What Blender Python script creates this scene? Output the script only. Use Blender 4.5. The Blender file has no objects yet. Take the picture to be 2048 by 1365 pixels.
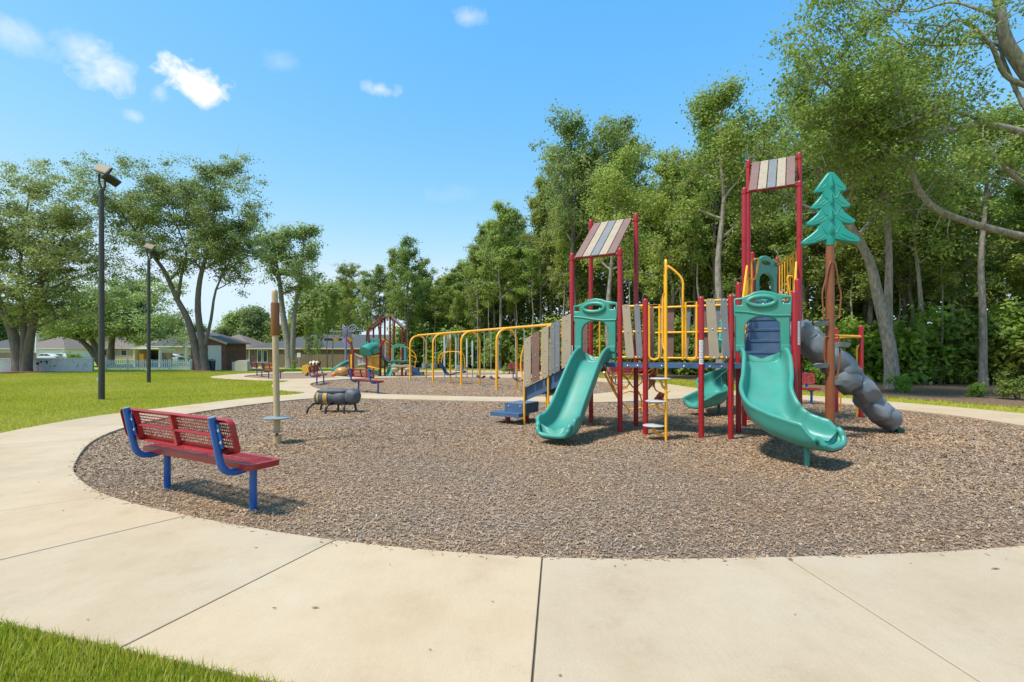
import bpy, bmesh, math, random
import numpy as np
from mathutils import Vector, Matrix, noise as mnoise

random.seed(7)
R = math.radians
scn = bpy.context.scene
COL = scn.collection

# ------------------------------------------------------------------ camera
CAM_H, FPX, HOR = 1.38, 967.0, 708.0
cd = bpy.data.cameras.new('camera')
cam = bpy.data.objects.new('camera', cd)
COL.objects.link(cam)
cam.location = (0, 0, CAM_H)
cam.rotation_euler = (R(90), 0, 0)
cd.sensor_width = 36.0
cd.lens = FPX / 2048 * 36
cd.shift_y = (HOR - 682.5) / 2048
cd.clip_start = 0.05
cd.clip_end = 6000
scn.camera = cam

# ------------------------------------------------------------------ sky, sun, exposure
SUN_EL, SUN_AZ = R(61), math.atan2(-0.86, -0.52)      # the sun stands high to the left, a little behind the camera
w = bpy.data.worlds.new('World')
scn.world = w
w.use_nodes = True
w.cycles.sampling_method = 'MANUAL'
w.cycles.sample_map_resolution = 256
wn, wl = w.node_tree.nodes, w.node_tree.links
wn.clear()
wo = wn.new('ShaderNodeOutputWorld')
bg = wn.new('ShaderNodeBackground')
bg.inputs['Strength'].default_value = 0.112
sky = wn.new('ShaderNodeTexSky')
sky.sky_type = 'NISHITA'
sky.sun_disc = False
sky.sun_elevation = SUN_EL
sky.sun_rotation = SUN_AZ
sky.altitude = 30
sky.air_density = 1.0
sky.dust_density = 0.1
sky.ozone_density = 1.0
# grade the sky texture: a touch deeper and more even, as in the photograph
sep = wn.new('ShaderNodeSeparateColor')
wl.new(sky.outputs[0], sep.inputs[0])
comb = wn.new('ShaderNodeCombineColor')
for ch, (gain, power, top) in enumerate(((0.53, 1.45, 2.8), (1.36, 0.62, 3.5), (3.3, 0.12, 4.2))):
    pw = wn.new('ShaderNodeMath')
    pw.operation = 'POWER'
    pw.inputs[1].default_value = power
    wl.new(sep.outputs[ch], pw.inputs[0])
    ml = wn.new('ShaderNodeMath')
    ml.operation = 'MULTIPLY'
    ml.inputs[1].default_value = gain
    wl.new(pw.outputs[0], ml.inputs[0])
    mn = wn.new('ShaderNodeMath')
    mn.operation = 'SMOOTH_MIN'
    mn.inputs[1].default_value = top
    mn.inputs[2].default_value = 0.6
    wl.new(ml.outputs[0], mn.inputs[0])
    wl.new(mn.outputs[0], comb.inputs[ch])
wtc = wn.new('ShaderNodeTexCoord')


def wmath(op, a, b=None, c=None, clamp=False):
    n = wn.new('ShaderNodeMath')
    n.operation = op
    n.use_clamp = clamp
    for i, x in enumerate((a, b, c)):
        if x is None:
            continue
        if isinstance(x, (int, float)):
            n.inputs[i].default_value = x
        else:
            wl.new(x, n.inputs[i])
    return n.outputs[0]


nz = wn.new('ShaderNodeTexNoise')
nz.inputs['Scale'].default_value = 23
nz.inputs['Detail'].default_value = 9
nz.inputs['Roughness'].default_value = 0.62
nz.inputs['Distortion'].default_value = 0.4
wl.new(wtc.outputs['Generated'], nz.inputs['Vector'])


def cloud(d, rx, rz, dens):
    """one fair-weather cloud round the sky direction d; rx, rz its half extents in radians"""
    d = Vector(d).normalized()
    side = d.cross(Vector((0, 0, 1))).normalized()
    up = side.cross(d)
    outs = []
    for ax, r in ((side, rx), (up, rz), (d, 1.0)):
        n = wn.new('ShaderNodeVectorMath')
        n.operation = 'DOT_PRODUCT'
        wl.new(wtc.outputs['Generated'], n.inputs[0])
        n.inputs[1].default_value = ax / r if r != 1.0 else ax
        outs.append(n.outputs['Value'])
    rr = wmath('ADD', wmath('MULTIPLY', outs[0], outs[0]), wmath('MULTIPLY', outs[1], outs[1]))
    fall = wmath('SUBTRACT', 1.0, wmath('SQRT', rr))
    x = wmath('ADD', wmath('MULTIPLY', wmath('SUBTRACT', nz.outputs['Fac'], 0.5), 2.6), fall)
    m = wmath('MULTIPLY', x, dens, clamp=True)
    front = wmath('GREATER_THAN', outs[2], 0.5)
    inside = wmath('GREATER_THAN', fall, -0.55)
    return wmath('MULTIPLY', wmath('MULTIPLY', m, front), inside)


def pdir(px, py):
    return ((px - 1024) / FPX, 1.0, (HOR - py) / FPX)


CL = [(pdir(395, 165), 0.050, 0.034, 1.7), (pdir(222, 143), 0.044, 0.032, 0.75), (pdir(150, 92), 0.040, 0.020, 0.32),
      (pdir(48, 75), 0.045, 0.022, 0.33), (pdir(757, 178), 0.038, 0.014, 0.5), (pdir(935, 35), 0.034, 0.016, 0.35),
      (pdir(316, 188), 0.02, 0.018, 0.4), (pdir(560, 125), 0.03, 0.018, 0.16), (pdir(270, 234), 0.014, 0.010, 0.35),
      (pdir(905, 390), 0.05, 0.02, 0.10), ((-0.9, -0.5, 0.55), 0.09, 0.04, 0.9), ((0.6, -0.9, 0.5), 0.1, 0.05, 0.9), ((0.95, 0.2, 0.75), 0.07, 0.04, 0.7)]
acc = None
for c in CL:
    m = cloud(*c)
    acc = m if acc is None else wmath('MAXIMUM', acc, m)
mixc = wn.new('ShaderNodeMix')
mixc.data_type = 'RGBA'
wl.new(acc, mixc.inputs['Factor'])
wl.new(comb.outputs[0], mixc.inputs['A'])
mixc.inputs['B'].default_value = (4.3, 4.3, 4.35, 1)
wl.new(mixc.outputs['Result'], bg.inputs['Color'])
wl.new(bg.outputs[0], wo.inputs['Surface'])

sd = bpy.data.lights.new('sun', 'SUN')
sd.energy = 2.3
sd.angle = R(6)
sd.color = (1.0, 0.95, 0.86)
sun = bpy.data.objects.new('sun', sd)
COL.objects.link(sun)
sun.location = (-30, -40, 60)
sv = Vector((math.sin(SUN_AZ) * math.cos(SUN_EL), math.cos(SUN_AZ) * math.cos(SUN_EL), math.sin(SUN_EL)))
sun.rotation_euler = sv.to_track_quat('Z', 'Y').to_euler()

scn.view_settings.view_transform = 'Standard'
scn.view_settings.look = 'None'
scn.view_settings.gamma = 1
scn.view_settings.use_curve_mapping = False
scn.view_settings.exposure = 1.24

# ------------------------------------------------------------------ pixel -> place helpers
def G(px, py, z=0.0):
    """the point at height z seen at a pixel of the photograph"""
    Y = (CAM_H - z) * FPX / (py - HOR)
    return Vector(((px - 1024) * Y / FPX, Y, z))


def P(px, py, Y):
    return Vector(((px - 1024) * Y / FPX, Y, CAM_H - (py - HOR) * Y / FPX))


def sstep(a, b, x):
    t = max(0.0, min(1.0, (x - a) / (b - a)))
    return t * t * (3 - 2 * t)


def gz(x, y):
    """height of the ground: level round the playground, a little lower by the houses"""
    return -0.45 * sstep(42, 66, y) * sstep(-55, -30, x) - 0.012


# ------------------------------------------------------------------ materials
MATS = {}


def mat(name, col, rough=0.5, var=0.12, scale=6.0, bump=0.0, bscale=60.0, metal=0.0, spec=0.5, coat=0.0, col2=None, stretch=None, dirt=0.0):
    if name in MATS:
        return MATS[name]
    m = bpy.data.materials.new(name)
    m.use_nodes = True
    nt = m.node_tree
    b = nt.nodes['Principled BSDF']
    b.inputs['Roughness'].default_value = rough
    b.inputs['Metallic'].default_value = metal
    b.inputs['Specular IOR Level'].default_value = spec
    b.inputs['Coat Weight'].default_value = coat
    tc = nt.nodes.new('ShaderNodeTexCoord')
    src = tc.outputs['Object']
    if stretch:
        mp = nt.nodes.new('ShaderNodeMapping')
        mp.inputs['Scale'].default_value = stretch
        nt.links.new(src, mp.inputs['Vector'])
        src = mp.outputs['Vector']
    n = nt.nodes.new('ShaderNodeTexNoise')
    n.inputs['Scale'].default_value = scale
    n.inputs['Detail'].default_value = 6
    n.inputs['Roughness'].default_value = 0.6
    nt.links.new(src, n.inputs['Vector'])
    rp = nt.nodes.new('ShaderNodeValToRGB')
    rp.color_ramp.elements[0].position = 0.28
    rp.color_ramp.elements[1].position = 0.72
    c2 = col2 or tuple(min(1, c * (1 + var)) for c in col)
    c1 = tuple(c * (1 - var) for c in col) if not col2 else col
    rp.color_ramp.elements[0].color = (*c1, 1)
    rp.color_ramp.elements[1].color = (*c2, 1)
    nt.links.new(n.outputs['Fac'], rp.inputs['Fac'])
    out = rp.outputs['Color']
    if dirt:
        n3 = nt.nodes.new('ShaderNodeTexNoise')
        n3.inputs['Scale'].default_value = 2.3
        n3.inputs['Detail'].default_value = 8
        nt.links.new(tc.outputs['Object'], n3.inputs['Vector'])
        r3 = nt.nodes.new('ShaderNodeValToRGB')
        r3.color_ramp.elements[0].position = 0.45
        r3.color_ramp.elements[1].position = 0.8
        nt.links.new(n3.outputs['Fac'], r3.inputs['Fac'])
        mu = nt.nodes.new('ShaderNodeMath')
        mu.operation = 'MULTIPLY'
        mu.inputs[1].default_value = dirt
        nt.links.new(r3.outputs['Color'], mu.inputs[0])
        mx = nt.nodes.new('ShaderNodeMix')
        mx.data_type = 'RGBA'
        nt.links.new(mu.outputs[0], mx.inputs['Factor'])
        nt.links.new(out, mx.inputs['A'])
        mx.inputs['B'].default_value = (0.30, 0.25, 0.19, 1)
        out = mx.outputs['Result']
    nt.links.new(out, b.inputs['Base Color'])
    mr = nt.nodes.new('ShaderNodeMapRange')
    mr.inputs['To Min'].default_value = max(0.02, rough - 0.08)
    mr.inputs['To Max'].default_value = min(1, rough + 0.1)
    nt.links.new(n.outputs['Fac'], mr.inputs['Value'])
    nt.links.new(mr.outputs[0], b.inputs['Roughness'])
    if bump:
        n2 = nt.nodes.new('ShaderNodeTexNoise')
        n2.inputs['Scale'].default_value = bscale
        n2.inputs['Detail'].default_value = 5
        nt.links.new(src, n2.inputs['Vector'])
        bp = nt.nodes.new('ShaderNodeBump')
        bp.inputs['Strength'].default_value = bump
        bp.inputs['Distance'].default_value = 0.02
        nt.links.new(n2.outputs['Fac'], bp.inputs['Height'])
        nt.links.new(bp.outputs[0], b.inputs['Normal'])
    MATS[name] = m
    return m


def leafmat(name, c_dark, c_light, trans=0.5):
    m = bpy.data.materials.new(name)
    m.use_nodes = True
    nt = m.node_tree
    b = nt.nodes['Principled BSDF']
    out = nt.nodes['Material Output']
    at = nt.nodes.new('ShaderNodeAttribute')
    at.attribute_name = 'v'
    oi = nt.nodes.new('ShaderNodeObjectInfo')
    rp = nt.nodes.new('ShaderNodeValToRGB')
    rp.color_ramp.elements[0].color = (*c_dark, 1)
    rp.color_ramp.elements[1].color = (*c_light, 1)
    nt.links.new(at.outputs['Fac'], rp.inputs['Fac'])
    h = nt.nodes.new('ShaderNodeHueSaturation')
    mr = nt.nodes.new('ShaderNodeMapRange')
    mr.inputs['To Min'].default_value = 0.485
    mr.inputs['To Max'].default_value = 0.515
    nt.links.new(oi.outputs['Random'], mr.inputs['Value'])
    nt.links.new(mr.outputs[0], h.inputs['Hue'])
    mv = nt.nodes.new('ShaderNodeMapRange')
    mv.inputs['To Min'].default_value = 0.82
    mv.inputs['To Max'].default_value = 1.18
    wn_ = nt.nodes.new('ShaderNodeTexWhiteNoise')
    wn_.noise_dimensions = '1D'
    nt.links.new(oi.outputs['Random'], wn_.inputs['W'])
    nt.links.new(wn_.outputs['Value'], mv.inputs['Value'])
    nt.links.new(mv.outputs[0], h.inputs['Value'])
    nt.links.new(rp.outputs[0], h.inputs['Color'])
    nt.links.new(h.outputs[0], b.inputs['Base Color'])
    b.inputs['Roughness'].default_value = 0.55
    b.inputs['Specular IOR Level'].default_value = 0.3
    tr = nt.nodes.new('ShaderNodeBsdfTranslucent')
    nt.links.new(h.outputs[0], tr.inputs['Color'])
    mx = nt.nodes.new('ShaderNodeMixShader')
    mx.inputs[0].default_value = trans
    nt.links.new(b.outputs[0], mx.inputs[1])
    nt.links.new(tr.outputs[0], mx.inputs[2])
    nt.links.new(mx.outputs[0], out.inputs['Surface'])
    MATS[name] = m
    return m


M_RED = mat('red_powder_coat', (0.335, 0.007, 0.013), 0.34, 0.10, 5, spec=0.5, dirt=0.05)
M_DRED = mat('dark_red_powder_coat', (0.19, 0.012, 0.016), 0.4, 0.1, 5)
M_YEL = mat('yellow_powder_coat', (0.88, 0.40, 0.010), 0.38, 0.08, 5, dirt=0.10)
M_GRN = mat('teal_plastic', (0.046, 0.270, 0.212), 0.38, 0.10, 3, bump=0.03, bscale=160, spec=0.45, dirt=0.15)
M_DGRN = mat('dark_green_plastic', (0.02, 0.11, 0.07), 0.42, 0.1, 3)
M_DECK = mat('blue_vinyl_deck', (0.048, 0.105, 0.205), 0.55, 0.15, 9, bump=0.05, bscale=200, dirt=0.15)
M_TAN = mat('tan_plastic_plank', (0.37, 0.29, 0.20), 0.55, 0.08, 7, bump=0.10, bscale=300, dirt=0.12)
M_BRN = mat('brown_plastic_plank', (0.20, 0.105, 0.083), 0.55, 0.10, 7, bump=0.10, bscale=300, dirt=0.10)
M_GRY = mat('grey_plastic_plank', (0.175, 0.178, 0.185), 0.55, 0.10, 7, bump=0.10, bscale=300, dirt=0.10)
M_ROCK = mat('grey_moulded_plastic', (0.165, 0.182, 0.205), 0.38, 0.12, 4, bump=0.03, bscale=90, dirt=0.12)
M_LGRY = mat('light_grey_plastic', (0.45, 0.46, 0.46), 0.5, 0.1, 8, dirt=0.15)
M_POLE = mat('brown_powder_coat', (0.235, 0.070, 0.026), 0.4, 0.1, 5, dirt=0.08)
M_STEEL = mat('bolt_steel', (0.62, 0.62, 0.60), 0.3, 0.1, 20, metal=0.9)
M_ZINC = mat('zinc_chain', (0.52, 0.54, 0.54), 0.45, 0.15, 20, metal=0.4)
M_BRED = mat('bench_red_vinyl', (0.345, 0.018, 0.022), 0.36, 0.10, 6, dirt=0.06)
M_BBLU = mat('bench_blue_enamel', (0.004, 0.095, 0.36), 0.3, 0.08, 5, dirt=0.05)
M_BEIGE = mat('beige_powder_coat', (0.50, 0.36, 0.20), 0.45, 0.08, 5, dirt=0.12)
M_CARAMEL = mat('brown_grip_sleeve', (0.22, 0.075, 0.020), 0.32, 0.1, 5)
M_SLATE = mat('slate_grey_plastic', (0.21, 0.245, 0.26), 0.5, 0.15, 12, dirt=0.1)
M_BLACK = mat('black_metal', (0.018, 0.018, 0.020), 0.35, 0.3, 8)
M_BEE = mat('painted_concrete_grey', (0.080, 0.087, 0.098), 0.55, 0.3, 7, bump=0.25, bscale=22)
M_BEEY = mat('painted_mustard', (0.42, 0.27, 0.055), 0.6, 0.2, 14, bump=0.15, bscale=40)
M_BRONZE = mat('bronze_pole', (0.050, 0.046, 0.042), 0.5, 0.18, 4, dirt=0.05)
M_LENS = mat('lamp_lens', (0.26, 0.20, 0.13), 0.5, 0.08, 30, spec=0.2)
M_WHITE = mat('white_paint', (0.72, 0.73, 0.74), 0.6, 0.06, 4, dirt=0.12)
M_NAVY = mat('navy_plastic', (0.020, 0.048, 0.14), 0.4, 0.1, 5)
M_RUBBER = mat('black_rubber', (0.035, 0.04, 0.045), 0.55, 0.2, 9)
M_ORANGE = mat('orange_plastic', (0.75, 0.20, 0.03), 0.45, 0.1, 5)
M_LIME = mat('lime_plastic', (0.30, 0.62, 0.03), 0.45, 0.1, 5)
M_PURP = mat('lavender_paint', (0.20, 0.20, 0.38), 0.45, 0.12, 5)
M_BARK = mat('grey_bark', (0.080, 0.062, 0.048), 0.9, 0.2, 2.5, bump=1.0, bscale=9, col2=(0.215, 0.185, 0.155), stretch=(5, 5, 0.9))
M_BARKP = mat('pale_bark', (0.120, 0.102, 0.084), 0.9, 0.2, 3.2, bump=1.0, bscale=9, col2=(0.38, 0.345, 0.30), stretch=(4, 4, 1.3))
M_BARKD = mat('dark_bark', (0.055, 0.045, 0.038), 0.9, 0.2, 2.5, bump=0.9, bscale=9, col2=(0.15, 0.13, 0.115), stretch=(5, 5, 0.9))
L_OAK = leafmat('oak_leaf', (0.150, 0.215, 0.065), (0.420, 0.495, 0.165))
L_WOOD = leafmat('woodland_leaf', (0.145, 0.220, 0.045), (0.440, 0.520, 0.130))
L_WOOD2 = leafmat('maple_leaf', (0.155, 0.235, 0.038), (0.470, 0.545, 0.125))
L_SHRUB = leafmat('shrub_leaf', (0.110, 0.210, 0.026), (0.400, 0.540, 0.085))


# ------------------------------------------------------------------ mesh builder
class MB:
    def __init__(s):
        s.v, s.f, s.mi = [], [], []

    def add(s, vs, fs, mi=0):
        o = len(s.v)
        s.v += [Vector(x) for x in vs]
        s.f += [tuple(i + o for i in f) for f in fs]
        s.mi += [mi] * len(fs)
        return s

    def box(s, c, size, rz=0.0, M=None, mi=0):
        hx, hy, hz = (d / 2 for d in size)
        vs = [Vector((x, y, z)) for x in (-hx, hx) for y in (-hy, hy) for z in (-hz, hz)]
        m = M or Matrix.Rotation(rz, 3, 'Z')
        vs = [m @ v + Vector(c) for v in vs]
        return s.add(vs, [(0, 1, 3, 2), (4, 6, 7, 5), (0, 4, 5, 1), (2, 3, 7, 6), (0, 2, 6, 4), (1, 5, 7, 3)], mi)

    def bar(s, a, b, wd, th, up=(0, 0, 1), mi=0):
        a, b = Vector(a), Vector(b)
        t = (b - a)
        L = t.length
        t.normalize()
        side = t.cross(Vector(up)).normalized()
        u = side.cross(t)
        m = Matrix((t, side, u)).transposed()
        return s.box((a + b) / 2, (L, wd, th), M=m, mi=mi)

    def prism(s, poly, z0, z1, mi=0):
        n = len(poly)
        vs = [(p[0], p[1], z0) for p in poly] + [(p[0], p[1], z1) for p in poly]
        fs = [tuple(range(n - 1, -1, -1)), tuple(range(n, 2 * n))]
        fs += [(i, (i + 1) % n, n + (i + 1) % n, n + i) for i in range(n)]
        return s.add(vs, fs, mi)

    def tube(s, pts, r, n=10, closed=False, caps=True, mi=0):
        pts = [Vector(p) for p in pts]
        k = len(pts)
        rs = r if isinstance(r, (list, tuple)) else [r] * k
        T = []
        for i in range(k):
            if closed:
                t = pts[(i + 1) % k] - pts[i - 1]
            else:
                t = pts[min(i + 1, k - 1)] - pts[max(i - 1, 0)]
            T.append(t.normalized())
        ref = Vector((0, 0, 1)) if abs(T[0].z) < 0.9 else Vector((1, 0, 0))
        u = T[0].cross(ref).normalized()
        vs = []
        for i in range(k):
            if i:
                u = (u - T[i] * u.dot(T[i]))
                if u.length < 1e-5:
                    u = T[i].orthogonal()
                u.normalize()
            wv = T[i].cross(u)
            for j in range(n):
                a = 2 * math.pi * j / n
                vs.append(pts[i] + (u * math.cos(a) + wv * math.sin(a)) * rs[i])
        fs = []
        for i in range(k if closed else k - 1):
            i2 = (i + 1) % k
            for j in range(n):
                j2 = (j + 1) % n
                fs.append((i * n + j, i * n + j2, i2 * n + j2, i2 * n + j))
        if caps and not closed:
            fs.append(tuple(range(n - 1, -1, -1)))
            fs.append(tuple((k - 1) * n + j for j in range(n)))
        return s.add(vs, fs, mi)

    def cyl(s, p0, p1, r0, r1=None, n=14, mi=0):
        return s.tube([p0, p1], [r0, r0 if r1 is None else r1], n, mi=mi)

    def lathe(s, prof, c=(0, 0, 0), n=18, M=None, mi=0):
        M = M or Matrix.Identity(3)
        vs, fs = [], []
        for r, z in prof:
            for j in range(n):
                a = 2 * math.pi * j / n
                vs.append(M @ Vector((max(r, 1e-4) * math.cos(a), max(r, 1e-4) * math.sin(a), z)) + Vector(c))
        k = len(prof)
        for i in range(k - 1):
            for j in range(n):
                j2 = (j + 1) % n
                fs.append((i * n + j, i * n + j2, (i + 1) * n + j2, (i + 1) * n + j))
        fs.append(tuple(range(n - 1, -1, -1)))
        fs.append(tuple((k - 1) * n + j for j in range(n)))
        return s.add(vs, fs, mi)

    def sphere(s, c, r, n=10, sc=(1, 1, 1), mi=0):
        prof = [(math.sin(math.pi * i / n) * r, -math.cos(math.pi * i / n) * r) for i in range(n + 1)]
        M = Matrix.Diagonal(Vector(sc))
        return s.lathe(prof, c, n + 4, M, mi)

    def bolt(s, c, d, r=0.014):
        d = Vector(d).normalized()
        c = Vector(c)
        return s.tube([c, c + d * 0.007, c + d * 0.012], [r, r, r * 0.5], 8)

    def sweep(s, path, prof, closed=True, caps=True, mi=0, flat=True):
        """prof(t) -> [(lateral, up)], path of points; lateral is kept level"""
        path = [Vector(p) for p in path]
        k = len(path)
        n = None
        vs = []
        for i in range(k):
            t = (path[min(i + 1, k - 1)] - path[max(i - 1, 0)]).normalized()
            L = t.cross(Vector((0, 0, 1)))
            L = L.normalized() if L.length > 1e-4 else Vector((1, 0, 0))
            N = L.cross(t)
            pr = prof(i / (k - 1))
            n = len(pr)
            vs += [path[i] + L * a + N * b for a, b in pr]
        fs = []
        for i in range(k - 1):
            for j in range(n if closed else n - 1):
                j2 = (j + 1) % n
                fs.append((i * n + j, (i + 1) * n + j, (i + 1) * n + j2, i * n + j2))
        if caps and closed:
            fs.append(tuple(range(n)))
            fs.append(tuple((k - 1) * n + j for j in range(n - 1, -1, -1)))
        return s.add(vs, fs, mi)

    def plate(s, outlines, th, M4, bevel=0.0, mi=0):
        vs, fs = flat_plate(outlines, th, bevel)
        return s.add([M4 @ v for v in vs], fs, mi)

    def mesh(s, name, org=None, smooth=True, angle=38):
        me = bpy.data.meshes.new(name)
        o = org or Vector((0, 0, 0))
        me.from_pydata([v - o for v in s.v], [], s.f)
        if any(s.mi):
            me.polygons.foreach_set('material_index', s.mi)
        if smooth:
            me.polygons.foreach_set('use_smooth', [True] * len(me.polygons))
            me.set_sharp_from_angle(angle=R(angle))
        me.update()
        return me


ORG = {}


def root_org(o):
    while o is not None and o.parent is not None:
        o = o.parent
    return ORG.get(o.name) if o is not None else None


def obj(name, data, m=None, parent=None):
    o = bpy.data.objects.new(name, data)
    COL.objects.link(o)
    if data is not None and m is not None:
        for x in (m if isinstance(m, (list, tuple)) else [m]):
            if x.name not in [q.name for q in data.materials]:
                data.materials.append(x)
    if parent is not None:
        o.parent = parent
    return o


def part(name, mb, m, parent=None, label=None, smooth=True, angle=38, sub=0):
    me = mb.mesh(name, root_org(parent), smooth, angle)
    o = obj(name, me, m, parent)
    if label:
        o['label'] = label
    if sub:
        md = o.modifiers.new('sub', 'SUBSURF')
        md.levels = md.render_levels = sub
    return o


def tag(o, label, cat, group=None):
    o['label'] = label
    o['category'] = cat
    if group:
        o['group'] = group
    return o


def thing(name, label, cat, loc=(0, 0, 0), rz=0.0, group=None, world=False):
    o = bpy.data.objects.new(name, None)
    o.empty_display_size = 0.2
    COL.objects.link(o)
    o.location = loc
    o.rotation_euler = (0, 0, rz)
    if world:
        ORG[o.name] = Vector(loc)
    return tag(o, label, cat, group)


def stuff(o):
    o['kind'] = 'stuff'
    return o


def whole(name, mb, m, label, cat, org=None, group=None, **k):
    """a thing that is one mesh"""
    o = obj(name, mb.mesh(name, Vector(org) if org is not None else None, **k), m)
    if org is not None:
        o.location = org
    return tag(o, label, cat, group)


def struct(name, mb, m, **k):
    o = obj(name, mb.mesh(name, None, **k), m)
    o['kind'] = 'structure'
    return o


def copy_tree(o, parent=None):
    c = o.copy()
    COL.objects.link(c)
    c.parent = parent
    for ch in list(o.children):
        copy_tree(ch, c)
    return c


def flat_plate(outlines, th, bevel=0.0):
    cu = bpy.data.curves.new('tmp', 'CURVE')
    cu.dimensions = '2D'
    cu.fill_mode = 'BOTH'
    cu.extrude = max(1e-5, th / 2 - bevel)
    cu.bevel_depth = bevel
    cu.bevel_resolution = 1
    cu.offset = -bevel
    for ol in outlines:
        sp = cu.splines.new('POLY')
        sp.points.add(len(ol) - 1)
        for q, p in zip(sp.points, ol):
            q.co = (p[0], p[1], 0, 1)
        sp.use_cyclic_u = True
    ob = bpy.data.objects.new('tmp', cu)
    COL.objects.link(ob)
    dg = bpy.context.evaluated_depsgraph_get()
    me = bpy.data.meshes.new_from_object(ob.evaluated_get(dg))
    vs = [v.co.copy() for v in me.vertices]
    fs = [tuple(p.vertices) for p in me.polygons]
    bpy.data.objects.remove(ob)
    bpy.data.curves.remove(cu)
    bpy.data.meshes.remove(me)
    return vs, fs


def frame(o, ex, up=(0, 0, 1)):
    """matrix that carries plate coordinates (x along ex, y up, z = out) to the world"""
    ex = Vector(ex).normalized()
    u = Vector(up)
    u = (u - ex * u.dot(ex)).normalized()
    n = ex.cross(u)
    M = Matrix((ex, u, n)).transposed().to_4x4()
    M.translation = Vector(o)
    return M


def spline(pts, per=8, closed=False):
    pts = [Vector(p) for p in pts]
    n = len(pts)
    out = []
    segs = n if closed else n - 1
    for i in range(segs):
        if closed:
            p0, p1, p2, p3 = pts[i - 1], pts[i], pts[(i + 1) % n], pts[(i + 2) % n]
        else:
            p0, p1, p2, p3 = pts[max(i - 1, 0)], pts[i], pts[i + 1], pts[min(i + 2, n - 1)]
        for j in range(per):
            t = j / per
            out.append(0.5 * ((2 * p1) + (p2 - p0) * t + (2 * p0 - 5 * p1 + 4 * p2 - p3) * t * t + (3 * p1 - p0 - 3 * p2 + p3) * t ** 3))
    if not closed:
        out.append(pts[-1])
    return out


def ell(cx, cy, rx, ry, n=24):
    return [(cx + rx * math.cos(2 * math.pi * i / n), cy + ry * math.sin(2 * math.pi * i / n)) for i in range(n)]


def rrect(x0, y0, x1, y1, r, n=4):
    o = []
    for cx, cy, a0 in ((x1 - r, y1 - r, 0), (x0 + r, y1 - r, 90), (x0 + r, y0 + r, 180), (x1 - r, y0 + r, 270)):
        for i in range(n + 1):
            a = R(a0 + 90 * i / n)
            o.append((cx + r * math.cos(a), cy + r * math.sin(a)))
    return o


def lump(c, rx, ry, rz_, n=14, seed=0, amp=0.05, mi=0, sq=1.0):
    vs, fs = [], []
    m_ = n + 6
    for i in range(n + 1):
        th = math.pi * i / n
        for j in range(m_):
            a = 2 * math.pi * j / m_
            d = Vector((math.cos(th), math.sin(th) * math.cos(a), math.sin(th) * math.sin(a)))
            q = Vector((math.copysign(abs(d.x) ** sq, d.x), math.copysign(abs(d.y) ** sq, d.y), math.copysign(abs(d.z) ** sq, d.z)))
            k = 1 + amp * mnoise.noise(d * 2.2 + Vector((seed, 0, 0)))
            vs.append(Vector(c) + Vector((q.x * rx, q.y * ry, q.z * rz_)) * k)
    for i in range(n):
        for j in range(m_):
            j2 = (j + 1) % m_
            fs.append((i * m_ + j, (i + 1) * m_ + j, (i + 1) * m_ + j2, i * m_ + j2))
    return vs, fs


def np_mesh(name, verts, faces, attr=None):
    """big mesh from arrays: verts (n,3), faces (m,k); attr a value for each face"""
    me = bpy.data.meshes.new(name)
    verts = np.ascontiguousarray(verts, dtype=np.float32)
    faces = np.ascontiguousarray(faces, dtype=np.int32)
    m, k = faces.shape
    me.vertices.add(len(verts))
    me.vertices.foreach_set('co', verts.ravel())
    me.loops.add(m * k)
    me.loops.foreach_set('vertex_index', faces.ravel())
    me.polygons.add(m)
    me.polygons.foreach_set('loop_start', np.arange(0, m * k, k, dtype=np.int32))
    me.update(calc_edges=True)
    if attr is not None:
        a = me.attributes.new('v', 'FLOAT', 'FACE')
        a.data.foreach_set('value', np.ascontiguousarray(attr, dtype=np.float32))
    return me


def in_poly(x, y, poly):
    x = np.asarray(x)
    y = np.asarray(y)
    ins = np.zeros(x.shape, bool)
    n = len(poly)
    for i in range(n):
        x0, y0 = poly[i][0], poly[i][1]
        x1, y1 = poly[(i + 1) % n][0], poly[(i + 1) % n][1]
        c = ((y0 > y) != (y1 > y)) & (x < (x1 - x0) * (y - y0) / (y1 - y0 + 1e-12) + x0)
        ins ^= c
    return ins
# ------------------------------------------------------------------ ground, mulch beds, paths
def nodes_of(name):
    m = bpy.data.materials.new(name)
    m.use_nodes = True
    MATS[name] = m
    return m, m.node_tree, m.node_tree.nodes['Principled BSDF']


def tex_noise(nt, vec, scale, detail=6, rough=0.6):
    n = nt.nodes.new('ShaderNodeTexNoise')
    n.inputs['Scale'].default_value = scale
    n.inputs['Detail'].default_value = detail
    n.inputs['Roughness'].default_value = rough
    nt.links.new(vec, n.inputs['Vector'])
    return n.outputs['Fac']


def ramp(nt, fac, stops):
    r = nt.nodes.new('ShaderNodeValToRGB')
    e = r.color_ramp.elements
    while len(e) < len(stops):
        e.new(0.5)
    for q, (p, c) in zip(e, stops):
        q.position = p
        q.color = (*c, 1)
    nt.links.new(fac, r.inputs['Fac'])
    return r.outputs['Color']


def mixn(nt, fac, a, b, mode='MIX'):
    m = nt.nodes.new('ShaderNodeMix')
    m.data_type = 'RGBA'
    m.blend_type = mode
    for s, x in (('Factor', fac), ('A', a), ('B', b)):
        if isinstance(x, (int, float)):
            m.inputs[s].default_value = x
        elif isinstance(x, tuple):
            m.inputs[s].default_value = (*x, 1)
        else:
            nt.links.new(x, m.inputs[s])
    return m.outputs['Result']


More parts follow.
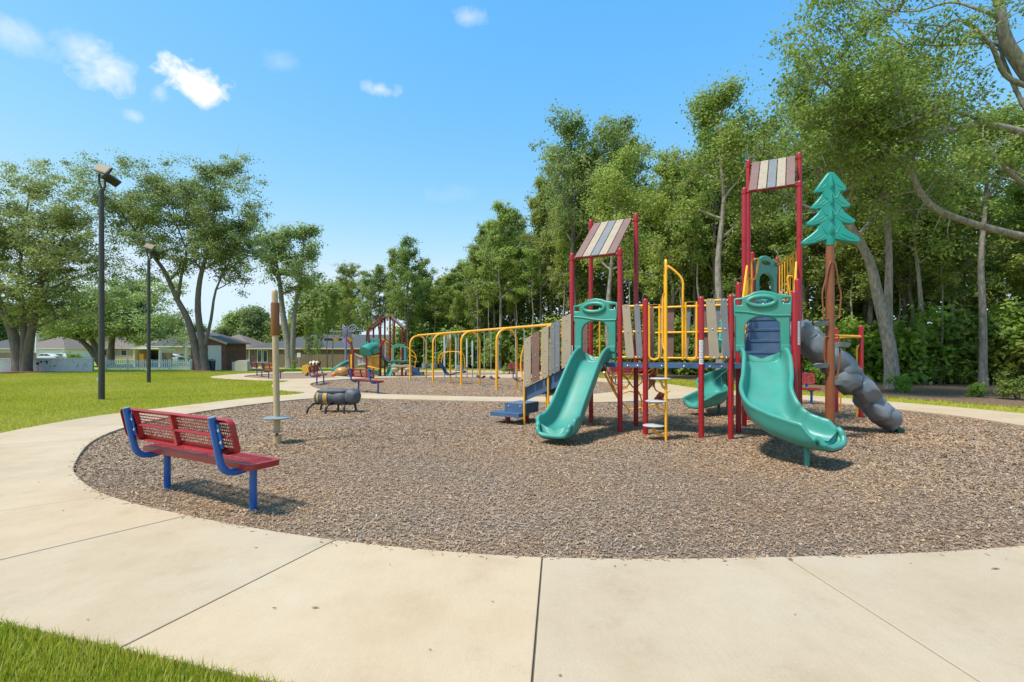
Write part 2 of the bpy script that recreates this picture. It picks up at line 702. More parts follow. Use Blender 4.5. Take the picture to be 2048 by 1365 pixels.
# lawn
M_LAWN, nt, b = nodes_of('lawn_grass')
tc = nt.nodes.new('ShaderNodeTexCoord').outputs['Object']
big = ramp(nt, tex_noise(nt, tc, 0.16, 5), [(0.3, (0.270, 0.320, 0.022)), (0.52, (0.375, 0.385, 0.028)), (0.75, (0.430, 0.410, 0.040))])
fine = ramp(nt, tex_noise(nt, tc, 26, 8, 0.75), [(0.25, (0.55, 0.6, 0.5)), (0.6, (1, 1, 1)), (0.8, (1.25, 1.2, 1.1))])
nt.links.new(mixn(nt, 1.0, big, fine, 'MULTIPLY'), b.inputs['Base Color'])
b.inputs['Roughness'].default_value = 0.8
b.inputs['Specular IOR Level'].default_value = 0.15
bp = nt.nodes.new('ShaderNodeBump')
bp.inputs['Strength'].default_value = 0.7
bp.inputs['Distance'].default_value = 0.04
nt.links.new(tex_noise(nt, tc, 60, 4), bp.inputs['Height'])
nt.links.new(bp.outputs[0], b.inputs['Normal'])

# mulch sheet under the loose chips
M_MULCH, nt, b = nodes_of('mulch')
tc = nt.nodes.new('ShaderNodeTexCoord').outputs['Object']
mp = nt.nodes.new('ShaderNodeMapping')
mp.inputs['Scale'].default_value = (1, 1.6, 1)
nt.links.new(tc, mp.inputs['Vector'])
chip = ramp(nt, tex_noise(nt, mp.outputs[0], 55, 8, 0.8),
            [(0.22, (0.14, 0.098, 0.070)), (0.42, (0.235, 0.170, 0.122)), (0.58, (0.315, 0.240, 0.180)), (0.75, (0.42, 0.33, 0.25))])
warm = ramp(nt, tex_noise(nt, tc, 0.55, 5), [(0.42, (1, 1, 1)), (0.66, (1.28, 1.0, 0.72))])
nt.links.new(mixn(nt, 1.0, chip, warm, 'MULTIPLY'), b.inputs['Base Color'])
b.inputs['Roughness'].default_value = 0.95
b.inputs['Specular IOR Level'].default_value = 0.1
bp = nt.nodes.new('ShaderNodeBump')
bp.inputs['Strength'].default_value = 1.0
bp.inputs['Distance'].default_value = 0.03
nt.links.new(tex_noise(nt, mp.outputs[0], 45, 6, 0.7), bp.inputs['Height'])
nt.links.new(bp.outputs[0], b.inputs['Normal'])

# loose chips, coloured one by one
M_CHIP, nt, b = nodes_of('wood_chip')
at = nt.nodes.new('ShaderNodeAttribute')
at.attribute_name = 'v'
nt.links.new(ramp(nt, at.outputs['Fac'], [(0.0, (0.12, 0.080, 0.056)), (0.2, (0.245, 0.165, 0.110)), (0.42, (0.345, 0.250, 0.176)), (0.6, (0.420, 0.325, 0.245)),
                                         (0.74, (0.35, 0.195, 0.098)), (0.88, (0.46, 0.295, 0.155)), (1.0, (0.56, 0.415, 0.26))]), b.inputs['Base Color'])
b.inputs['Roughness'].default_value = 0.85
b.inputs['Specular IOR Level'].default_value = 0.2

# concrete
M_CONC, nt, b = nodes_of('broomed_concrete')
tc = nt.nodes.new('ShaderNodeTexCoord').outputs['Object']
base = ramp(nt, tex_noise(nt, tc, 0.9, 7, 0.62), [(0.28, (0.430, 0.325, 0.212)), (0.5, (0.485, 0.378, 0.255)), (0.74, (0.498, 0.418, 0.306))])
spk = ramp(nt, tex_noise(nt, tc, 210, 4, 0.8), [(0.28, (0.80, 0.79, 0.77)), (0.5, (1, 1, 1)), (0.75, (1.07, 1.07, 1.07))])
stain = ramp(nt, tex_noise(nt, tc, 2.7, 9, 0.72), [(0.28, (0.86, 0.845, 0.82)), (0.45, (0.985, 0.98, 0.975)), (0.6, (1.02, 1.02, 1.02)), (0.74, (1.06, 1.06, 1.08))])
mp = nt.nodes.new('ShaderNodeMapping')
mp.inputs['Rotation'].default_value = (0, 0, R(12))
mp.inputs['Scale'].default_value = (70, 2.2, 1)
nt.links.new(tc, mp.inputs['Vector'])
broom = tex_noise(nt, mp.outputs[0], 3.0, 4, 0.6)
brc = ramp(nt, broom, [(0.3, (0.965, 0.962, 0.958)), (0.7, (1.02, 1.02, 1.02))])
c = mixn(nt, 1.0, mixn(nt, 1.0, mixn(nt, 1.0, base, spk, 'MULTIPLY'), stain, 'MULTIPLY'), brc, 'MULTIPLY')
oi = nt.nodes.new('ShaderNodeObjectInfo')
tone = ramp(nt, oi.outputs['Random'], [(0.0, (0.93, 0.94, 0.96)), (0.5, (1, 0.99, 0.97)), (1.0, (1.05, 1.02, 0.98))])
nt.links.new(mixn(nt, 1.0, c, tone, 'MULTIPLY'), b.inputs['Base Color'])
b.inputs['Roughness'].default_value = 0.85
b.inputs['Specular IOR Level'].default_value = 0.25
bp = nt.nodes.new('ShaderNodeBump')
bp.inputs['Strength'].default_value = 0.25
bp.inputs['Distance'].default_value = 0.004
nt.links.new(broom, bp.inputs['Height'])
nt.links.new(bp.outputs[0], b.inputs['Normal'])

# leaf litter under the wood
M_LITTER = mat('leaf_litter', (0.075, 0.048, 0.032), 0.95, scale=9, bump=1.0, bscale=30, col2=(0.27, 0.175, 0.115), spec=0.1)
M_PINE = mat('pine_straw', (0.16, 0.075, 0.035), 0.95, scale=14, bump=1.0, bscale=40, col2=(0.34, 0.17, 0.085), spec=0.1)
M_ROAD = mat('asphalt', (0.085, 0.085, 0.088), 0.9, 0.2, 3, bump=0.2)

xs = [-1800, -500, -250, -160, -120] + list(range(-100, 101, 5)) + [120, 160, 250, 500, 1800]
ys = [-600, -150, -60, -20, 0, 20, 40] + list(range(42, 102, 4)) + [115, 140, 190, 300, 700, 2500]
mb = MB()
nx = len(xs)
mb.add([(x, y, gz(x, y)) for y in ys for x in xs],
       [(j * nx + i, j * nx + i + 1, (j + 1) * nx + i + 1, (j + 1) * nx + i) for j in range(len(ys) - 1) for i in range(nx - 1)])
struct('lawn', mb, M_LAWN)

# the three mulch beds
BED1 = [(1.0, 3.15), (0.2, 3.18), (-1.27, 3.475), (-2.68, 4.0), (-3.82, 4.57), (-4.77, 5.3), (-5.47, 6.07), (-6.48, 7.5), (-7.1, 9.0), (-7.25, 10.4),
        (-7.12, 11.76), (-6.87, 12.9), (-6.2, 14.4), (-5.4, 14.72), (-4.6, 14.66), (-2.8, 14.26), (-0.47, 13.76), (2.53, 13.5), (5.11, 14.6), (6.04, 15.4),
        (7.3, 15.7), (8.3, 15.0), (8.9, 13.4), (9.32, 12.0), (9.7, 10.6), (9.61, 9.08), (9.3, 7.9), (8.8, 6.9), (7.8, 5.55), (6.5, 4.5), (5.0, 3.75), (3.4, 3.34), (1.8, 3.185)]
BED2 = [(-0.51, 15.06), (-2.8, 15.6), (-5.18, 16.5), (-6.8, 17.8), (-7.9, 19.3), (-9.0, 21.6), (-9.3, 23.4), (-9.2, 24.8), (-8.2, 26.5), (-6.1, 27.6),
        (-3.5, 28.0), (-1.38, 27.7), (2.0, 26.3), (4.3, 23.5), (4.9, 21.0), (4.3, 18.3), (2.8, 16.2), (1.2, 15.2)]
BED3 = [(-12.9, 25.9), (-15.6, 28.2), (-16.4, 30.5), (-16.1, 32.5), (-13.0, 35.0), (-8.0, 36.0), (-3.0, 35.5), (0.0, 33.8), (0.4, 32.0), (-1.6, 30.6),
        (-4.2, 29.6), (-7.0, 29.0), (-9.6, 27.6), (-11.0, 26.4)]


def v3(l, z=0.0):
    return [Vector((p[0], p[1], z)) for p in l]


LOOP1 = spline(v3(BED1), 5, True)
LOOP2 = spline(v3(BED2), 5, True)
LOOP3 = spline(v3(BED3), 5, True)
for lp in (LOOP1, LOOP2, LOOP3):
    mb = MB()
    c = sum(lp, Vector()) / len(lp)
    big = [c + (p - c) * 1.004 for p in lp]
    vs, fs = flat_plate([big], 0.0004)
    mb.add([v for v in vs], fs)
    struct('mulch_bed', mb, M_MULCH, smooth=False)

# far paths, one sheet with the beds cut out
OUTER = [(-8.7, 11.68), (-8.5, 12.47), (-8.0, 14.5), (-7.1, 16.6), (-8.7, 18.1), (-9.7, 19.6), (-10.6, 21.5), (-11.2, 24.3), (-13.0, 24.6), (-16.8, 27.2), (-18.0, 29.5),
         (-18.0, 33.0), (-15.0, 36.5), (-8.0, 37.7), (-2.0, 37.3), (2.0, 35.5), (3.0, 33.0), (2.7, 31.0), (3.7, 28.5), (5.5, 25.8), (6.6, 23.4), (6.9, 21.5),
         (7.25, 18.8), (7.85, 17.6), (9.08, 16.2), (9.9, 14.9), (10.56, 13.6), (11.2, 12.0), (11.5, 10.6), (11.42, 9.34)]
inner_far = [p for p in BED1[10:26]]
s_out = spline(v3(OUTER), 5)
s_in = spline(v3(inner_far[::-1]), 5)
path = obj('path', None)
path['kind'] = 'structure'
PATH_Z = 0.045
mb = MB()
mb.plate([[(p.x, p.y) for p in s_out + s_in], [(p.x, p.y) for p in LOOP2], [(p.x, p.y) for p in LOOP3]], 0.12, Matrix.Translation((0, 0, PATH_Z - 0.062)), 0.01)
part('far_paving', mb, M_CONC, path, smooth=False)
# joints cut across the far paving as thin dark seams
M_SEAM = mat('joint_filler', (0.125, 0.105, 0.080), 0.95, 0.3, 9)

# near ring of slabs: joints as pairs (inner, outer)
J = [((-7.12, 11.76), (-8.7, 11.66)), ((-7.25, 10.4), (-8.93, 10.25)), ((-7.1, 9.0), (-8.75, 8.7)), ((-6.48, 7.5), (-8.15, 6.9)), ((-5.47, 6.07), (-7.2, 5.55)), ((-4.77, 5.3), (-6.3, 4.35)),
     ((-3.82, 4.57), (-5.1, 3.42)), ((-2.68, 4.0), (-3.6, 2.75)), ((-1.27, 3.475), (-1.78, 2.2)), ((0.2, 3.18), (0.06, 1.74)), ((1.8, 3.185), (1.93, 1.70)),
     ((3.4, 3.34), (3.8, 1.88)), ((5.0, 3.75), (5.7, 2.35)), ((6.5, 4.5), (7.45, 3.2)), ((7.8, 5.55), (9.0, 4.5)), ((8.8, 6.9), (10.2, 6.0)), ((9.3, 7.9), (10.95, 7.5)), ((9.61, 9.08), (11.42, 9.28))]
si = spline(v3([j[0] for j in J]), 8)
so = spline(v3([j[1] for j in J]), 8)
OUT_RING = so
gaps = {8: 0.0045, 9: 0.0050, 7: 0.0050}
for k in range(len(J) - 1):
    a = si[k * 8:k * 8 + 9]
    bq = so[k * 8:k * 8 + 9]
    poly = [p.copy() for p in a] + [p.copy() for p in bq[::-1]]
    # leave half a joint at either end
    for (ia, ib, ja, jb, kk) in ((0, 1, 17, 16, k), (8, 7, 9, 10, k + 1)):
        g = gaps.get(kk, 0.0042)
        for p, q in ((ia, ib), (ja, jb)):
            d = (poly[q] - poly[p])
            poly[p] = poly[p] + d.normalized() * g
    mb = MB()
    rnd = random.Random(k)
    mb.plate([[(p.x, p.y) for p in poly]], 0.12, Matrix.Translation((0, 0, PATH_Z - 0.06 + rnd.uniform(-0.002, 0.002))), 0.005)
    part('slab', mb, M_CONC, path, smooth=False)
# soil showing in the joints
mb = MB()
n = len(si)
mb.add([p + Vector((0, 0, 0.030)) for p in si] + [p + Vector((0, 0, 0.030)) for p in so], [(i, i + 1, n + i + 1, n + i) for i in range(n - 1)])
part('joint_soil', mb, M_SEAM, path, smooth=False)

# leaf litter at the edge of the wood
LIT = [(13.2, 12.2), (11.9, 15.2), (10.6, 18.5), (10.2, 22.0), (8.5, 27.0), (5.0, 33.0), (1.5, 39.0), (-4.0, 43.0), (-12.0, 46.0), (-12.0, 75.0), (60.0, 75.0), (60.0, 4.0), (17.0, 6.0), (14.6, 9.5)]
mb = MB()
vs, fs = flat_plate([[(p.x, p.y) for p in spline(v3(LIT), 4, True)]], 0.0004)
mb.add([(v.x, v.y, v.z + 0.004) for v in vs], fs)
struct('forest_floor', mb, M_LITTER, smooth=False)
# road past the houses at the left
mb = MB()
mb.add([(-260, 96, 0.012), (-60, 96, 0.012), (-60, 103, 0.012), (-260, 103, 0.012)], [(0, 1, 2, 3)])
struct('road', mb, M_ROAD, smooth=False)
# ------------------------------------------------------------------ the big play structure
A1, A2, A3, A4 = (1.107, 8.913), (1.887, 8.446), (1.58, 9.67), (2.36, 9.203)
N1, N2 = (2.274, 8.238), (3.083, 7.878)
B1, B2, B3, B4 = (3.511, 7.759), (4.37, 7.48), (3.957, 8.446), (4.77, 8.08)
C1, C2, C3, C4 = (4.42, 9.20), (5.22, 8.78), (4.88, 9.98), (5.68, 9.56)
D3, D5 = (5.35, 10.76), (6.20, 11.30)
ZD, ZC, ZE = 1.22, 2.03, 2.44      # deck heights
PR = 0.0445


def V(p, z=0.0):
    return Vector((p[0], p[1], z))


def mid(a, b, t=0.5):
    return (a[0] + (b[0] - a[0]) * t, a[1] + (b[1] - a[1]) * t)


PS = thing('play_structure', 'large near play structure with red posts, two plank roofs and two teal slides', 'playground', (2.9, 8.7, 0), world=True)


def post(p, top, parent=PS, r=PR, m=M_RED, collar=None, sticker=None):
    mb = MB()
    q = V(p)
    mb.tube([q + Vector((0, 0, z)) for z in (-0.15, top - 0.045, top - 0.02, top - 0.006, top)], [r, r, r * 0.86, r * 0.55, r * 0.12], 18)
    if collar:
        mb.tube([q + Vector((0, 0, collar - 0.03)), q + Vector((0, 0, collar + 0.03))], r + 0.004, 18)
    mb2 = MB()
    o = part('post', mb, m, parent)
    mb2.tube([q + Vector((0, 0, top - 0.062)), q + Vector((0, 0, top - 0.052))], r + 0.003, 18)
    if sticker:
        face = (Vector((0, 0, 1.2)) - q - Vector((0, 0, 1.2)))
        face.z = 0
        face.normalize()
        ang = math.atan2(face.y, face.x) + sticker[1]
        for k in range(4):
            z0 = sticker[0] - k * 0.1
            for (dz0, dz1, mm, rr) in ((0.0, -0.088, 0, 0.002), (-0.02, -0.034, 1, 0.0028), (-0.045, -0.052, 1, 0.0028), (-0.06, -0.067, 1, 0.0028), (-0.088, -0.094, 2, 0.0022)):
                mbs = MB()
                vs = []
                hw = 0.75 if mm != 1 else 0.5
                nseg = 8
                for z in (z0 + dz0, z0 + dz1):
                    for i in range(nseg + 1):
                        a = ang - hw + 2 * hw * i / nseg
                        vs.append(q + Vector((math.cos(a) * (r + rr), math.sin(a) * (r + rr), z)))
                fs = [(i, i + 1, nseg + 2 + i, nseg + 1 + i) for i in range(nseg)]
                STK.setdefault(o.name, (o, MB()))[1].add(vs, fs, mm)
    return o


STK = {}
post(A1, 3.24, sticker=(1.53, -0.5))
post(A2, 3.24)
post(A3, 4.07, collar=2.28)
post(A4, 4.06, collar=2.26)
post(N1, 2.326)
post(N2, 2.32, sticker=(1.60, 0.0))
post(B1, 2.335)
post(B2, 2.36)
post(B3, 2.63)
post(B4, 2.64, sticker=(1.92, 0.3))
post(C1, 4.55, collar=3.55)
post(C2, 4.53, collar=3.52)
post(C3, 5.39, collar=3.55)
post(C4, 5.37, collar=3.5)
post(D3, 3.65)
post(D5, 3.64)
M_STK = [mat('sticker_white', (0.62, 0.64, 0.66), 0.45, 0.05, 9), mat('sticker_print', (0.30, 0.32, 0.36), 0.5, 0.05, 9), mat('sticker_orange', (0.6, 0.12, 0.03), 0.5, 0.05, 9)]
for k, (o, mbs) in STK.items():
    part('warning_label', mbs, M_STK, o, label='white warning label strip with grey print and red rules')


# decks
def deck(poly, z, th=0.075):
    mb = MB()
    n = len(poly)
    mb.prism(poly, z - th, z)
    o = part('deck', mb, M_DECK, PS, smooth=False)
    bo = MB()
    for i in range(n):
        a, b = V(poly[i], z), V(poly[(i + 1) % n], z)
        d = (b - a).normalized()
        out = d.cross(Vector((0, 0, 1)))
        for t in (0.3, 0.7):
            bo.bolt(a.lerp(b, t) - Vector((0, 0, th * 0.62)), out, 0.015)
    stuff(part('bolts', bo, M_STEEL, o))
    return o


deck([A1, A2, A4, A3], ZD)
deck([A2, N1, N2, B1, B3, A4], ZD - 0.001)
deck([B1, B2, B4, B3], ZD - 0.002)
deck([C1, C2, C4, C3], ZC)
deck([C3, C4, D5, D3], ZE)


# stairs from the low deck to the roofed deck, risers of blue vinyl
def flight(a0, a1, b0, b1, z0, z1, n, inset=0.10):
    st = MB()
    for k in range(n):
        t0, t1 = k / n, (k + 1) / n
        l0, r0 = mid(a0, b0, t0), mid(a1, b1, t0)
        l1, r1 = mid(a0, b0, min(1, t1 + 0.04)), mid(a1, b1, min(1, t1 + 0.04))
        z = z0 + (z1 - z0) * (k + 1) / (n)
        zb = z0 + (z1 - z0) * k / n - 0.03
        q = [mid(l0, r0, inset), mid(l0, r0, 1 - inset), mid(l1, r1, 1 - inset), mid(l1, r1, inset)]
        s1 = MB()
        s1.prism(q, z - 0.035, z)
        ri = [mid(l0, r0, inset + 0.01), mid(l0, r0, 1 - inset - 0.01), mid(mid(l0, r0, 1 - inset - 0.01), mid(l1, r1, 1 - inset - 0.01), 0.08), mid(mid(l0, r0, inset + 0.01), mid(l1, r1, inset + 0.01), 0.08)]
        s1.prism([(p[0] + 0.004 * (b0[0] - a0[0]), p[1] + 0.012) for p in ri], zb, z - 0.0351)
        s = part('stair_step', s1, M_DECK, PS, smooth=False)
        nos = MB()
        e0, e1 = V(q[0], z + 0.002), V(q[1], z + 0.002)
        for i in range(16):
            pnt = e0.lerp(e1, (i + 0.5) / 16)
            nos.tube([pnt - Vector((0, 0, 0.003)), pnt + Vector((0, 0, 0.003))], [0.009, 0.006], 6)
        stuff(part('grip_nubs', nos, M_SLATE, s))
    for side in (inset, 1 - inset):
        p0, p1 = mid(a0, a1, side), mid(b0, b1, side)
        st.bar(V(p0, z0 + 0.02), V(p1, z1 - 0.06), 0.02, 0.22)
    part('stringer', st, M_DECK, PS, smooth=False)


flight(B3, B4, C1, C2, ZD, ZC, 4)


# plank roofs
def roof(f0, f1, b0, b1, zf, zb):
    """a sloping roof panel of five planks on two cross rails"""
    rl = MB()
    F0, F1, K0, K1 = V(f0, zf), V(f1, zf), V(b0, zb), V(b1, zb)
    rl.tube([F0, F1], 0.024, 10)
    o = part('roof_panel', rl, M_RED, PS)
    for a_, b_ in ((K0, K1), (F0.lerp(K0, 0.5).lerp(F1.lerp(K1, 0.5), 0.06), F0.lerp(K0, 0.5).lerp(F1.lerp(K1, 0.5), 0.94))):
        rl = MB()
        rl.tube([a_, b_], 0.022, 10)
        part('rail', rl, M_RED, o)
    ex = (F1 - F0).normalized()
    up = (K0 - F0)
    L = up.length
    up.normalize()
    n = ex.cross(up)
    if n.z < 0:
        n = -n
    Wd = (F1 - F0).length
    bo = MB()
    x0 = 0.065
    wd = (Wd - 2 * x0) / 5
    for k, m in enumerate((M_BRN, M_TAN, M_GRY, M_TAN, M_BRN)):
        mb = MB()
        M4 = Matrix((ex, up, n)).transposed().to_4x4()
        M4.translation = F0 + n * 0.036
        a = x0 + k * wd + 0.008
        mb.plate([rrect(a, -0.03, a + wd - 0.016, L + 0.02, 0.012, 2)], 0.02, M4, 0.003)
        part('plank', mb, m, o, smooth=False)
        for y in (0.03, L * 0.5, L - 0.04):
            bo.bolt(M4 @ Vector((a + wd / 2 - 0.008, y, 0.010)), n, 0.010)
    stuff(part('bolts', bo, M_STEEL, o))
    for q in (F0, F1, K0, K1):
        cl = MB()
        cl.tube([q - Vector((0, 0, 0.035)), q + Vector((0, 0, 0.035))], PR + 0.007, 16)
        part('clamp', cl, M_RED, o)


roof(A1, A2, A3, A4, 3.13, 3.93)
roof(C1, C2, C3, C4, 4.45, 5.26)


# teal entry hoods above the slides
def hood(a, b, z, out, parent=PS, left_low=True):
    """arched panel with an oval and two square windows between posts a and b"""
    e = (V(b) - V(a))
    Wd = e.length
    e.normalize()
    o = V(a) + e * (PR - 0.004)
    wd = Wd - 2 * PR + 0.008
    k = wd / 0.85
    pts = [(0.0, 0.77), (0.0, 1.04), (0.10, 1.05), (0.22, 1.09), (0.30, 1.135), (0.425, 1.155), (0.55, 1.135), (0.63, 1.10), (0.74, 1.08), (0.85, 1.06), (0.85, 0.80),
           (0.825, 0.74), (0.825, 0.08), (0.815, 0.065), (0.70, 0.065), (0.685, 0.08), (0.685, 0.55), (0.665, 0.64), (0.60, 0.705), (0.50, 0.74), (0.42, 0.748), (0.33, 0.735),
           (0.24, 0.695), (0.185, 0.63), (0.168, 0.55), (0.168, 0.20), (0.155, 0.185), (0.04, 0.185), (0.025, 0.20), (0.025, 0.74)]
    M4 = frame(o + Vector((0, 0, z)), e)
    if (M4.to_3x3() @ Vector((0, 0, 1))).dot(Vector((out[0], out[1], 0))) < 0:
        sgn = -1
    else:
        sgn = 1
    sc = Matrix.Diagonal((k, 1, 1, 1))
    mb = MB()
    mb.plate([pts, ell(0.41, 0.985, 0.165, 0.043), rrect(0.03, 0.935, 0.125, 1.01, 0.012, 2), rrect(0.71, 0.945, 0.82, 1.02, 0.012, 2)], 0.075, M4 @ sc, 0.016)
    h = part('slide_hood', mb, M_GRN, parent, angle=50)
    ring = MB()
    Mq = M4 @ sc
    ring.tube([Mq @ Vector((x, y, 0.040 * sgn)) for x, y in ell(0.41, 0.985, 0.20, 0.075, 32)], 0.036, 10, closed=True)
    lip = [(0.02, 0.80), (0.18, 0.785), (0.36, 0.745), (0.5, 0.70), (0.62, 0.68), (0.83, 0.675)]
    part('window_ring', ring, M_GRN, h)
    s2 = MB()
    band = [(0.0, 0.80), (0.0, 1.02), (0.85, 1.04), (0.85, 0.72), (0.62, 0.72), (0.5, 0.745), (0.36, 0.785), (0.18, 0.80)]
    rib = [Mq @ Vector((x, y, 0.036 * sgn)) for x, y in [(q.x, q.y) for q in spline([(0.015, 0.835, 0), (0.18, 0.82, 0), (0.36, 0.785, 0), (0.5, 0.765, 0), (0.62, 0.755, 0), (0.835, 0.755, 0)], 5)]]
    s2.tube(rib, 0.016, 8)
    part('moulded_rib', s2, M_GRN, h)
    for x0, x1, y in ((0.03, 0.165, 0.30), (0.69, 0.82, 0.30)):
        s2 = MB()
        s2.plate([rrect(x0, y - 0.11, x1, y, 0.01, 2)], 0.06, Mq @ Matrix.Translation((0, 0, 0.03 * sgn)), 0.012)
        part('hood_foot', s2, M_GRN, h)
    return h


hood(A1, A2, ZD, (-0.5, -0.86))
hood(B1, B2, ZD, (-0.3, -0.95))
hood(D3, D5, ZE + 0.02, (-0.5, 0.85))


# slides
def chute_half(wd, h, rim=0.045, th=0.045):
    return [(wd * 0.55, 0.004), (wd * 0.86, 0.025), (wd * 0.99, min(0.085, h * 0.5)), (wd * 1.03, h * 0.66), (wd * 1.05, h), (wd * 1.05 + rim * 0.45, h + rim * 0.52),
            (wd * 1.05 + rim * 1.15, h + rim * 0.42), (wd * 1.05 + rim * 1.5, h - rim * 0.25), (wd * 1.05 + rim * 1.1, h - rim * 0.85), (wd * 1.03 + th, h * 0.45), (wd * 0.95 + th * 0.6, 0.0), (wd * 0.75, -th * 1.0), (wd * 0.4, -th * 1.25)]


def chute_profile(wd, h, hl=None):
    """closed section of a plastic chute; h and hl the heights of its right and left wall"""
    r_, l_ = chute_half(wd, h), chute_half(wd, h if hl is None else hl)
    return [(0.0, 0.0)] + r_ + [(0.0, -0.058)] + [(-a, b) for a, b in l_[::-1]]


def slide(path, prof, name='slide', m=M_GRN, parent=PS, lip=True, sub=1, label=None):
    mb = MB()
    mb.sweep(path, prof)
    o = part(name, mb, m, parent, sub=sub, angle=80, label=label)
    return o


def ease_path(pts, per=7):
    return spline([Vector(p) for p in pts], per)


vA = Vector((-0.535, -0.845, 0)).normalized()
mA = V(mid(A1, A2), 0)
pA = [mA - vA * 0.05 + Vector((0, 0, ZD + 0.01)), mA + vA * 0.10 + Vector((0, 0, ZD)), mA + vA * 0.30 + Vector((0, 0, 1.10)), mA + vA * 0.60 + Vector((0, 0, 0.80)), mA + vA * 0.90 + Vector((0, 0, 0.49)),
      mA + vA * 1.12 + Vector((0, 0, 0.29)), mA + vA * 1.30 + Vector((0, 0, 0.185)), mA + vA * 1.48 + Vector((0, 0, 0.155)), mA + vA * 1.60 + Vector((0, 0, 0.150))]


def profA(t):
    h = 0.17 + 0.09 * sstep(0.0, 0.12, t) - 0.04 * sstep(0.86, 1.0, t) - 0.07 * sstep(0.95, 1.0, t)
    return chute_profile(0.225 + 0.045 * sstep(0.5, 0.85, t) - 0.02 * sstep(0.93, 1.0, t), h)


sl = slide(ease_path(pA), profA, label='straight teal slide from the left roofed tower')


def end_lip(path, prof, r, parent):
    """rolled edge round the mouth of a chute"""
    path = [Vector(p) for p in path]
    t = (path[-1] - path[-2]).normalized()
    L = t.cross(Vector((0, 0, 1))).normalized()
    N = L.cross(t)
    pr = prof(1.0)
    k = len(pr) // 2
    seq = [pr[i % len(pr)] for i in range(-6, 7)]
    bul = [0.095 * max(0.0, math.cos(i / 6 * math.pi / 2)) ** 0.7 for i in range(-6, 7)]
    pts = spline([path[-1] + L * a + N * (b - 0.006) + t * (bl - 0.01) for (a, b), bl in zip(seq, bul)], 3)
    mb = MB()
    mb.tube(pts, r, 10)
    # floor of the mouth, out to the rolled edge
    inn = [path[-1] + L * a + N * b - t * 0.03 for a, b in seq[1:12]]
    out = [path[-1] + L * a * 0.97 + N * (b - 0.004) + t * bl for (a, b), bl in zip(seq[1:12], bul[1:12])]
    n = len(inn)
    mb.add(inn + out + [p - N * 0.05 for p in inn] + [p - N * 0.05 for p in out],
           [(i, i + 1, n + i + 1, n + i) for i in range(n - 1)] + [(2 * n + i, 3 * n + i, 3 * n + i + 1, 2 * n + i + 1) for i in range(n - 1)])
    part('rolled_lip', mb, M_GRN, parent, angle=80)


end_lip(ease_path(pA), profA, 0.036, sl)
mb = MB()
q = mA + vA * 1.36
mb.tube([Vector((q.x, q.y, -0.1)), Vector((q.x, q.y, 0.13))], 0.035, 12)
part('slide_foot', mb, M_DGRN, PS)

vB = Vector((-0.309, -0.951, 0)).normalized()
mB = V(mid(B1, B2), 0)
pB = [mB - vB * 0.05 + Vector((0, 0, ZD + 0.01)), mB + vB * 0.10 + Vector((0, 0, ZD)), mB + vB * 0.32 + Vector((0, 0, 1.09)), Vector((3.70, 7.02, 0.86)), Vector((3.53, 6.72, 0.64)), Vector((3.465, 6.46, 0.48)),
      Vector((3.505, 6.24, 0.385)), Vector((3.60, 6.06, 0.325)), Vector((3.70, 5.92, 0.29)), Vector((3.79, 5.80, 0.28))]


def profB(t):
    h = 0.17 + 0.08 * sstep(0.0, 0.12, t)
    near = h - 0.15 * sstep(0.84, 1.0, t)
    far = h - 0.10 * sstep(0.88, 1.0, t)
    return chute_profile(0.262 + 0.025 * sstep(0.6, 0.9, t), near, far)


sl = slide(ease_path(pB), profB, label='curving teal slide bending to the right below the stairs')
end_lip(ease_path(pB), profB, 0.036, sl)
mb = MB()
mb.tube([(3.59, 5.88, -0.1), (3.63, 5.96, 0.27)], 0.030, 14)
mb.tube([(3.62, 5.93, 0.20), (3.68, 6.02, 0.27)], 0.02, 8)
part('slide_foot', mb, M_GRN, PS)

# the spiral slide behind the low deck
hx = [Vector((5.78, 11.02, 2.45)), Vector((5.60, 11.42, 2.38))]
cx, cy, rr = 5.15, 11.5, 0.40
for i in range(0, 19):
    a = R(20 + i * 28.5)
    hx.append(Vector((cx + rr * math.cos(a), cy + rr * math.sin(a), 2.16 - i * 0.098)))
hx += [Vector((4.60, 11.02, 0.30)), Vector((4.28, 10.84, 0.24)), Vector((3.98, 10.68, 0.21))]


def profS(t):
    return chute_profile(0.25, 0.26 - 0.1 * sstep(0.93, 1, t))


sl = slide(spline(hx, 3), profS, 'spiral_slide', label='teal spiral slide behind the low deck')
mb = MB()
mb.tube([(cx, cy, -0.1), (cx, cy, 2.3)], 0.05, 12)
mb.tube([(4.72, 11.04, -0.1), (4.72, 11.04, 0.28)], 0.035, 10)
for s_ in (-1, 1):
    mb.tube([(4.62, 11.0, 0.98 + 0.20 * s_), (5.05, 10.9, 0.98 - 0.20 * s_)], 0.016, 8)
part('spiral_support', mb, M_DGRN, PS)


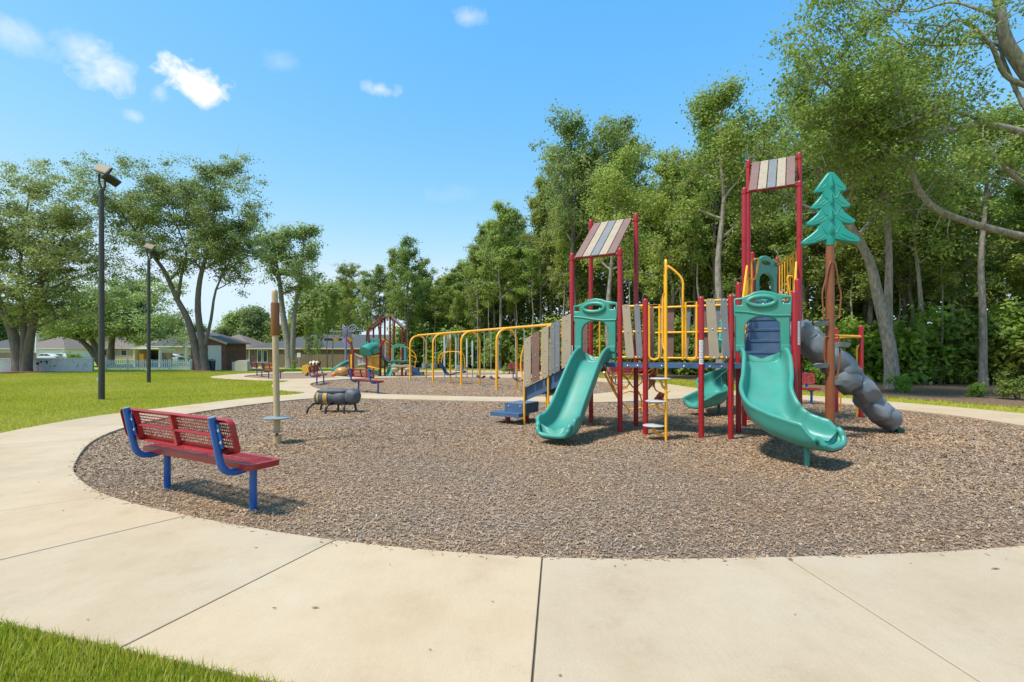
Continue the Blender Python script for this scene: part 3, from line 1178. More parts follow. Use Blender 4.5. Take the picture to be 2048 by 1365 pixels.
# ------------------------------------------------------------------ plank barriers on yellow rails
def barrier(a, b, z0, z1, planks, inset=PR, rail=0.021, name='plank_barrier', mids=1, both=False, off=0.0):
    """yellow rails with planks (t centre, width, lean, material) bolted in front; drawn from post a to b"""
    e = V(b) - V(a)
    L = e.length
    e.normalize()
    n = e.cross(Vector((0, 0, 1)))
    o0 = V(a) + n * off
    mb = MB()
    zs = [z0 + (z1 - z0) * i / (mids + 1) for i in range(mids + 2)]
    o = None
    for z in zs:
        mb = MB()
        mb.tube([o0 + e * inset + Vector((0, 0, z)), o0 + e * (L - inset) + Vector((0, 0, z))], rail, 10)
        r_ = part(name if o is None else 'rail', mb, M_YEL, o or PS)
        o = o or r_
    bo = MB()
    for t, wd, lean, m, side in planks:
        M4 = frame(o0 + e * (L * t), e)
        sgn = 1 if side > 0 else -1
        w2 = wd / 2
        h0, h1 = z0 - 0.02, z1 + 0.03
        ol = [(-w2 - lean, h0 + 0.03), (-w2 + 0.03 - lean, h0), (w2 - 0.03 - lean, h0), (w2 - lean, h0 + 0.03), (w2 * 0.92 + lean, h1 - 0.03), (w2 * 0.55 + lean, h1), (-w2 * 0.55 + lean, h1), (-w2 * 0.92 + lean, h1 - 0.03)]
        mp = MB()
        mp.plate([ol], 0.02, M4 @ Matrix.Translation((0, 0, sgn * (rail + 0.011))), 0.003)
        part('plank', mp, m, o, smooth=False)
        nn = M4.to_3x3() @ Vector((0, 0, sgn))
        for z in (z0, (z0 + z1) / 2, z1):
            f = (z - z0) / (z1 - z0)
            bo.bolt(M4 @ Vector((-lean + 2 * lean * f, z, sgn * (rail + 0.021))), nn, 0.011)
    if planks:
        stuff(part('bolts', bo, M_STEEL, o))
    return o


T_, Bn, Gr = M_TAN, M_BRN, M_GRY
# front, the two narrow bays
barrier(A2, N1, ZD + 0.10, ZD + 0.98, [(0.34, 0.145, -0.035, T_, 1), (0.74, 0.105, -0.025, Gr, 1)])
barrier(N2, B1, ZD + 0.10, ZD + 1.02, [(0.37, 0.15, -0.03, T_, 1), (0.80, 0.105, -0.02, Gr, 1)])
# back wall of the low deck
barrier(A4, mid(A4, B3, 0.98), ZD + 0.08, ZD + 1.02, [(0.16, 0.13, 0.0, Bn, 1), (0.26, 0.09, 0.02, T_, -1), (0.36, 0.13, 0.01, Bn, -1), (0.53, 0.085, 0.03, Gr, -1), (0.635, 0.125, 0.01, Bn, -1), (0.715, 0.125, 0.0, Bn, -1),
                                       (0.81, 0.10, 0.025, Gr, -1), (0.90, 0.10, 0.02, T_, -1), (0.97, 0.08, 0.0, Bn, -1)])
# back wall of the roofed low tower
barrier(A3, A4, ZD + 0.08, ZD + 0.98, [], name='rail_barrier', mids=0)
for t in (0.2, 0.42, 0.62, 0.82):
    mb = MB()
    q = mid(A3, A4, t)
    mb.tube([V(q, ZD + 0.08), V(q, ZD + 0.98)], 0.016, 8)
    part('baluster', mb, M_YEL, PS)


# yellow guard hoops at the ladder opening between N1 and N2
def hoop(p, d, z0, z1, wd, r=0.019):
    d = Vector((d[0], d[1], 0)).normalized()
    q = Vector((p[0], p[1], 0))
    c = 0.07
    pts = [q + Vector((0, 0, z1 - 0.0))]
    pts = [q + d * 0 + Vector((0, 0, z0 + c)), q + Vector((0, 0, z1)), q + d * wd + Vector((0, 0, z1)), q + d * wd + Vector((0, 0, z0 + c)), q + d * (wd - c * 0.3) + Vector((0, 0, z0 + c * 0.3)), q + d * (wd - c) + Vector((0, 0, z0)),
           q + d * c + Vector((0, 0, z0)), q + d * c * 0.3 + Vector((0, 0, z0 + c * 0.3))]
    mb = MB()
    mb.tube(pts, r, 8, closed=True)
    return mb


eN = (V(N2) - V(N1)).normalized()
part('guard_hoop', hoop(N1 + eN.to_2d() * 0.06 if False else (N1[0] + eN.x * 0.06, N1[1] + eN.y * 0.06), eN, ZD + 0.06, ZD + 0.99, 0.17), M_YEL, PS)
part('guard_hoop', hoop((N2[0] - eN.x * 0.24, N2[1] - eN.y * 0.24), eN, ZD + 0.06, ZD + 1.01, 0.17), M_YEL, PS)

# pod ladder: one pole with round steps, and the tall loop of handrail over it
pl = G(1332, 883)
nF = Vector((eN.y, -eN.x, 0))
if nF.y > 0:
    nF = -nF
mb = MB()
top1 = 2.90
qA = Vector((pl.x, pl.y, 0))
qB = V(mid(N1, N2, 0.36))
qC = V(mid(N1, N2, 0.68))
mb.tube(spline([qA + Vector((0, 0, -0.1)), qA + Vector((0, 0, 1.0)), qA + Vector((0, 0, 2.1)), qA.lerp(qB, 0.06) + Vector((0, 0, 2.78)), qA.lerp(qB, 0.25) + Vector((0, 0, 2.87)), qA.lerp(qB, 0.5) + Vector((0, 0, 2.88)), qA.lerp(qB, 0.93) + Vector((0, 0, 2.76)), qB + Vector((0, 0, 2.62)), qB + Vector((0, 0, 2.0)), qB + Vector((0, 0, ZD + 0.04))], 6), 0.021, 10)
mb.tube(spline([qB + Vector((0, 0, 2.70)), qB.lerp(qC, 0.15) + Vector((0, 0, 2.83)), qB.lerp(qC, 0.3) + Vector((0, 0, 2.82)), qB.lerp(qC, 0.8) + Vector((0, 0, 2.68)), qC + Vector((0, 0, 2.56)), qC + Vector((0, 0, 2.3)), qC + Vector((0, 0, ZD + 0.06))], 6), 0.019, 10)
mb.tube(spline([qA + Vector((0.0, 0, 1.42)), qA + Vector((-0.03, 0.06, 1.55)), qA + Vector((-0.03, 0.08, 2.1)), qA + Vector((-0.02, 0.08, 2.30)), qA + Vector((0.0, 0.0, 2.36))], 5), 0.015, 8)
lad = part('pod_ladder', mb, M_YEL, PS, label='yellow pole ladder with round grey foot pods')
for k, (zz, dx, sidev) in enumerate(((0.23, -0.17, -1), (0.62, -0.13, -1), (0.98, -0.06, 1))):
    c = qA + Vector((dx, 0.10, zz))
    pod = MB()
    pod.lathe([(0.0, -0.022), (0.10, -0.02), (0.165, -0.004), (0.168, 0.006), (0.15, 0.014), (0.0, 0.016)], c, 24)
    part('foot_pod', pod, M_LGRY, lad)
    br = MB()
    br.tube(spline([c + Vector((0, 0, -0.02)), c + Vector((0.02, -0.02, -0.09)), c.lerp(qA + Vector((0, 0, zz - 0.15)), 0.55) + Vector((0, 0, -0.05)), qA + Vector((0, 0, zz - 0.155))], 5), 0.02, 8)
    part('pod_bracket', br, M_YEL, lad)

# ------------------------------------------------------------------ wavy climber net and vine panels behind the deck
mb = MB()


def vine(l, r=0.017):
    mb.tube(spline([P(*q) for q in l], 5), r, 8)


vine([(1208, 722, 9.9), (1225, 770, 10.6), (1240, 800, 10.9), (1258, 822, 11.1), (1252, 834, 11.2)])
vine([(1208, 745, 10.2), (1232, 790, 10.9), (1240, 802, 10.9)], 0.022)
vine([(1214, 742, 10.1), (1228, 752, 10.2), (1242, 750, 10.2), (1254, 758, 10.3), (1258, 768, 10.4), (1250, 773, 10.5), (1236, 771, 10.5), (1226, 764, 10.3), (1222, 752, 10.2)])
vine([(1248, 733, 9.9), (1246, 748, 10.1), (1258, 756, 10.2), (1266, 742, 10.0), (1270, 733, 9.9)])
vine([(1254, 758, 10.3), (1268, 776, 10.6), (1280, 768, 10.5), (1290, 758, 10.3)])
vine([(1246, 787, 10.7), (1260, 783, 10.7), (1278, 788, 10.8), (1286, 790, 10.8)])
vine([(1256, 819, 11.1), (1270, 819, 11.1), (1283, 815, 11.0)])
vine([(1268, 746, 10.1), (1284, 750, 10.2), (1298, 742, 10.1), (1312, 732, 9.9)])
vine([(1276, 782, 10.7), (1283, 800, 10.9), (1281, 818, 11.1), (1284, 838, 11.3)])
vine([(1283, 812, 11.0), (1303, 811, 11.0), (1322, 806, 10.9), (1334, 800, 10.8)])
vine([(1308, 770, 10.5), (1312, 781, 10.7), (1328, 787, 10.7), (1340, 782, 10.7)])
vine([(1316, 733, 9.9), (1312, 752, 10.2), (1307, 774, 10.5)], 0.02)
net = part('vine_climber', mb, M_YEL, PS, label='tangled yellow vine climber under the low deck')
M_LEAFP = mat('orange_leaf_panel', (0.36, 0.075, 0.035), 0.5, 0.3, 12)
for pts in ([(1298, 752), (1309, 735), (1311, 748), (1308, 768), (1297, 780)], [(1308, 798), (1319, 784), (1329, 787), (1326, 802), (1312, 810)]):
    lp = MB()
    c3 = [P(x, y, 10.2 if y < 780 else 10.7) for x, y in pts]
    n_ = Vector((0.2, -1, 0.15)).normalized()
    k = len(c3)
    lp.add([q + n_ * 0.012 for q in c3] + [q - n_ * 0.012 for q in c3], [tuple(range(k)), tuple(range(2 * k - 1, k - 1, -1))] + [(i, k + i, k + (i + 1) % k, (i + 1) % k) for i in range(k)])
    o = part('leaf_panel', lp, M_LEAFP, net, smooth=False)
    vn = MB()
    cc = sum(c3, Vector()) / k
    for q in c3:
        vn.tube([cc + n_ * 0.016, q + n_ * 0.016], 0.007, 6)
    part('leaf_vein', vn, M_BLACK, net)

# ------------------------------------------------------------------ rail guards of the upper decks
for side in (0, 1):
    a0, b0 = (B3, C1) if side == 0 else (B4, C2)
    mb = MB()
    # handrails following the stair, then guards with uprights
    s_ = 0.10 if side == 0 else -0.10
    d = (V(C2) - V(C1)).normalized() * (0.05 if side == 0 else -0.05)
    p0, p1 = V(a0) + d, V(b0) + d
    mb.tube(spline([p0 + Vector((0, 0, ZD + 0.08)), p0 + Vector((0, 0, ZD + 0.5)), p0.lerp(p1, 0.08) + Vector((0, 0, ZD + 0.95)), p0.lerp(p1, 0.2) + Vector((0, 0, ZD + 1.12)), p0.lerp(p1, 0.92) + Vector((0, 0, ZC + 0.98)), p1 + Vector((0, 0, ZC + 0.9))], 6), 0.019, 8)
    mb.tube([p0.lerp(p1, 0.04) + Vector((0, 0, ZD + 0.1)), p0.lerp(p1, 0.96) + Vector((0, 0, ZC + 0.1))], 0.019, 8)
    for t in (0.16, 0.3, 0.44, 0.58, 0.72, 0.86):
        q = p0.lerp(p1, t)
        mb.tube([q + Vector((0, 0, ZD + 0.1 + (ZC - ZD) * t)), q + Vector((0, 0, ZD + 1.0 + (ZC - ZD) * t))], 0.0125, 8)
    part('stair_rail', mb, M_YEL, PS)
for a, b, z0, n_ in ((C1, C3, ZC, 6), (C2, C4, ZC, 6), (C4, D5, ZE, 7), (C3, D3, ZE, 6)):
    mb = MB()
    p0, p1 = V(a), V(b)
    for z in (z0 + 0.09, z0 + 1.0):
        mb.tube([p0.lerp(p1, 0.05) + Vector((0, 0, z)), p0.lerp(p1, 0.95) + Vector((0, 0, z))], 0.019, 8)
    for i in range(n_):
        q = p0.lerp(p1, (i + 1) / (n_ + 1))
        mb.tube([q + Vector((0, 0, z0 + 0.09)), q + Vector((0, 0, z0 + 1.0))], 0.0125, 8)
    part('guard_rail', mb, M_YEL, PS)
# bent grab loops beside the upper openings
for (px, py, Yv, w_) in ((1492, 560, 9.3, -1), (1508, 520, 10.2, -1), (1585, 555, 9.0, 1), (1590, 520, 9.7, 1)):
    c = P(px, py, Yv)
    mb = MB()
    mb.tube(spline([c, c + Vector((0.03 * -w_, 0, 0.02)), c + Vector((0.09 * -w_, 0, 0.0)), c + Vector((0.08 * -w_, 0, -0.12)), c + Vector((0.03 * -w_, 0, -0.38)), c + Vector((-0.02 * -w_, 0, -0.42))], 5), 0.019, 8)
    part('grab_loop', mb, M_YEL, PS)
# step up between the two upper decks
flight(C3, C4, mid(C3, D3, 0.45), mid(C4, D5, 0.45), ZC, ZE, 2, 0.12)

# ------------------------------------------------------------------ moulded boulder climber on the right
rnd = random.Random(11)
tp = Vector((5.02, 8.52, 1.78))
bt = Vector((6.62, 8.38, 0.10))
d = (bt - tp).normalized()
side = Vector((0, 0, 1)).cross(d).normalized()
up = d.cross(side)
Mr = Matrix((d, side, up)).transposed()
mb = MB()
Lr = (bt - tp).length
lay = [(0.02, 0.00, 0.00, 0.17, 0.26, 0.20), (0.12, 0.04, 0.05, 0.22, 0.24, 0.17), (0.17, -0.09, -0.04, 0.21, 0.19, 0.19), (0.28, 0.05, 0.03, 0.22, 0.25, 0.19), (0.34, -0.11, 0.02, 0.20, 0.16, 0.17), (0.44, 0.03, 0.05, 0.23, 0.25, 0.20),
       (0.50, -0.10, -0.07, 0.19, 0.17, 0.17), (0.58, 0.07, 0.02, 0.18, 0.22, 0.17), (0.66, -0.04, 0.05, 0.20, 0.23, 0.16), (0.76, 0.05, 0.02, 0.18, 0.22, 0.17), (0.82, -0.07, -0.03, 0.16, 0.16, 0.14), (0.90, 0.01, 0.03, 0.16, 0.20, 0.15), (0.965, 0.0, 0.0, 0.09, 0.14, 0.10)]
for k, (t, sx_, uz, rx, ry, rz_) in enumerate(lay):
    vs, fs = lump((0, 0, 0), rx * 1.22, ry * 1.08, rz_ * 1.08, 12, k * 3.7, 0.22, sq=0.66)
    tw = Matrix.Rotation(rnd.uniform(-0.4, 0.4), 3, 'Z') @ Matrix.Rotation(rnd.uniform(-0.35, 0.35), 3, 'X')
    c = tp.lerp(bt, t) + side * sx_ + up * uz + Vector((0, 0, 0.06 * math.sin(t * math.pi)))
    mb.add([c + Mr @ (tw @ v) for v in vs], fs)
rk = part('boulder_climber', mb, M_ROCK, PS, angle=62, label='grey moulded boulder climber running down to the right')
mb = MB()
seam = []
for i in range(19):
    t = i / 18
    c = tp.lerp(bt, t) + side * (-0.02 + 0.03 * math.sin(i * 1.1)) + Vector((0, 0, 0.06 * math.sin(t * math.pi)))
    best = 0.1
    for (tt, sx_, uz, rx, ry, rz_) in lay:
        q = ((t - tt) * Lr / rx) ** 2
        if q < 1:
            best = max(best, uz + rz_ * (1 - q) ** 0.4 * 1.02)
    seam.append(c + up * best)
mb.tube(spline(seam, 2), 0.005, 6)
part('mould_seam', mb, M_BLACK, rk)
mb = MB()
mb.bar(bt + Vector((-0.05, 0, 0.05)), bt + Vector((0.16, -0.02, -0.06)), 0.02, 0.06)
mb.bar(bt + Vector((0.06, 0.02, -0.02)), bt + Vector((0.06, 0.02, -0.16)), 0.1, 0.03, up=(1, 0, 0))
part('anchor_bracket', mb, M_DGRN, rk, smooth=False)

# ------------------------------------------------------------------ transfer steps and the ramped stair on the left
uA = (V(A1) - V(A3))
eS = Vector((-0.857, 0.515, 0))         # away from the tower, down the stair
fS = Vector((0.515, 0.857, 0))          # across the stair, away from the camera
s0 = V(A1) - eS * 0.02
RUN, ZT = 1.02, 0.40


def sp(s, wv, z):
    return s0 + eS * s + fS * wv + Vector((0, 0, z))


for k, (wv, m) in enumerate(((0.02, M_DECK), (0.88, M_DECK))):
    mb = MB()
    a0, a1 = sp(0.02, wv, ZD - 0.04), sp(RUN, wv, 0.72)
    q = [a0 + Vector((0, 0, 0)), a1 + Vector((0, 0, 0)), a1 + Vector((0, 0, -0.26)), a0 + Vector((0, 0, -0.28))]
    q2 = [p + fS * 0.02 for p in q]
    mb.add(q + q2, [(0, 1, 2, 3), (7, 6, 5, 4), (0, 4, 5, 1), (1, 5, 6, 2), (2, 6, 7, 3), (3, 7, 4, 0)])
    part('stringer', mb, m, PS, smooth=False)
for k in range(5):
    mb = MB()
    s_a = 0.06 + k * 0.19
    z = ZD - 0.06 - (k + 0.6) * 0.105
    c = sp(s_a + 0.10, 0.46, z)
    mb.box(c, (0.22, 0.84, 0.03), math.atan2(eS.y, eS.x))
    c2 = sp(s_a + 0.0, 0.46, z - 0.06)
    mb.box(c2, (0.02, 0.84, 0.09), math.atan2(eS.y, eS.x))
    part('stair_step', mb, M_DECK, PS, smooth=False)
tr = MB()
tr.box(sp(RUN + 0.24, 0.30, 0.295), (0.44, 0.62, 0.21), math.atan2(eS.y, eS.x))
box1 = part('transfer_deck', tr, M_DECK, PS, smooth=False, label='blue box step at the foot of the plank stair')
tr = MB()
tr.box(sp(RUN + 0.36, 0.02, 0.185), (0.66, 0.40, 0.075), math.atan2(eS.y, eS.x))
part('transfer_step', tr, M_DECK, PS, smooth=False)
bo = MB()
for s_ in (RUN + 0.10, RUN + 0.36):
    bo.bolt(sp(s_, -0.012, 0.345), -fS, 0.016)
stuff(part('bolts', bo, M_STEEL, box1))
nb = MB()
for i in range(6):
    for j in range(4):
        c = sp(RUN + 0.08 + i * 0.06, 0.08 + j * 0.12, 0.402)
        nb.tube([c - Vector((0, 0, 0.003)), c + Vector((0, 0, 0.005))], [0.010, 0.006], 6)
stuff(part('grip_nubs', nb, M_LGRY, box1))
for s_, wv in ((RUN + 0.42, 0.05), (RUN + 0.20, 0.42)):
    mb = MB()
    c = sp(s_, wv, 0)
    mb.tube([c + Vector((0, 0, -0.1)), c + Vector((0, 0, 0.17))], 0.055, 14)
    part('transfer_post', mb, M_RED, PS)


# plank walls of the stair, planks on three sloping rails
def stair_wall(wv, back=False):
    mb = MB()

    def rz(s, h):
        return ZD + 0.01 + h - 0.46 * (s / RUN)
    curve_top = [sp(0.02, wv, rz(0.0, 0.88)), sp(0.25, wv, rz(0.25, 0.88)), sp(0.55, wv, rz(0.55, 0.88)), sp(0.85, wv, rz(0.85, 0.86)), sp(0.99, wv, rz(0.98, 0.78)), sp(1.08, wv, rz(1.04, 0.58)), sp(1.09, wv, rz(1.06, 0.30)), sp(1.01, wv, rz(1.0, 0.05))]
    mb.tube(spline(curve_top, 5), 0.019, 8)
    for h in (0.05, 0.32, 0.58):
        mb.tube([sp(0.02, wv, rz(0.02, h)), sp(0.98, wv, rz(0.98, h * 0.95))], 0.017, 8)
    for s_ in (0.50, RUN):
        mb.tube([sp(s_, wv, -0.1), sp(s_, wv, rz(s_, 0.08 if s_ > 0.6 else 0.86))], 0.021, 10)
    o = part('plank_barrier', mb, M_YEL, PS)
    lay = [(0.11, 0.19, T_, 0.0), (0.29, 0.095, Gr, 0.0), (0.39, 0.095, Gr, 0.0), (0.55, 0.15, T_, 0.0), (0.75, 0.155, Bn, 0.0), (0.93, 0.155, T_, 0.0)]
    if back:
        lay = [(0.15, 0.15, Bn, 0), (0.35, 0.15, T_, 0), (0.55, 0.12, Bn, 0), (0.75, 0.12, Gr, 0), (0.92, 0.13, T_, 0)]
    M4 = Matrix((eS, Vector((0, 0, 1)), eS.cross(Vector((0, 0, 1))))).transposed().to_4x4()
    M4.translation = s0 + fS * (wv - 0.032)
    bo = MB()
    for s_, wd, m, _ in lay:
        l, r_ = s_ - wd / 2, s_ + wd / 2
        top = lambda s: rz(s, 0.885 - 0.05 * sstep(0.8, 1.05, s))
        ol = [(l, rz(l, -0.04)), (r_, rz(r_, -0.04)), (r_, top(r_)), (s_ + wd * 0.2, top(s_) + 0.01), (l, top(l))]
        mp = MB()
        mp.plate([ol[::-1]], 0.02, M4, 0.003)
        part('plank', mp, m, o, smooth=False)
        for h in (0.05, 0.46, 0.82 - 0.05 * sstep(0.8, 1.05, s_)):
            bo.bolt(M4 @ Vector((s_, rz(s_, h), 0)) - fS * 0.011, -fS, 0.010)
    stuff(part('bolts', bo, M_STEEL, o))


stair_wall(-0.02)
stair_wall(0.93, True)

# red and yellow chin-up ladder posts beyond the boulder climber
for px, base, top in ((1722, 835.5, 651), (1672.6, 826, 655)):
    g = G(px, base)
    post((g.x, g.y), CAM_H + (HOR - top) * g.y / FPX)
g1, g2 = G(1722, 835.5), G(1672.6, 826)
mb = MB()
zb = CAM_H + (HOR - 674) * g1.y / FPX
mb.tube([V(g1, zb), V(C4, zb + 0.02)], 0.03, 10)
mb.tube([V(g2, zb), V(D5, zb + 0.05)], 0.03, 10)
mb.tube([V(g1, zb), V(g2, zb)], 0.02, 10)
for g, dx in ((g1, -0.09), (g2, 0.10)):
    mb.tube([(g.x + dx, g.y, -0.1), (g.x + dx, g.y, zb - 0.28), (g.x + dx * 0.7, g.y, zb - 0.2), (g.x, g.y, zb - 0.15)], 0.018, 8)
part('ladder_rail', mb, M_YEL, PS)

# ------------------------------------------------------------------ tree-shaped climbing pole
tpole = G(1660, 881)     # its foot is hidden behind the lip of the curved slide
TC = thing('tree_climber', 'brown climbing pole with grey leaf steps, topped by a moulded teal pine tree', 'climber', (tpole.x, tpole.y, 0), world=True)
tx, ty = tpole.x, tpole.y
mb = MB()
mb.tube([(tx, ty, -0.6), (tx, ty, 1.9), (tx, ty, 3.0), (tx, ty, 3.66)], [0.088, 0.083, 0.078, 0.075], 20)
part('pole', mb, M_POLE, TC)
cap = MB()
cap.tube([(tx, ty, 3.60), (tx, ty, 3.72)], [0.085, 0.1], 20)
# the flat-moulded pine: four tiers, ridged in the middle
zb0, zt0 = 3.62, 5.09
H_ = zt0 - zb0
xs_half = [(0.52, 0.00), (0.55, 0.03), (0.46, 0.13), (0.31, 0.27), (0.21, 0.285), (0.30, 0.30), (0.42, 0.32)]
half = [(0.0, 0.055), (0.10, 0.055), (0.30, 0.02), (0.50, 0.0), (0.535, 0.035), (0.50, 0.075), (0.36, 0.145), (0.27, 0.20), (0.20, 0.285),
        (0.32, 0.265), (0.43, 0.272), (0.445, 0.315), (0.34, 0.37), (0.25, 0.43), (0.185, 0.50), (0.27, 0.485), (0.345, 0.50), (0.355, 0.535), (0.27, 0.60), (0.20, 0.66), (0.145, 0.725),
        (0.22, 0.715), (0.282, 0.73), (0.285, 0.765), (0.20, 0.85), (0.12, 0.93), (0.055, 0.99), (0.0, 1.0)]
out = [(x, y * H_) for x, y in half] + [(-x, y * H_) for x, y in half[-2:0:-1]]
ez = Vector((0.94, -0.34, 0)).normalized()
M4 = frame((tx, ty, zb0), Vector((0.97, -0.24, 0)))
M_PTEAL = mat('pine_teal_plastic', (0.012, 0.275, 0.232), 0.38, 0.08, 3, bump=0.03, bscale=160, dirt=0.08)
tm = MB()
tm.plate([out[::-1]], 0.13, M4, 0.022)
pine = part('pine_tree_panel', tm, M_PTEAL, TC, angle=60)
rg = MB()
for sgn in (1, -1):
    for k, (y0, y1) in enumerate(((0.06, 0.34), (0.29, 0.55), (0.515, 0.78), (0.74, 1.0))):
        yb, yt = y0 * H_ + (0.06 if k == 0 else 0), y1 * H_
        hw = (0.075, 0.068, 0.06, 0.05)[k]
        vs = [(0, yt - 0.03, 0.055), (-hw, yb + 0.13, 0.06), (0, yb + 0.09, 0.14), (hw, yb + 0.13, 0.06), (0, yb + 0.01, 0.06)]
        if k == 3:
            vs = [(0, yt - 0.01, 0.05), (-0.075, yb + 0.12, 0.06), (0, yb + 0.09, 0.145), (0.075, yb + 0.12, 0.06), (0, yb + 0.0, 0.06)]
        rg.add([M4 @ Vector((x, y, z * sgn)) for x, y, z in vs], [(0, 1, 2), (0, 2, 3), (1, 4, 2), (2, 4, 3)] if sgn > 0 else [(0, 2, 1), (0, 3, 2), (1, 2, 4), (2, 3, 4)])
part('branch_tip', rg, M_PTEAL, pine, angle=85)
gr = MB()
for s_ in (1, -1):
    for k, (y0, wd) in enumerate(((0.0, 0.46), (0.25, 0.38), (0.48, 0.30), (0.715, 0.235))):
        for (f, l) in ((1.0, 0.96), (0.72, 0.62)) if k < 3 else ((0.8, 0.9),):
            pts = [M4 @ Vector((s_ * wd * q * l, (y0 + 0.055 + (0.22 * (1 - q) ** 1.6) * f * 0.8) * H_, 0.066)) for q in (0.95, 0.75, 0.55, 0.40)]
            gr.tube(spline(pts, 3), 0.0065, 6)
        if k == 3:
            continue
        pts = [M4 @ Vector((s_ * (0.06 + 0.10 * q), (y0 + 0.145 + 0.10 * q * q) * H_, 0.067)) for q in (0, 0.5, 1)]
        gr.tube(spline(pts, 3), 0.008, 6)
stuff(part('needle_grooves', gr, M_PTEAL, pine))
part('tree_socket', cap, M_PTEAL, TC)
# leaf steps and bent handles
for k, (zz, sd) in enumerate(((-0.25, -1), (0.78, 1), (1.12, -1), (1.55, 1), (1.98, -1))):
    lf = MB()
    ang = 0 if sd > 0 else math.pi
    ang += (-0.35 if sd > 0 else 0.15)
    d = Vector((math.cos(ang), math.sin(ang), 0))
    n_ = Vector((-d.y, d.x, 0))
    c = Vector((tx, ty, zz))
    ol = [(0.06, 0.05), (0.14, 0.09), (0.24, 0.095), (0.33, 0.05), (0.375, 0.0)]
    top, bot = [], []
    for x, y in ol + [(a, -b) for a, b in ol[-2::-1]]:
        lift = 0.02 * math.sin(x * 8)
        top.append(c + d * x + n_ * y + Vector((0, 0, 0.03 + lift + abs(y) * 0.25)))
        bot.append(c + d * (x * 0.86) + n_ * y * 0.6 + Vector((0, 0, -0.045 + lift)))
    m_ = len(top)
    lf.add(top + bot, [tuple(range(m_))[::-1], tuple(range(m_, 2 * m_))] + [(i, (i + 1) % m_, m_ + (i + 1) % m_, m_ + i) for i in range(m_)])
    lf.tube([c + d * 0.07 + Vector((0, 0, 0.0)), c + d * 0.0 + Vector((0, 0, 0.0))], 0.03, 8)
    part('leaf_step', lf, M_SLATE, TC, smooth=True, angle=50)
for sd, z0, z1, w_ in ((-1, 2.10, 3.28, 0.19), (1, 2.12, 3.26, 0.19), (-1, 0.95, 1.72, 0.16), (1, 0.78, 1.74, 0.17)):
    hd = MB()
    yo = -0.05
    if z0 > 2:
        pts = [(tx, ty + yo, z1), (tx + sd * 0.06, ty + yo - 0.03, z1 - 0.08), (tx + sd * w_ * 0.8, ty + yo, z1 - 0.5), (tx + sd * w_, ty + yo, (z0 + z1) / 2 - 0.1), (tx + sd * w_ * 0.88, ty + yo, z0 + 0.12), (tx + sd * w_ * 0.8, ty + yo, z0), (tx + sd * 0.07, ty + yo, z0)]
    else:
        pts = [(tx + sd * 0.07, ty + yo, z1), (tx + sd * w_ * 0.8, ty + yo, z1), (tx + sd * w_ * 0.9, ty + yo, z1 - 0.1), (tx + sd * w_, ty + yo, (z0 + z1) / 2 + 0.1), (tx + sd * w_ * 0.8, ty + yo, z0 + 0.25), (tx + sd * 0.08, ty + yo, z0 + 0.05), (tx + sd * 0.05, ty + yo, z0)]
    hd.tube(spline(pts, 4), 0.0155, 8)
    part('handle', hd, M_POLE, TC)


def fit(o, M):
    for ch in o.children:
        ch.data.transform(M)
        fit(ch, M)


fit(TC, Matrix.Translation((0, 0, 0.304)) @ Matrix.Scale(0.779, 4))
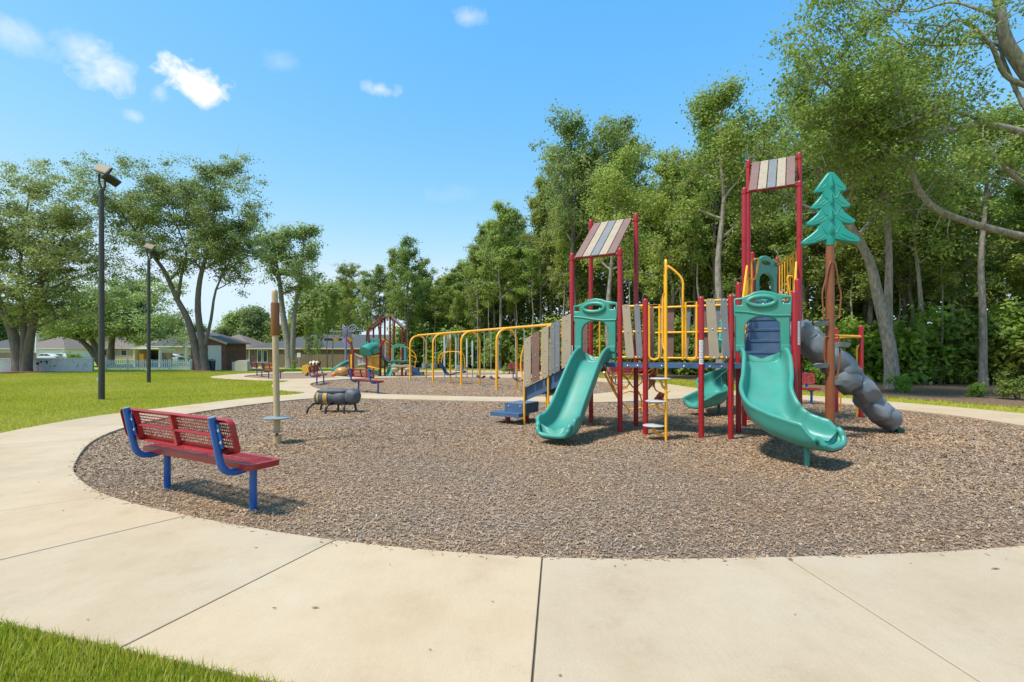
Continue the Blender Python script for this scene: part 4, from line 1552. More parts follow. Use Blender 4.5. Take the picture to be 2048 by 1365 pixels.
# ------------------------------------------------------------------ benches
def make_bench(label):
    t = thing('park_bench', label, 'bench', group='red and blue perforated benches')
    LX, SX = 0.915, 0.72
    # seat: rolled frame with a lattice of perforated steel
    def panel(w0, w1, M4, name, cell=0.029):
        fr = MB()
        ol = rrect(-LX, w0, LX, w1, 0.06, 5)
        pts = [M4 @ Vector((x, y, 0)) for x, y in ol]
        inn = [M4 @ Vector((x * 0.955, (y - (w0 + w1) / 2) * 0.74 + (w0 + w1) / 2, 0)) for x, y in ol]
        n_ = M4.to_3x3() @ Vector((0, 0, 1))
        k = len(pts)
        dn = n_ * -0.05
        fr.add(pts + inn + [p + dn for p in pts] + [p + dn - (p - M4.translation).normalized() * 0.012 for p in pts],
               [(i, (i + 1) % k, k + (i + 1) % k, k + i) for i in range(k)] + [(2 * k + i, 2 * k + (i + 1) % k, (i + 1) % k, i) for i in range(k)])
        for i in range(k):
            pass
        o = part(name, fr, M_BRED, t, angle=50)
        la = MB()
        y0, y1 = (w0 + w1) / 2 + (w0 - w1) / 2 * 0.76, (w0 + w1) / 2 + (w1 - w0) / 2 * 0.76
        nx = int(2 * LX * 0.955 / cell)
        ny = max(3, int(round((y1 - y0) / cell)))
        bw = 0.0105
        for i in range(nx + 1):
            x = -LX * 0.955 + 2 * LX * 0.955 * i / nx
            la.add([M4 @ Vector(q) for q in ((x - bw / 2, y0, -0.001), (x + bw / 2, y0, -0.001), (x + bw / 2, y1, -0.001), (x - bw / 2, y1, -0.001))], [(0, 1, 2, 3)])
        for j in range(ny + 1):
            y = y0 + (y1 - y0) * j / ny
            la.add([M4 @ Vector(q) for q in ((-LX * 0.955, y - bw / 2, -0.0022), (LX * 0.955, y - bw / 2, -0.0022), (LX * 0.955, y + bw / 2, -0.0022), (-LX * 0.955, y + bw / 2, -0.0022))], [(0, 1, 2, 3)])
        stuff(part('perforated_sheet', la, M_BRED, o, smooth=False))
        rib = MB()
        ym = (w0 + w1) / 2
        # stiffeners welded on the underside
        rib.box((0, 0, 0), (0.001, 0.001, 0.001))
        rib = MB()
        def bx(cx_, cy_, sx_, sy_):
            vs = [M4 @ Vector((cx_ + a * sx_ / 2, cy_ + b * sy_ / 2, z)) for z in (-0.003, -0.045) for a, b in ((-1, -1), (1, -1), (1, 1), (-1, 1))]
            rib.add(vs, [(0, 1, 2, 3), (7, 6, 5, 4), (0, 4, 5, 1), (1, 5, 6, 2), (2, 6, 7, 3), (3, 7, 4, 0)])
        for x in (0.0, -SX + 0.05, SX - 0.05):
            bx(x, ym, 0.045, w1 - w0 - 0.02)
        bx(0, ym, 2 * LX * 0.93, 0.012)
        part('stiffener', rib, M_BRED, o, smooth=False)
        return o
    Mseat = Matrix.Translation((0, 0, 0.445))
    panel(-0.125, 0.175, Mseat, 'seat')
    tl = R(12)
    yb, zb = -0.195, 0.555
    up = Vector((0, -math.sin(tl), math.cos(tl)))
    ex = Vector((1, 0, 0))
    nn = Vector((0, math.cos(tl), math.sin(tl)))
    Mb = Matrix((ex, up, nn)).transposed().to_4x4()
    Mb.translation = Vector((0, yb, zb))
    panel(0.0, 0.30, Mb, 'backrest')
    for s_ in (-1, 1):
        x = s_ * SX
        lg = MB()
        lg.tube([(x, 0.03, -0.2), (x, 0.03, 0.385)], 0.031, 14)
        part('leg', lg, M_BBLU, t)
        fr = MB()
        yk = yb - 0.085
        pts = spline([(x, 0.16, 0.393), (x, 0.0, 0.385), (x, -0.10, 0.372), (x, -0.19, 0.385), (x, -0.245, 0.44), (x, -0.268, 0.53), (x, -0.285, 0.62), (x, -0.328, 0.858)], 5)
        fr.tube(pts, 0.030, 14)
        f = part('frame_arm', fr, M_BBLU, t)
        cp = MB()
        d = (pts[-1] - pts[-2]).normalized()
        cp.tube([pts[-1] - d * 0.001, pts[-1] + d * 0.004], 0.0305, 14)
        part('end_cap', cp, M_SLATE, f)
        pq = MB()
        c0 = Vector((x - s_ * 0.055 * 0 + 0.05, -0.262, 0.61))
        pq.bar((x + 0.045, -0.272, 0.60), (x + 0.045, -0.312, 0.80), 0.055, 0.008, up=(0, 1, 0.2))
        part('mount_plate', pq, M_BBLU, f, smooth=False)
        bo = MB()
        for q in (0.2, 0.8):
            bo.bolt(Vector((x + 0.055, -0.276 - 0.032 * q, 0.615 + 0.17 * q)), (0, -1, -0.2), 0.014)
        stuff(part('bolts', bo, M_STEEL, f))
    return t


BN = [((-2.928, 4.593), -29.1, 'red bench with blue legs at near left edge of the mulch, seen from behind'),
      ((-5.15, 17.2), -46, 'red bench just right of the concrete bee, beyond the crossing path'),
      ((-8.75, 22.0), -80, 'red bench seen end-on at the left tip of the swing bed'),
      ((-13.1, 26.6), -40, 'red bench directly behind the spinner pole, nearer of two in the far bed'),
      ((-15.5, 29.6), -52, 'red bench furthest left, left of the spinner pole'),
      ((7.45, 13.3), 172, 'red bench behind the curved slide, facing the camera'),
      ((5.45, 22.6), 200, 'red bench seen through the yellow vine climber'),
      ((0.75, 27.3), 195, 'red bench behind the rightmost swing, left of the plank stair')]
bench0 = None
for (p, a, lb) in BN:
    if bench0 is None:
        bench0 = make_bench(lb)
        o = bench0
    else:
        o = copy_tree(bench0)
        o['label'] = lb
    o.location = (p[0], p[1], 0)
    o.rotation_euler = (0, 0, R(a))

# ------------------------------------------------------------------ spinner pole
SPN = thing('spinner_pole', 'beige standing spinner pole with brown grip sleeve and grey foot disc', 'spinner', (-3.60, 7.41, 0))
mb = MB()
mb.tube([(0, 0, -0.2), (0, 0, 0.125), (0, 0, 0.13)], [0.062, 0.062, 0.055], 20)
part('base_sleeve', mb, M_BEIGE, SPN)
mb = MB()
mb.tube([(0, 0, 0.12), (0, 0, 0.18)], 0.022, 12)
part('bearing', mb, M_POLE, SPN)
lean = -0.035
mb = MB()
mb.lathe([(0.085, 0.178), (0.085, 0.19), (0.05, 0.195)], n=20)
mb.tube([(0, 0, 0.18), (lean * 0.6, 0, 1.3), (lean, 0, 2.28), (lean, 0, 2.33), (lean, 0, 2.36), (lean, 0, 2.375)], [0.047, 0.046, 0.045, 0.045, 0.032, 0.008], 20)
part('pole', mb, M_BEIGE, SPN)
mb = MB()
mb.lathe([(0.05, 0.375), (0.17, 0.383), (0.198, 0.395), (0.20, 0.402), (0.185, 0.41), (0.05, 0.42)], n=32)
part('foot_disc', mb, M_SLATE, SPN)
mb = MB()
mb.tube([(lean * 0.8, 0, 1.66), (lean * 0.8, 0, 1.70), (lean * 0.9, 0, 2.13), (lean * 0.9, 0, 2.16), (lean * 0.9, 0, 2.17)], [0.052, 0.062, 0.062, 0.057, 0.045], 24)
part('grip_sleeve', mb, M_CARAMEL, SPN)

# ------------------------------------------------------------------ concrete bee
BEE = thing('bee_sculpture', 'grey concrete bumblebee seat with mustard stripes on bent black legs', 'sculpture', (-4.13, 11.42, 0), R(-6))
mb = MB()


prof = [(-0.56, 0.02, 0), (-0.545, 0.075, 1), (-0.50, 0.125, 1), (-0.48, 0.135, 0), (-0.46, 0.15, 0), (-0.44, 0.15, 1), (-0.385, 0.168, 1), (-0.38, 0.162, 0), (-0.30, 0.175, 0), (-0.275, 0.162, 0), (-0.27, 0.18, 1), (-0.165, 0.182, 1),
        (-0.16, 0.165, 0), (-0.10, 0.172, 0), (-0.05, 0.150, 0), (0.0, 0.165, 0), (0.12, 0.172, 0), (0.22, 0.160, 0), (0.26, 0.13, 0)]
nn_ = 26
vs, fs, mi = [], [], []
for x, r, m_ in prof:
    for j in range(nn_):
        a = 2 * math.pi * j / nn_
        k = 1 + 0.035 * mnoise.noise(Vector((x * 6, math.cos(a) * 1.5, math.sin(a) * 1.5)))
        vs.append((x, math.cos(a) * r * k * 1.10, 0.350 + math.sin(a) * r * k * 1.06))
mb = MB()
for i in range(len(prof) - 1):
    ff = [(i * nn_ + j, i * nn_ + (j + 1) % nn_, (i + 1) * nn_ + (j + 1) % nn_, (i + 1) * nn_ + j) for j in range(nn_)]
    if i == 0:
        mb.add(vs, ff, prof[1][2])
    else:
        mb.f += ff
        mb.mi += [1 if (prof[i][2] and prof[i + 1][2]) else 0] * nn_
part('body', mb, [M_BEE, M_BEEY], BEE, angle=50)
mb = MB()
mb.add(*lump((0.37, 0, 0.37), 0.19, 0.18, 0.19, 16, 3, 0.12, sq=0.82))
part('head', mb, M_BEE, BEE, angle=70)
for s_ in (-1, 1):
    mb = MB()
    mb.add(*lump((-0.09, s_ * 0.075, 0.495), 0.37, 0.092, 0.060, 14, s_ * 3, 0.10, sq=0.75))
    part('wing', mb, M_BEE, BEE, angle=70)
    mb = MB()
    mb.add(*lump((0.46, s_ * 0.125, 0.42), 0.05, 0.04, 0.06, 8, 1, 0.05))
    part('eye', mb, M_BEE, BEE, angle=70)
    for x, dx in ((-0.40, -0.17), (-0.05, -0.08), (0.26, 0.06)):
        mb = MB()
        mb.tube(spline([(x, s_ * 0.08, 0.20), (x + dx * 0.35, s_ * 0.20, 0.215), (x + dx * 0.75, s_ * 0.29, 0.15), (x + dx, s_ * 0.32, 0.04), (x + dx, s_ * 0.32, -0.08)], 5), 0.025, 10)
        part('leg', mb, M_BLACK, BEE)

# ------------------------------------------------------------------ lamp posts
def make_lamp(label, loc, H, rz):
    t = thing('lamp_post', label, 'lamp post', loc, rz, 'twin floodlight poles on the lawn')
    mb = MB()
    mb.tube([(0, 0, -0.3), (0, 0, 0.02), (0, 0, H - 0.72)], [0.084, 0.082, 0.064], 20)
    part('pole', mb, M_BRONZE, t)
    mb = MB()
    mb.tube(spline([(0, 0, H - 0.75), (-0.01, 0, H - 0.62), (-0.07, 0, H - 0.45), (-0.07, 0, H - 0.2)], 5), 0.033, 12)
    mb.tube(spline([(0, 0, H - 0.68), (0.06, 0, H - 0.66), (0.10, 0, H - 0.58), (0.10, 0, H - 0.42)], 5), 0.033, 12)
    part('bracket', mb, M_BRONZE, t)
    mb = MB()
    mb.box((-0.092, 0.0, 0.62), (0.05, 0.07, 0.10))
    part('junction_box', mb, M_LGRY, t, smooth=False)
    for c, rot in (((0.06, -0.03, H - 0.08), Matrix.Rotation(R(18), 3, 'Y') @ Matrix.Rotation(R(64), 3, 'X')), ((0.24, 0.06, H - 0.36), Matrix.Rotation(R(60), 3, 'Z') @ Matrix.Rotation(R(25), 3, 'Y') @ Matrix.Rotation(R(-28), 3, 'X'))):
        h = MB()
        h.box(c, (0.42, 0.26, 0.075), M=rot)
        for i in range(7):
            h.box(Vector(c) + rot @ Vector((-0.17 + i * 0.057, 0, -0.055)), (0.012, 0.22, 0.05), M=rot)
        hd = part('floodlight', h, M_BRONZE, t, smooth=False)
        ln = MB()
        ln.box(Vector(c) + rot @ Vector((0, 0, 0.040)), (0.37, 0.21, 0.012), M=rot)
        part('lens', ln, M_LENS, hd, smooth=False)
    return t


make_lamp('tall dark lamp post on the lawn with two floodlights, nearer of two', (-12.31, 14.5, 0), 6.98, 0)
make_lamp('dark lamp post further back on the lawn, shorter in view', (-17.28, 23.0, 0), 6.55, R(4))

# ------------------------------------------------------------------ arch swing set
SW0, SWd = Vector((-5.02, 25.9, 0)), Vector((0.559, -0.829, 0)).normalized()
SWn = Vector((-SWd.y, SWd.x, 0))
SWS = thing('swing_frame', 'long yellow swing frame of arched legs under one top beam', 'swing set', SW0, world=True)
BAY, SH = 2.87, 2.40
for k in range(5):
    c = SW0 + SWd * BAY * k
    hw = 0.46
    pts = [c - SWn * hw + Vector((0, 0, -0.2)), c - SWn * hw + Vector((0, 0, 1.4))]
    for i in range(13):
        a = math.pi - math.pi * i / 12
        pts.append(c + SWn * hw * math.cos(a) + Vector((0, 0, SH - 0.06 - hw + hw * math.sin(a))))
    pts += [c + SWn * hw + Vector((0, 0, 1.4)), c + SWn * hw + Vector((0, 0, -0.2))]
    mb = MB()
    mb.tube(pts, 0.046, 14)
    part('arch_leg', mb, M_YEL, SWS)
mb = MB()
mb.tube([SW0 + Vector((0, 0, SH - 0.03)) - SWd * 0.05, SW0 + SWd * (BAY * 4 + 0.05) + Vector((0, 0, SH - 0.03))], 0.046, 14)
part('top_beam', mb, M_YEL, SWS)
for k in range(4):
    for t in ((0.22, 0.40, 0.60, 0.78)):
        q = SW0 + SWd * BAY * (k + t) + Vector((0, 0, SH - 0.03))
        mb = MB()
        mb.tube([q - SWd * 0.022, q + SWd * 0.022], 0.052, 14)
        mb.box(q - Vector((0, 0, 0.07)), (0.025, 0.025, 0.06))
        part('hanger', mb, M_ZINC, SWS)


def chain(a, b, r=0.011):
    """a chain as a strand of short turned links"""
    mb = MB()
    a, b = Vector(a), Vector(b)
    n = max(4, int((b - a).length / 0.075))
    for i in range(n):
        p, q = a.lerp(b, i / n), a.lerp(b, (i + 1.15) / n)
        sd = SWd if i % 2 else SWn
        mb.bar(p, q, 0.028, 0.010, up=sd)
    return mb


def swing(kind, s_, label):
    c = SW0 + SWd * (BAY * s_)
    t = thing('bucket_swing' if kind == 'bucket' else 'belt_swing', label, 'swing', c, group='swings hanging from the yellow frame', world=True)
    zs = 0.62 if kind == 'bucket' else 0.42
    hw = 0.16 if kind == 'bucket' else 0.27
    for sg in (-1, 1):
        part('chain', chain(c + SWd * sg * (hw + 0.01) + Vector((0, 0, SH - 0.13)), c + SWd * sg * hw + Vector((0, 0, zs + (0.28 if kind == 'bucket' else 0.05)))), M_ZINC, t, smooth=False)
    mb = MB()
    if kind == 'belt':
        pts = [(-0.29, 0.10), (-0.24, 0.06), (-0.15, 0.012), (0, 0.0), (0.15, 0.012), (0.24, 0.06), (0.29, 0.10)]
        n = len(pts)
        vs = []
        for dz in (0, -0.016):
            for w_ in (-0.075, 0.075):
                vs += [c + SWd * x + SWn * w_ + Vector((0, 0, zs + z - 0.06 + dz)) for x, z in pts]
        fs = []
        for i in range(n - 1):
            fs += [(i, i + 1, n + i + 1, n + i), (2 * n + i, 3 * n + i, 3 * n + i + 1, 2 * n + i + 1), (i, 2 * n + i, 2 * n + i + 1, i + 1), (n + i, n + i + 1, 3 * n + i + 1, 3 * n + i)]
        mb.add(vs, fs)
        part('belt_seat', mb, M_RUBBER, t, angle=60)
    else:
        mb.lathe([(0.10, -0.14), (0.155, -0.12), (0.17, 0.0), (0.175, 0.13), (0.16, 0.135), (0.145, 0.0), (0.12, -0.10), (0.0, -0.11)], c + Vector((0, 0, zs + 0.12)), 18)
        part('bucket_seat', mb, M_SLATE, t, angle=50)
    return t


swing('bucket', 0.31, 'grey bucket swing hanging inside the leftmost swing arch')
swing('bucket', 0.69, 'grey bucket swing in the left bay, just left of the second arch')
swing('bucket', 1.66, 'grey bucket swing right of the navy sling seat')
swing('belt', 2.31, 'black belt swing nearest the third arch of the swing frame')
swing('belt', 2.69, 'black belt swing just left of the fourth arch')
swing('belt', 3.31, 'black belt swing right of the fourth arch, beside the plank stair')
# sling seat with a bent yellow frame
c = SW0 + SWd * (BAY * 1.36)
SL = thing('sling_swing', 'navy sling swing seat under a bent yellow handle frame', 'swing', c, group='swings hanging from the yellow frame', world=True)
mb = MB()
sx = Vector((0.98, -0.2, 0)).normalized()
sy = Vector((0.2, 0.98, 0)).normalized()
pts = [(-0.60, 0.98), (-0.52, 0.94), (-0.38, 0.70), (-0.28, 0.52), (-0.16, 0.42), (0.0, 0.42), (0.22, 0.50), (0.40, 0.53)]
n = len(pts)
vs = []
for dz in (0, -0.05):
    for w_ in (-0.22, 0.22):
        vs += [c + sx * x + sy * w_ + Vector((0, 0, z + dz)) for x, z in pts]
fs = []
for i in range(n - 1):
    fs += [(i, i + 1, n + i + 1, n + i), (2 * n + i, 3 * n + i, 3 * n + i + 1, 2 * n + i + 1), (i, 2 * n + i, 2 * n + i + 1, i + 1), (n + i, n + i + 1, 3 * n + i + 1, 3 * n + i)]
fs += [(0, n, 3 * n, 2 * n), (n - 1, 3 * n - 1, 4 * n - 1, 2 * n - 1)]
mb.add(vs, fs)
part('sling_seat', mb, M_NAVY, SL, angle=60)
for w_ in (-0.22, 0.22):
    mb = MB()
    mb.tube(spline([c + sx * x + sy * w_ + Vector((0, 0, z)) for x, z in ((-0.56, 0.95), (-0.55, 1.15), (-0.45, 1.36), (-0.2, 1.47), (0.1, 1.48), (0.38, 1.46), (0.52, 1.33), (0.58, 1.0), (0.60, 0.64))], 5), 0.02, 8)
    part('handle_frame', mb, M_YEL, SL)
    for x in (-0.25, 0.28):
        part('chain', chain(c + sx * x + sy * w_ + Vector((0, 0, 1.47)), c + SWd * x * 1.3 + Vector((0, 0, SH - 0.1))), M_ZINC, SL, smooth=False)
for zz, xx in ((1.18, -0.545), (1.06, -0.555)):
    mb = MB()
    mb.tube([c + sx * xx - sy * 0.22 + Vector((0, 0, zz)), c + sx * xx + sy * 0.22 + Vector((0, 0, zz))], 0.016, 8)
    part('cross_bar', mb, M_YEL, SL)
mb = MB()
mb.add(*lump(c + sx * 0.58 + Vector((0, 0, 0.55)), 0.14, 0.17, 0.06, 8, 2, 0.05, sq=0.7))
part('child_seat', mb, M_BBLU, SL, angle=60)

# ------------------------------------------------------------------ chimes
for k, (px, pt, pb) in enumerate(((889, 672, 742), (900.5, 669, 741), (912, 674, 740), (934, 678, 735), (945, 682, 732))):
    Yc = 27.6
    b = G(px, HOR + CAM_H * FPX / Yc)
    lab = ['leftmost', 'second from left', 'middle', 'second from right', 'rightmost'][k]
    t = thing('standing_chime', 'tall silver standing chime tube behind the swings, %s of five' % lab, 'chime', b, group='row of standing chimes')
    z0, z1 = CAM_H - (pb - HOR) * Yc / FPX, CAM_H - (pt - HOR) * Yc / FPX
    mb = MB()
    mb.tube([(0, 0, z0), (0, 0, z1 - 0.02), (0, 0, z1)], [0.052, 0.052, 0.045], 14)
    part('tube', mb, M_LGRY, t)
    mb = MB()
    mb.tube([(0, 0, -0.1), (0, 0, z0 + 0.02)], 0.027, 10)
    part('stand', mb, M_SLATE, t)

# ------------------------------------------------------------------ far play structure
FP = thing('play_structure', 'small far play structure with dark red posts and two facing plank roofs', 'playground', (-7.3, 29.9, 0), world=True)
YF, YB = 29.4, 30.4


def fx(px, Y):
    return (px - 1024) * Y / FPX


def fpost(x, y, top, r=0.055):
    mb = MB()
    mb.tube([(x, y, -0.1), (x, y, top - 0.03), (x, y, top)], [r, r, r * 0.4], 10)
    part('post', mb, M_DRED, FP)


fL0, fL1, fR0, fR1 = fx(737.4, YF), fx(761, YF), fx(780, YF), fx(804.5, YF)
for x0, x1, hi, lo in ((fL0, fL1, 3.71, 3.02), (fR1, fR0, 3.72, 3.04)):
    for y in (YF, YB):
        fpost(x0, y, lo)
        fpost(x1, y, hi)
    fr = MB()
    for y in (YF, YB):
        fr.tube([(x0, y, lo - 0.1), (x1, y, hi - 0.1)], 0.03, 8)
    fr.tube([(x0, YF, lo - 0.1), (x0, YB, lo - 0.1)], 0.03, 8)
    o = part('roof_panel', fr, M_DRED, FP)
    for k, m in enumerate((M_BRN, M_TAN, M_GRY, M_TAN, M_BRN)):
        y0 = YF + 0.02 + k * (YB - YF - 0.04) / 5
        y1 = y0 + (YB - YF) / 5 - 0.02
        mb = MB()
        dx = (x0 - x1) * 0.12
        mb.bar((x0 + dx, (y0 + y1) / 2, lo - 0.14), (x1, (y0 + y1) / 2, hi - 0.055), y1 - y0, 0.03, up=(0, 0, 1))
        part('plank', mb, m, o, smooth=False)
for x0, x1, z in ((fL0, fL1, 1.22), (fR0, fR1, 0.92)):
    mb = MB()
    mb.box(((x0 + x1) / 2, (YF + YB) / 2, z - 0.04), (abs(x1 - x0), YB - YF, 0.08))
    part('deck', mb, M_DECK, FP, smooth=False)
# tunnel and hood on the left tower
mb = MB()
xc = (fL0 + fL1) / 2 - 0.1
mb.tube(spline([(xc + 0.3, YF + 0.4, 1.72), (xc, YF - 0.1, 1.70), (xc - 0.15, YF - 0.5, 1.60), (xc - 0.25, YF - 0.75, 1.45)], 4), [0.37] * 12 + [0.39], 18)
part('tunnel', mb, M_GRN, FP)
mb = MB()
mb.plate([[(-0.75, -0.1), (-0.85, 0.55), (-0.5, 0.68), (-0.2, 0.9), (0.15, 0.92), (0.4, 0.78), (0.45, -0.1)], ell(0.0, 0.72, 0.12, 0.05, 12)], 0.08, frame((xc + 0.1, YF + 0.06, 1.42), (1, 0, 0)), 0.01)
part('slide_hood', mb, M_GRN, FP)
# bridge between left arm and tower, with grey plank sides
xa = fx(706, YF - 0.5)
for k in range(9):
    x = xa + 0.12 + k * 0.105
    mb = MB()
    mb.box((x, YF - 0.42, 0.92 - 0.03 * abs(k - 4) * -0.6), (0.08, 0.025, 0.62))
    part('plank', mb, (M_LGRY, M_TAN)[k % 2], FP, smooth=False)
mb = MB()
mb.tube(spline([(xa, YF - 0.45, 1.42), (xa + 0.35, YF - 0.45, 1.22), (xa + 0.75, YF - 0.45, 1.16), (xa + 1.05, YF - 0.45, 1.18)], 5), 0.06, 8)
part('bridge_rail', mb, M_TAN, FP)
mb = MB()
mb.tube(spline([(xa, YF - 0.45, 0.5), (xa + 0.4, YF - 0.45, 0.70), (xa + 0.75, YF - 0.45, 0.74), (xa + 1.05, YF - 0.45, 0.66)], 5), 0.06, 8)
part('bridge_rail', mb, M_TAN, FP)
for px, lean_ in ((706, -0.42), (758, 0.42)):
    x = fx(px, YF - 0.5)
    mb = MB()
    mb.tube(spline([(x, YF - 0.5, -0.1), (x, YF - 0.5, 1.3), (x, YF - 0.5, 1.62), (x + lean_ * 0.4, YF - 0.5, 1.98), (x + lean_, YF - 0.5, 2.28)], 5), 0.055, 10)
    part('bent_post', mb, M_RED, FP)
for px in (700, 733):
    mb = MB()
    x = fx(px, YF - 0.6)
    mb.tube([(x, YF - 0.6, -0.1), (x, YF - 0.6, 1.42)], 0.055, 10)
    part('post', mb, M_DRED, FP)
mb = MB()
x = fx(702.5, YF - 0.7)
mb.box((x, YF - 0.7, 0.85), (0.10, 0.05, 1.0))
part('side_panel', mb, M_YEL, FP, smooth=False)
# rail panel beside the tower
x0, x1 = fx(735, YF - 0.6), fx(759, YF - 0.6)
mb = MB()
for z0_, z1_ in ((0.62, 0.48), (1.18, 1.28)):
    mb.tube([(x0, YF - 0.6, z0_), (x1, YF - 0.6, z1_)], 0.045, 8)
for i in range(9):
    xx = x0 + (x1 - x0) * (i + 0.5) / 9
    mb.tube([(xx, YF - 0.6, 0.55), (xx, YF - 0.6, 1.22)], 0.016, 6)
part('rail_panel', mb, M_YEL, FP)
for z0_, z1_, nm in ((1.42, 1.62, 'upper'), (0.44, 0.24, 'lower')):
    mb = MB()
    mb.sweep(spline([(x0, YF - 0.66, z0_), ((x0 + x1) / 2, YF - 0.66, (z0_ + z1_) / 2 - 0.04), (x1, YF - 0.66, z1_)], 4), lambda t: [(-0.04, -0.14), (0.04, -0.14), (0.04, 0.14), (-0.04, 0.14)])
    part('curved_panel', mb, M_DGRN, FP)
# stair between the towers
mb = MB()
mb.bar((fL1 + 0.1, YF + 0.03, 1.30), (fR0 + 0.05, YF + 0.03, 0.90), 0.03, 0.24)
part('stringer', mb, M_DECK, FP, smooth=False)
for k in range(4):
    xx = fL1 + 0.14 + k * 0.15
    mb = MB()
    mb.box((xx, YF + 0.02, 1.75 - k * 0.11), (0.11, 0.025, 0.95))
    part('plank', mb, (M_BRN, M_TAN, M_BRN, M_TAN)[k], FP, smooth=False)
mb = MB()
mb.tube([(fL1 + 0.08, YF, 2.28), (fL1 + 0.6, YF, 1.98), (fx(788, YF), YF, 1.78), (fx(788, YF), YF, 0.98), (fx(783, YF), YF, 1.0), (fx(783, YF), YF, 1.72)], 0.024, 8)
for i in range(5):
    xx = fx(783.5 + i * 1.0, YF)
    mb.tube([(xx, YF, 1.0), (xx, YF, 1.76)], 0.012, 6)
part('hand_rail', mb, M_YEL, FP)
# teal climbing wall with grips
mb = MB()
a, b = Vector((fx(787, YF), YF - 0.05, 0.93)), Vector((fx(776, YF - 0.5), YF - 0.42, 0.05))
mb.bar(a, b, 0.46, 0.08)
ramp_ = part('climbing_wall', mb, M_GRN, FP, smooth=False)
for i in range(5):
    mb = MB()
    q = b.lerp(a, 0.15 + i * 0.17) + Vector((0, -0.03, 0.05))
    mb.box(q, (0.36, 0.06, 0.05), R(20))
    part('foot_cleat', mb, M_DGRN, ramp_, smooth=False)
# hood and rails on the right tower
mb = MB()
mb.plate([[(-0.42, -0.75), (-0.42, 0.05), (-0.30, 0.22), (0.0, 0.28), (0.30, 0.22), (0.42, 0.05), (0.42, -0.75), (0.30, -0.75), (0.30, 0.0), (0.0, 0.10), (-0.30, 0.0), (-0.30, -0.75)]], 0.07, frame(((fR0 + fR1) / 2 + 0.2, YF - 0.05, 1.72), (1, 0, 0)), 0.01)
part('slide_hood', mb, M_GRN, FP)
for k in range(4):
    xx = fx(801 + k * 4.0, YF)
    mb = MB()
    mb.box((xx, YF + 0.1, 1.38 - k * 0.05), (0.10, 0.025, 0.82))
    part('plank', mb, (M_TAN, M_GRY, M_TAN, M_GRY)[k], FP, smooth=False)
mb = MB()
mb.tube(spline([(fx(800, YF), YF + 0.07, 1.95), (fx(815, YF), YF + 0.07, 1.75), (fx(828, YF), YF + 0.07, 1.42), (fx(832, YF), YF + 0.07, 1.1), (fx(830, YF), YF + 0.07, 0.75), (fx(829.5, YF), YF + 0.07, 0.5)], 4), 0.026, 8)
for z in (0.55, 0.85, 1.15):
    mb.tube([(fx(819, YF), YF + 0.07, z + 0.18), (fx(830.5, YF), YF + 0.07, z)], 0.02, 8)
part('hand_rail', mb, M_YEL, FP)
for xq, yq, zq, sx_, sz_ in ((fx(829, YF), YF - 0.1, 0.40, 0.55, 0.28), (fx(838, YF), YF - 0.3, 0.20, 0.65, 0.2)):
    mb = MB()
    mb.box((xq, yq, zq), (sx_, 0.6, sz_))
    part('transfer_step', mb, M_DECK, FP, smooth=False)
# scalloped play counter on a red post
xk = fx(804, YF - 0.8)
fpost(xk, YF - 0.85, 1.1)
for z, w_, m in ((0.93, 1.35, M_DGRN), (0.66, 1.25, M_TAN)):
    mb = MB()
    ol = [(-w_ / 2, -0.05), (-w_ / 2 + 0.05, 0.06), (-w_ / 4, 0.085), (0, 0.05), (w_ / 4, 0.085), (w_ / 2 - 0.05, 0.06), (w_ / 2, -0.05), (w_ / 2 - 0.15, -0.09), (w_ / 4, -0.06), (0, -0.085), (-w_ / 4, -0.06), (-w_ / 2 + 0.15, -0.09)]
    mb.plate([[(q.x, q.y) for q in spline([(x, y, 0) for x, y in ol], 3, True)]], 0.3, frame((xk, YF - 0.85, z), (1, 0, 0)), 0.02)
    part('play_counter', mb, m, FP, angle=50)
for dx in (-0.38, 0.38):
    mb = MB()
    mb.lathe([(0.0, -0.13), (0.12, -0.13), (0.2, -0.06), (0.24, 0.05), (0.22, 0.12), (0.1, 0.16), (0.0, 0.16)], (xk + dx, YF - 0.85, 0.42), 16)
    part('counter_bowl', mb, M_TAN, FP, angle=60)
# low slide at the left
mb = MB()
p_ = [Vector((fx(700, YF), YF + 0.2, 0.85)), Vector((fx(690, YF), YF, 0.72)), Vector((fx(680, YF), YF - 0.2, 0.5)), Vector((fx(675, YF), YF - 0.3, 0.32)), Vector((fx(672, YF), YF - 0.4, 0.28))]
mb.sweep(spline(p_, 4), lambda t: chute_profile(0.2, 0.16))
part('slide', mb, M_GRN, FP, angle=70)

# golden beetle climber
BT = thing('beetle_climber', 'golden bronze beetle climber at the left foot of the far play structure', 'climber', (fx(684, 28.2), 28.2, 0))
mb = MB()
mb.add(*lump((0, 0, 0.32), 0.42, 0.34, 0.30, 12, 5, 0.1))
part('shell', mb, mat('gold_bronze', (0.42, 0.20, 0.05), 0.35, 0.35, 5), BT, angle=70)
mb = MB()
mb.add(*lump((-0.45, -0.05, 0.18), 0.15, 0.15, 0.13, 8, 2, 0.05))
part('head', mb, M_ORANGE, BT, angle=70)
mb = MB()
mb.add(*lump((0, 0, 0.04), 0.5, 0.38, 0.06, 8, 2, 0.05))
part('base', mb, M_LGRY, BT, angle=70)

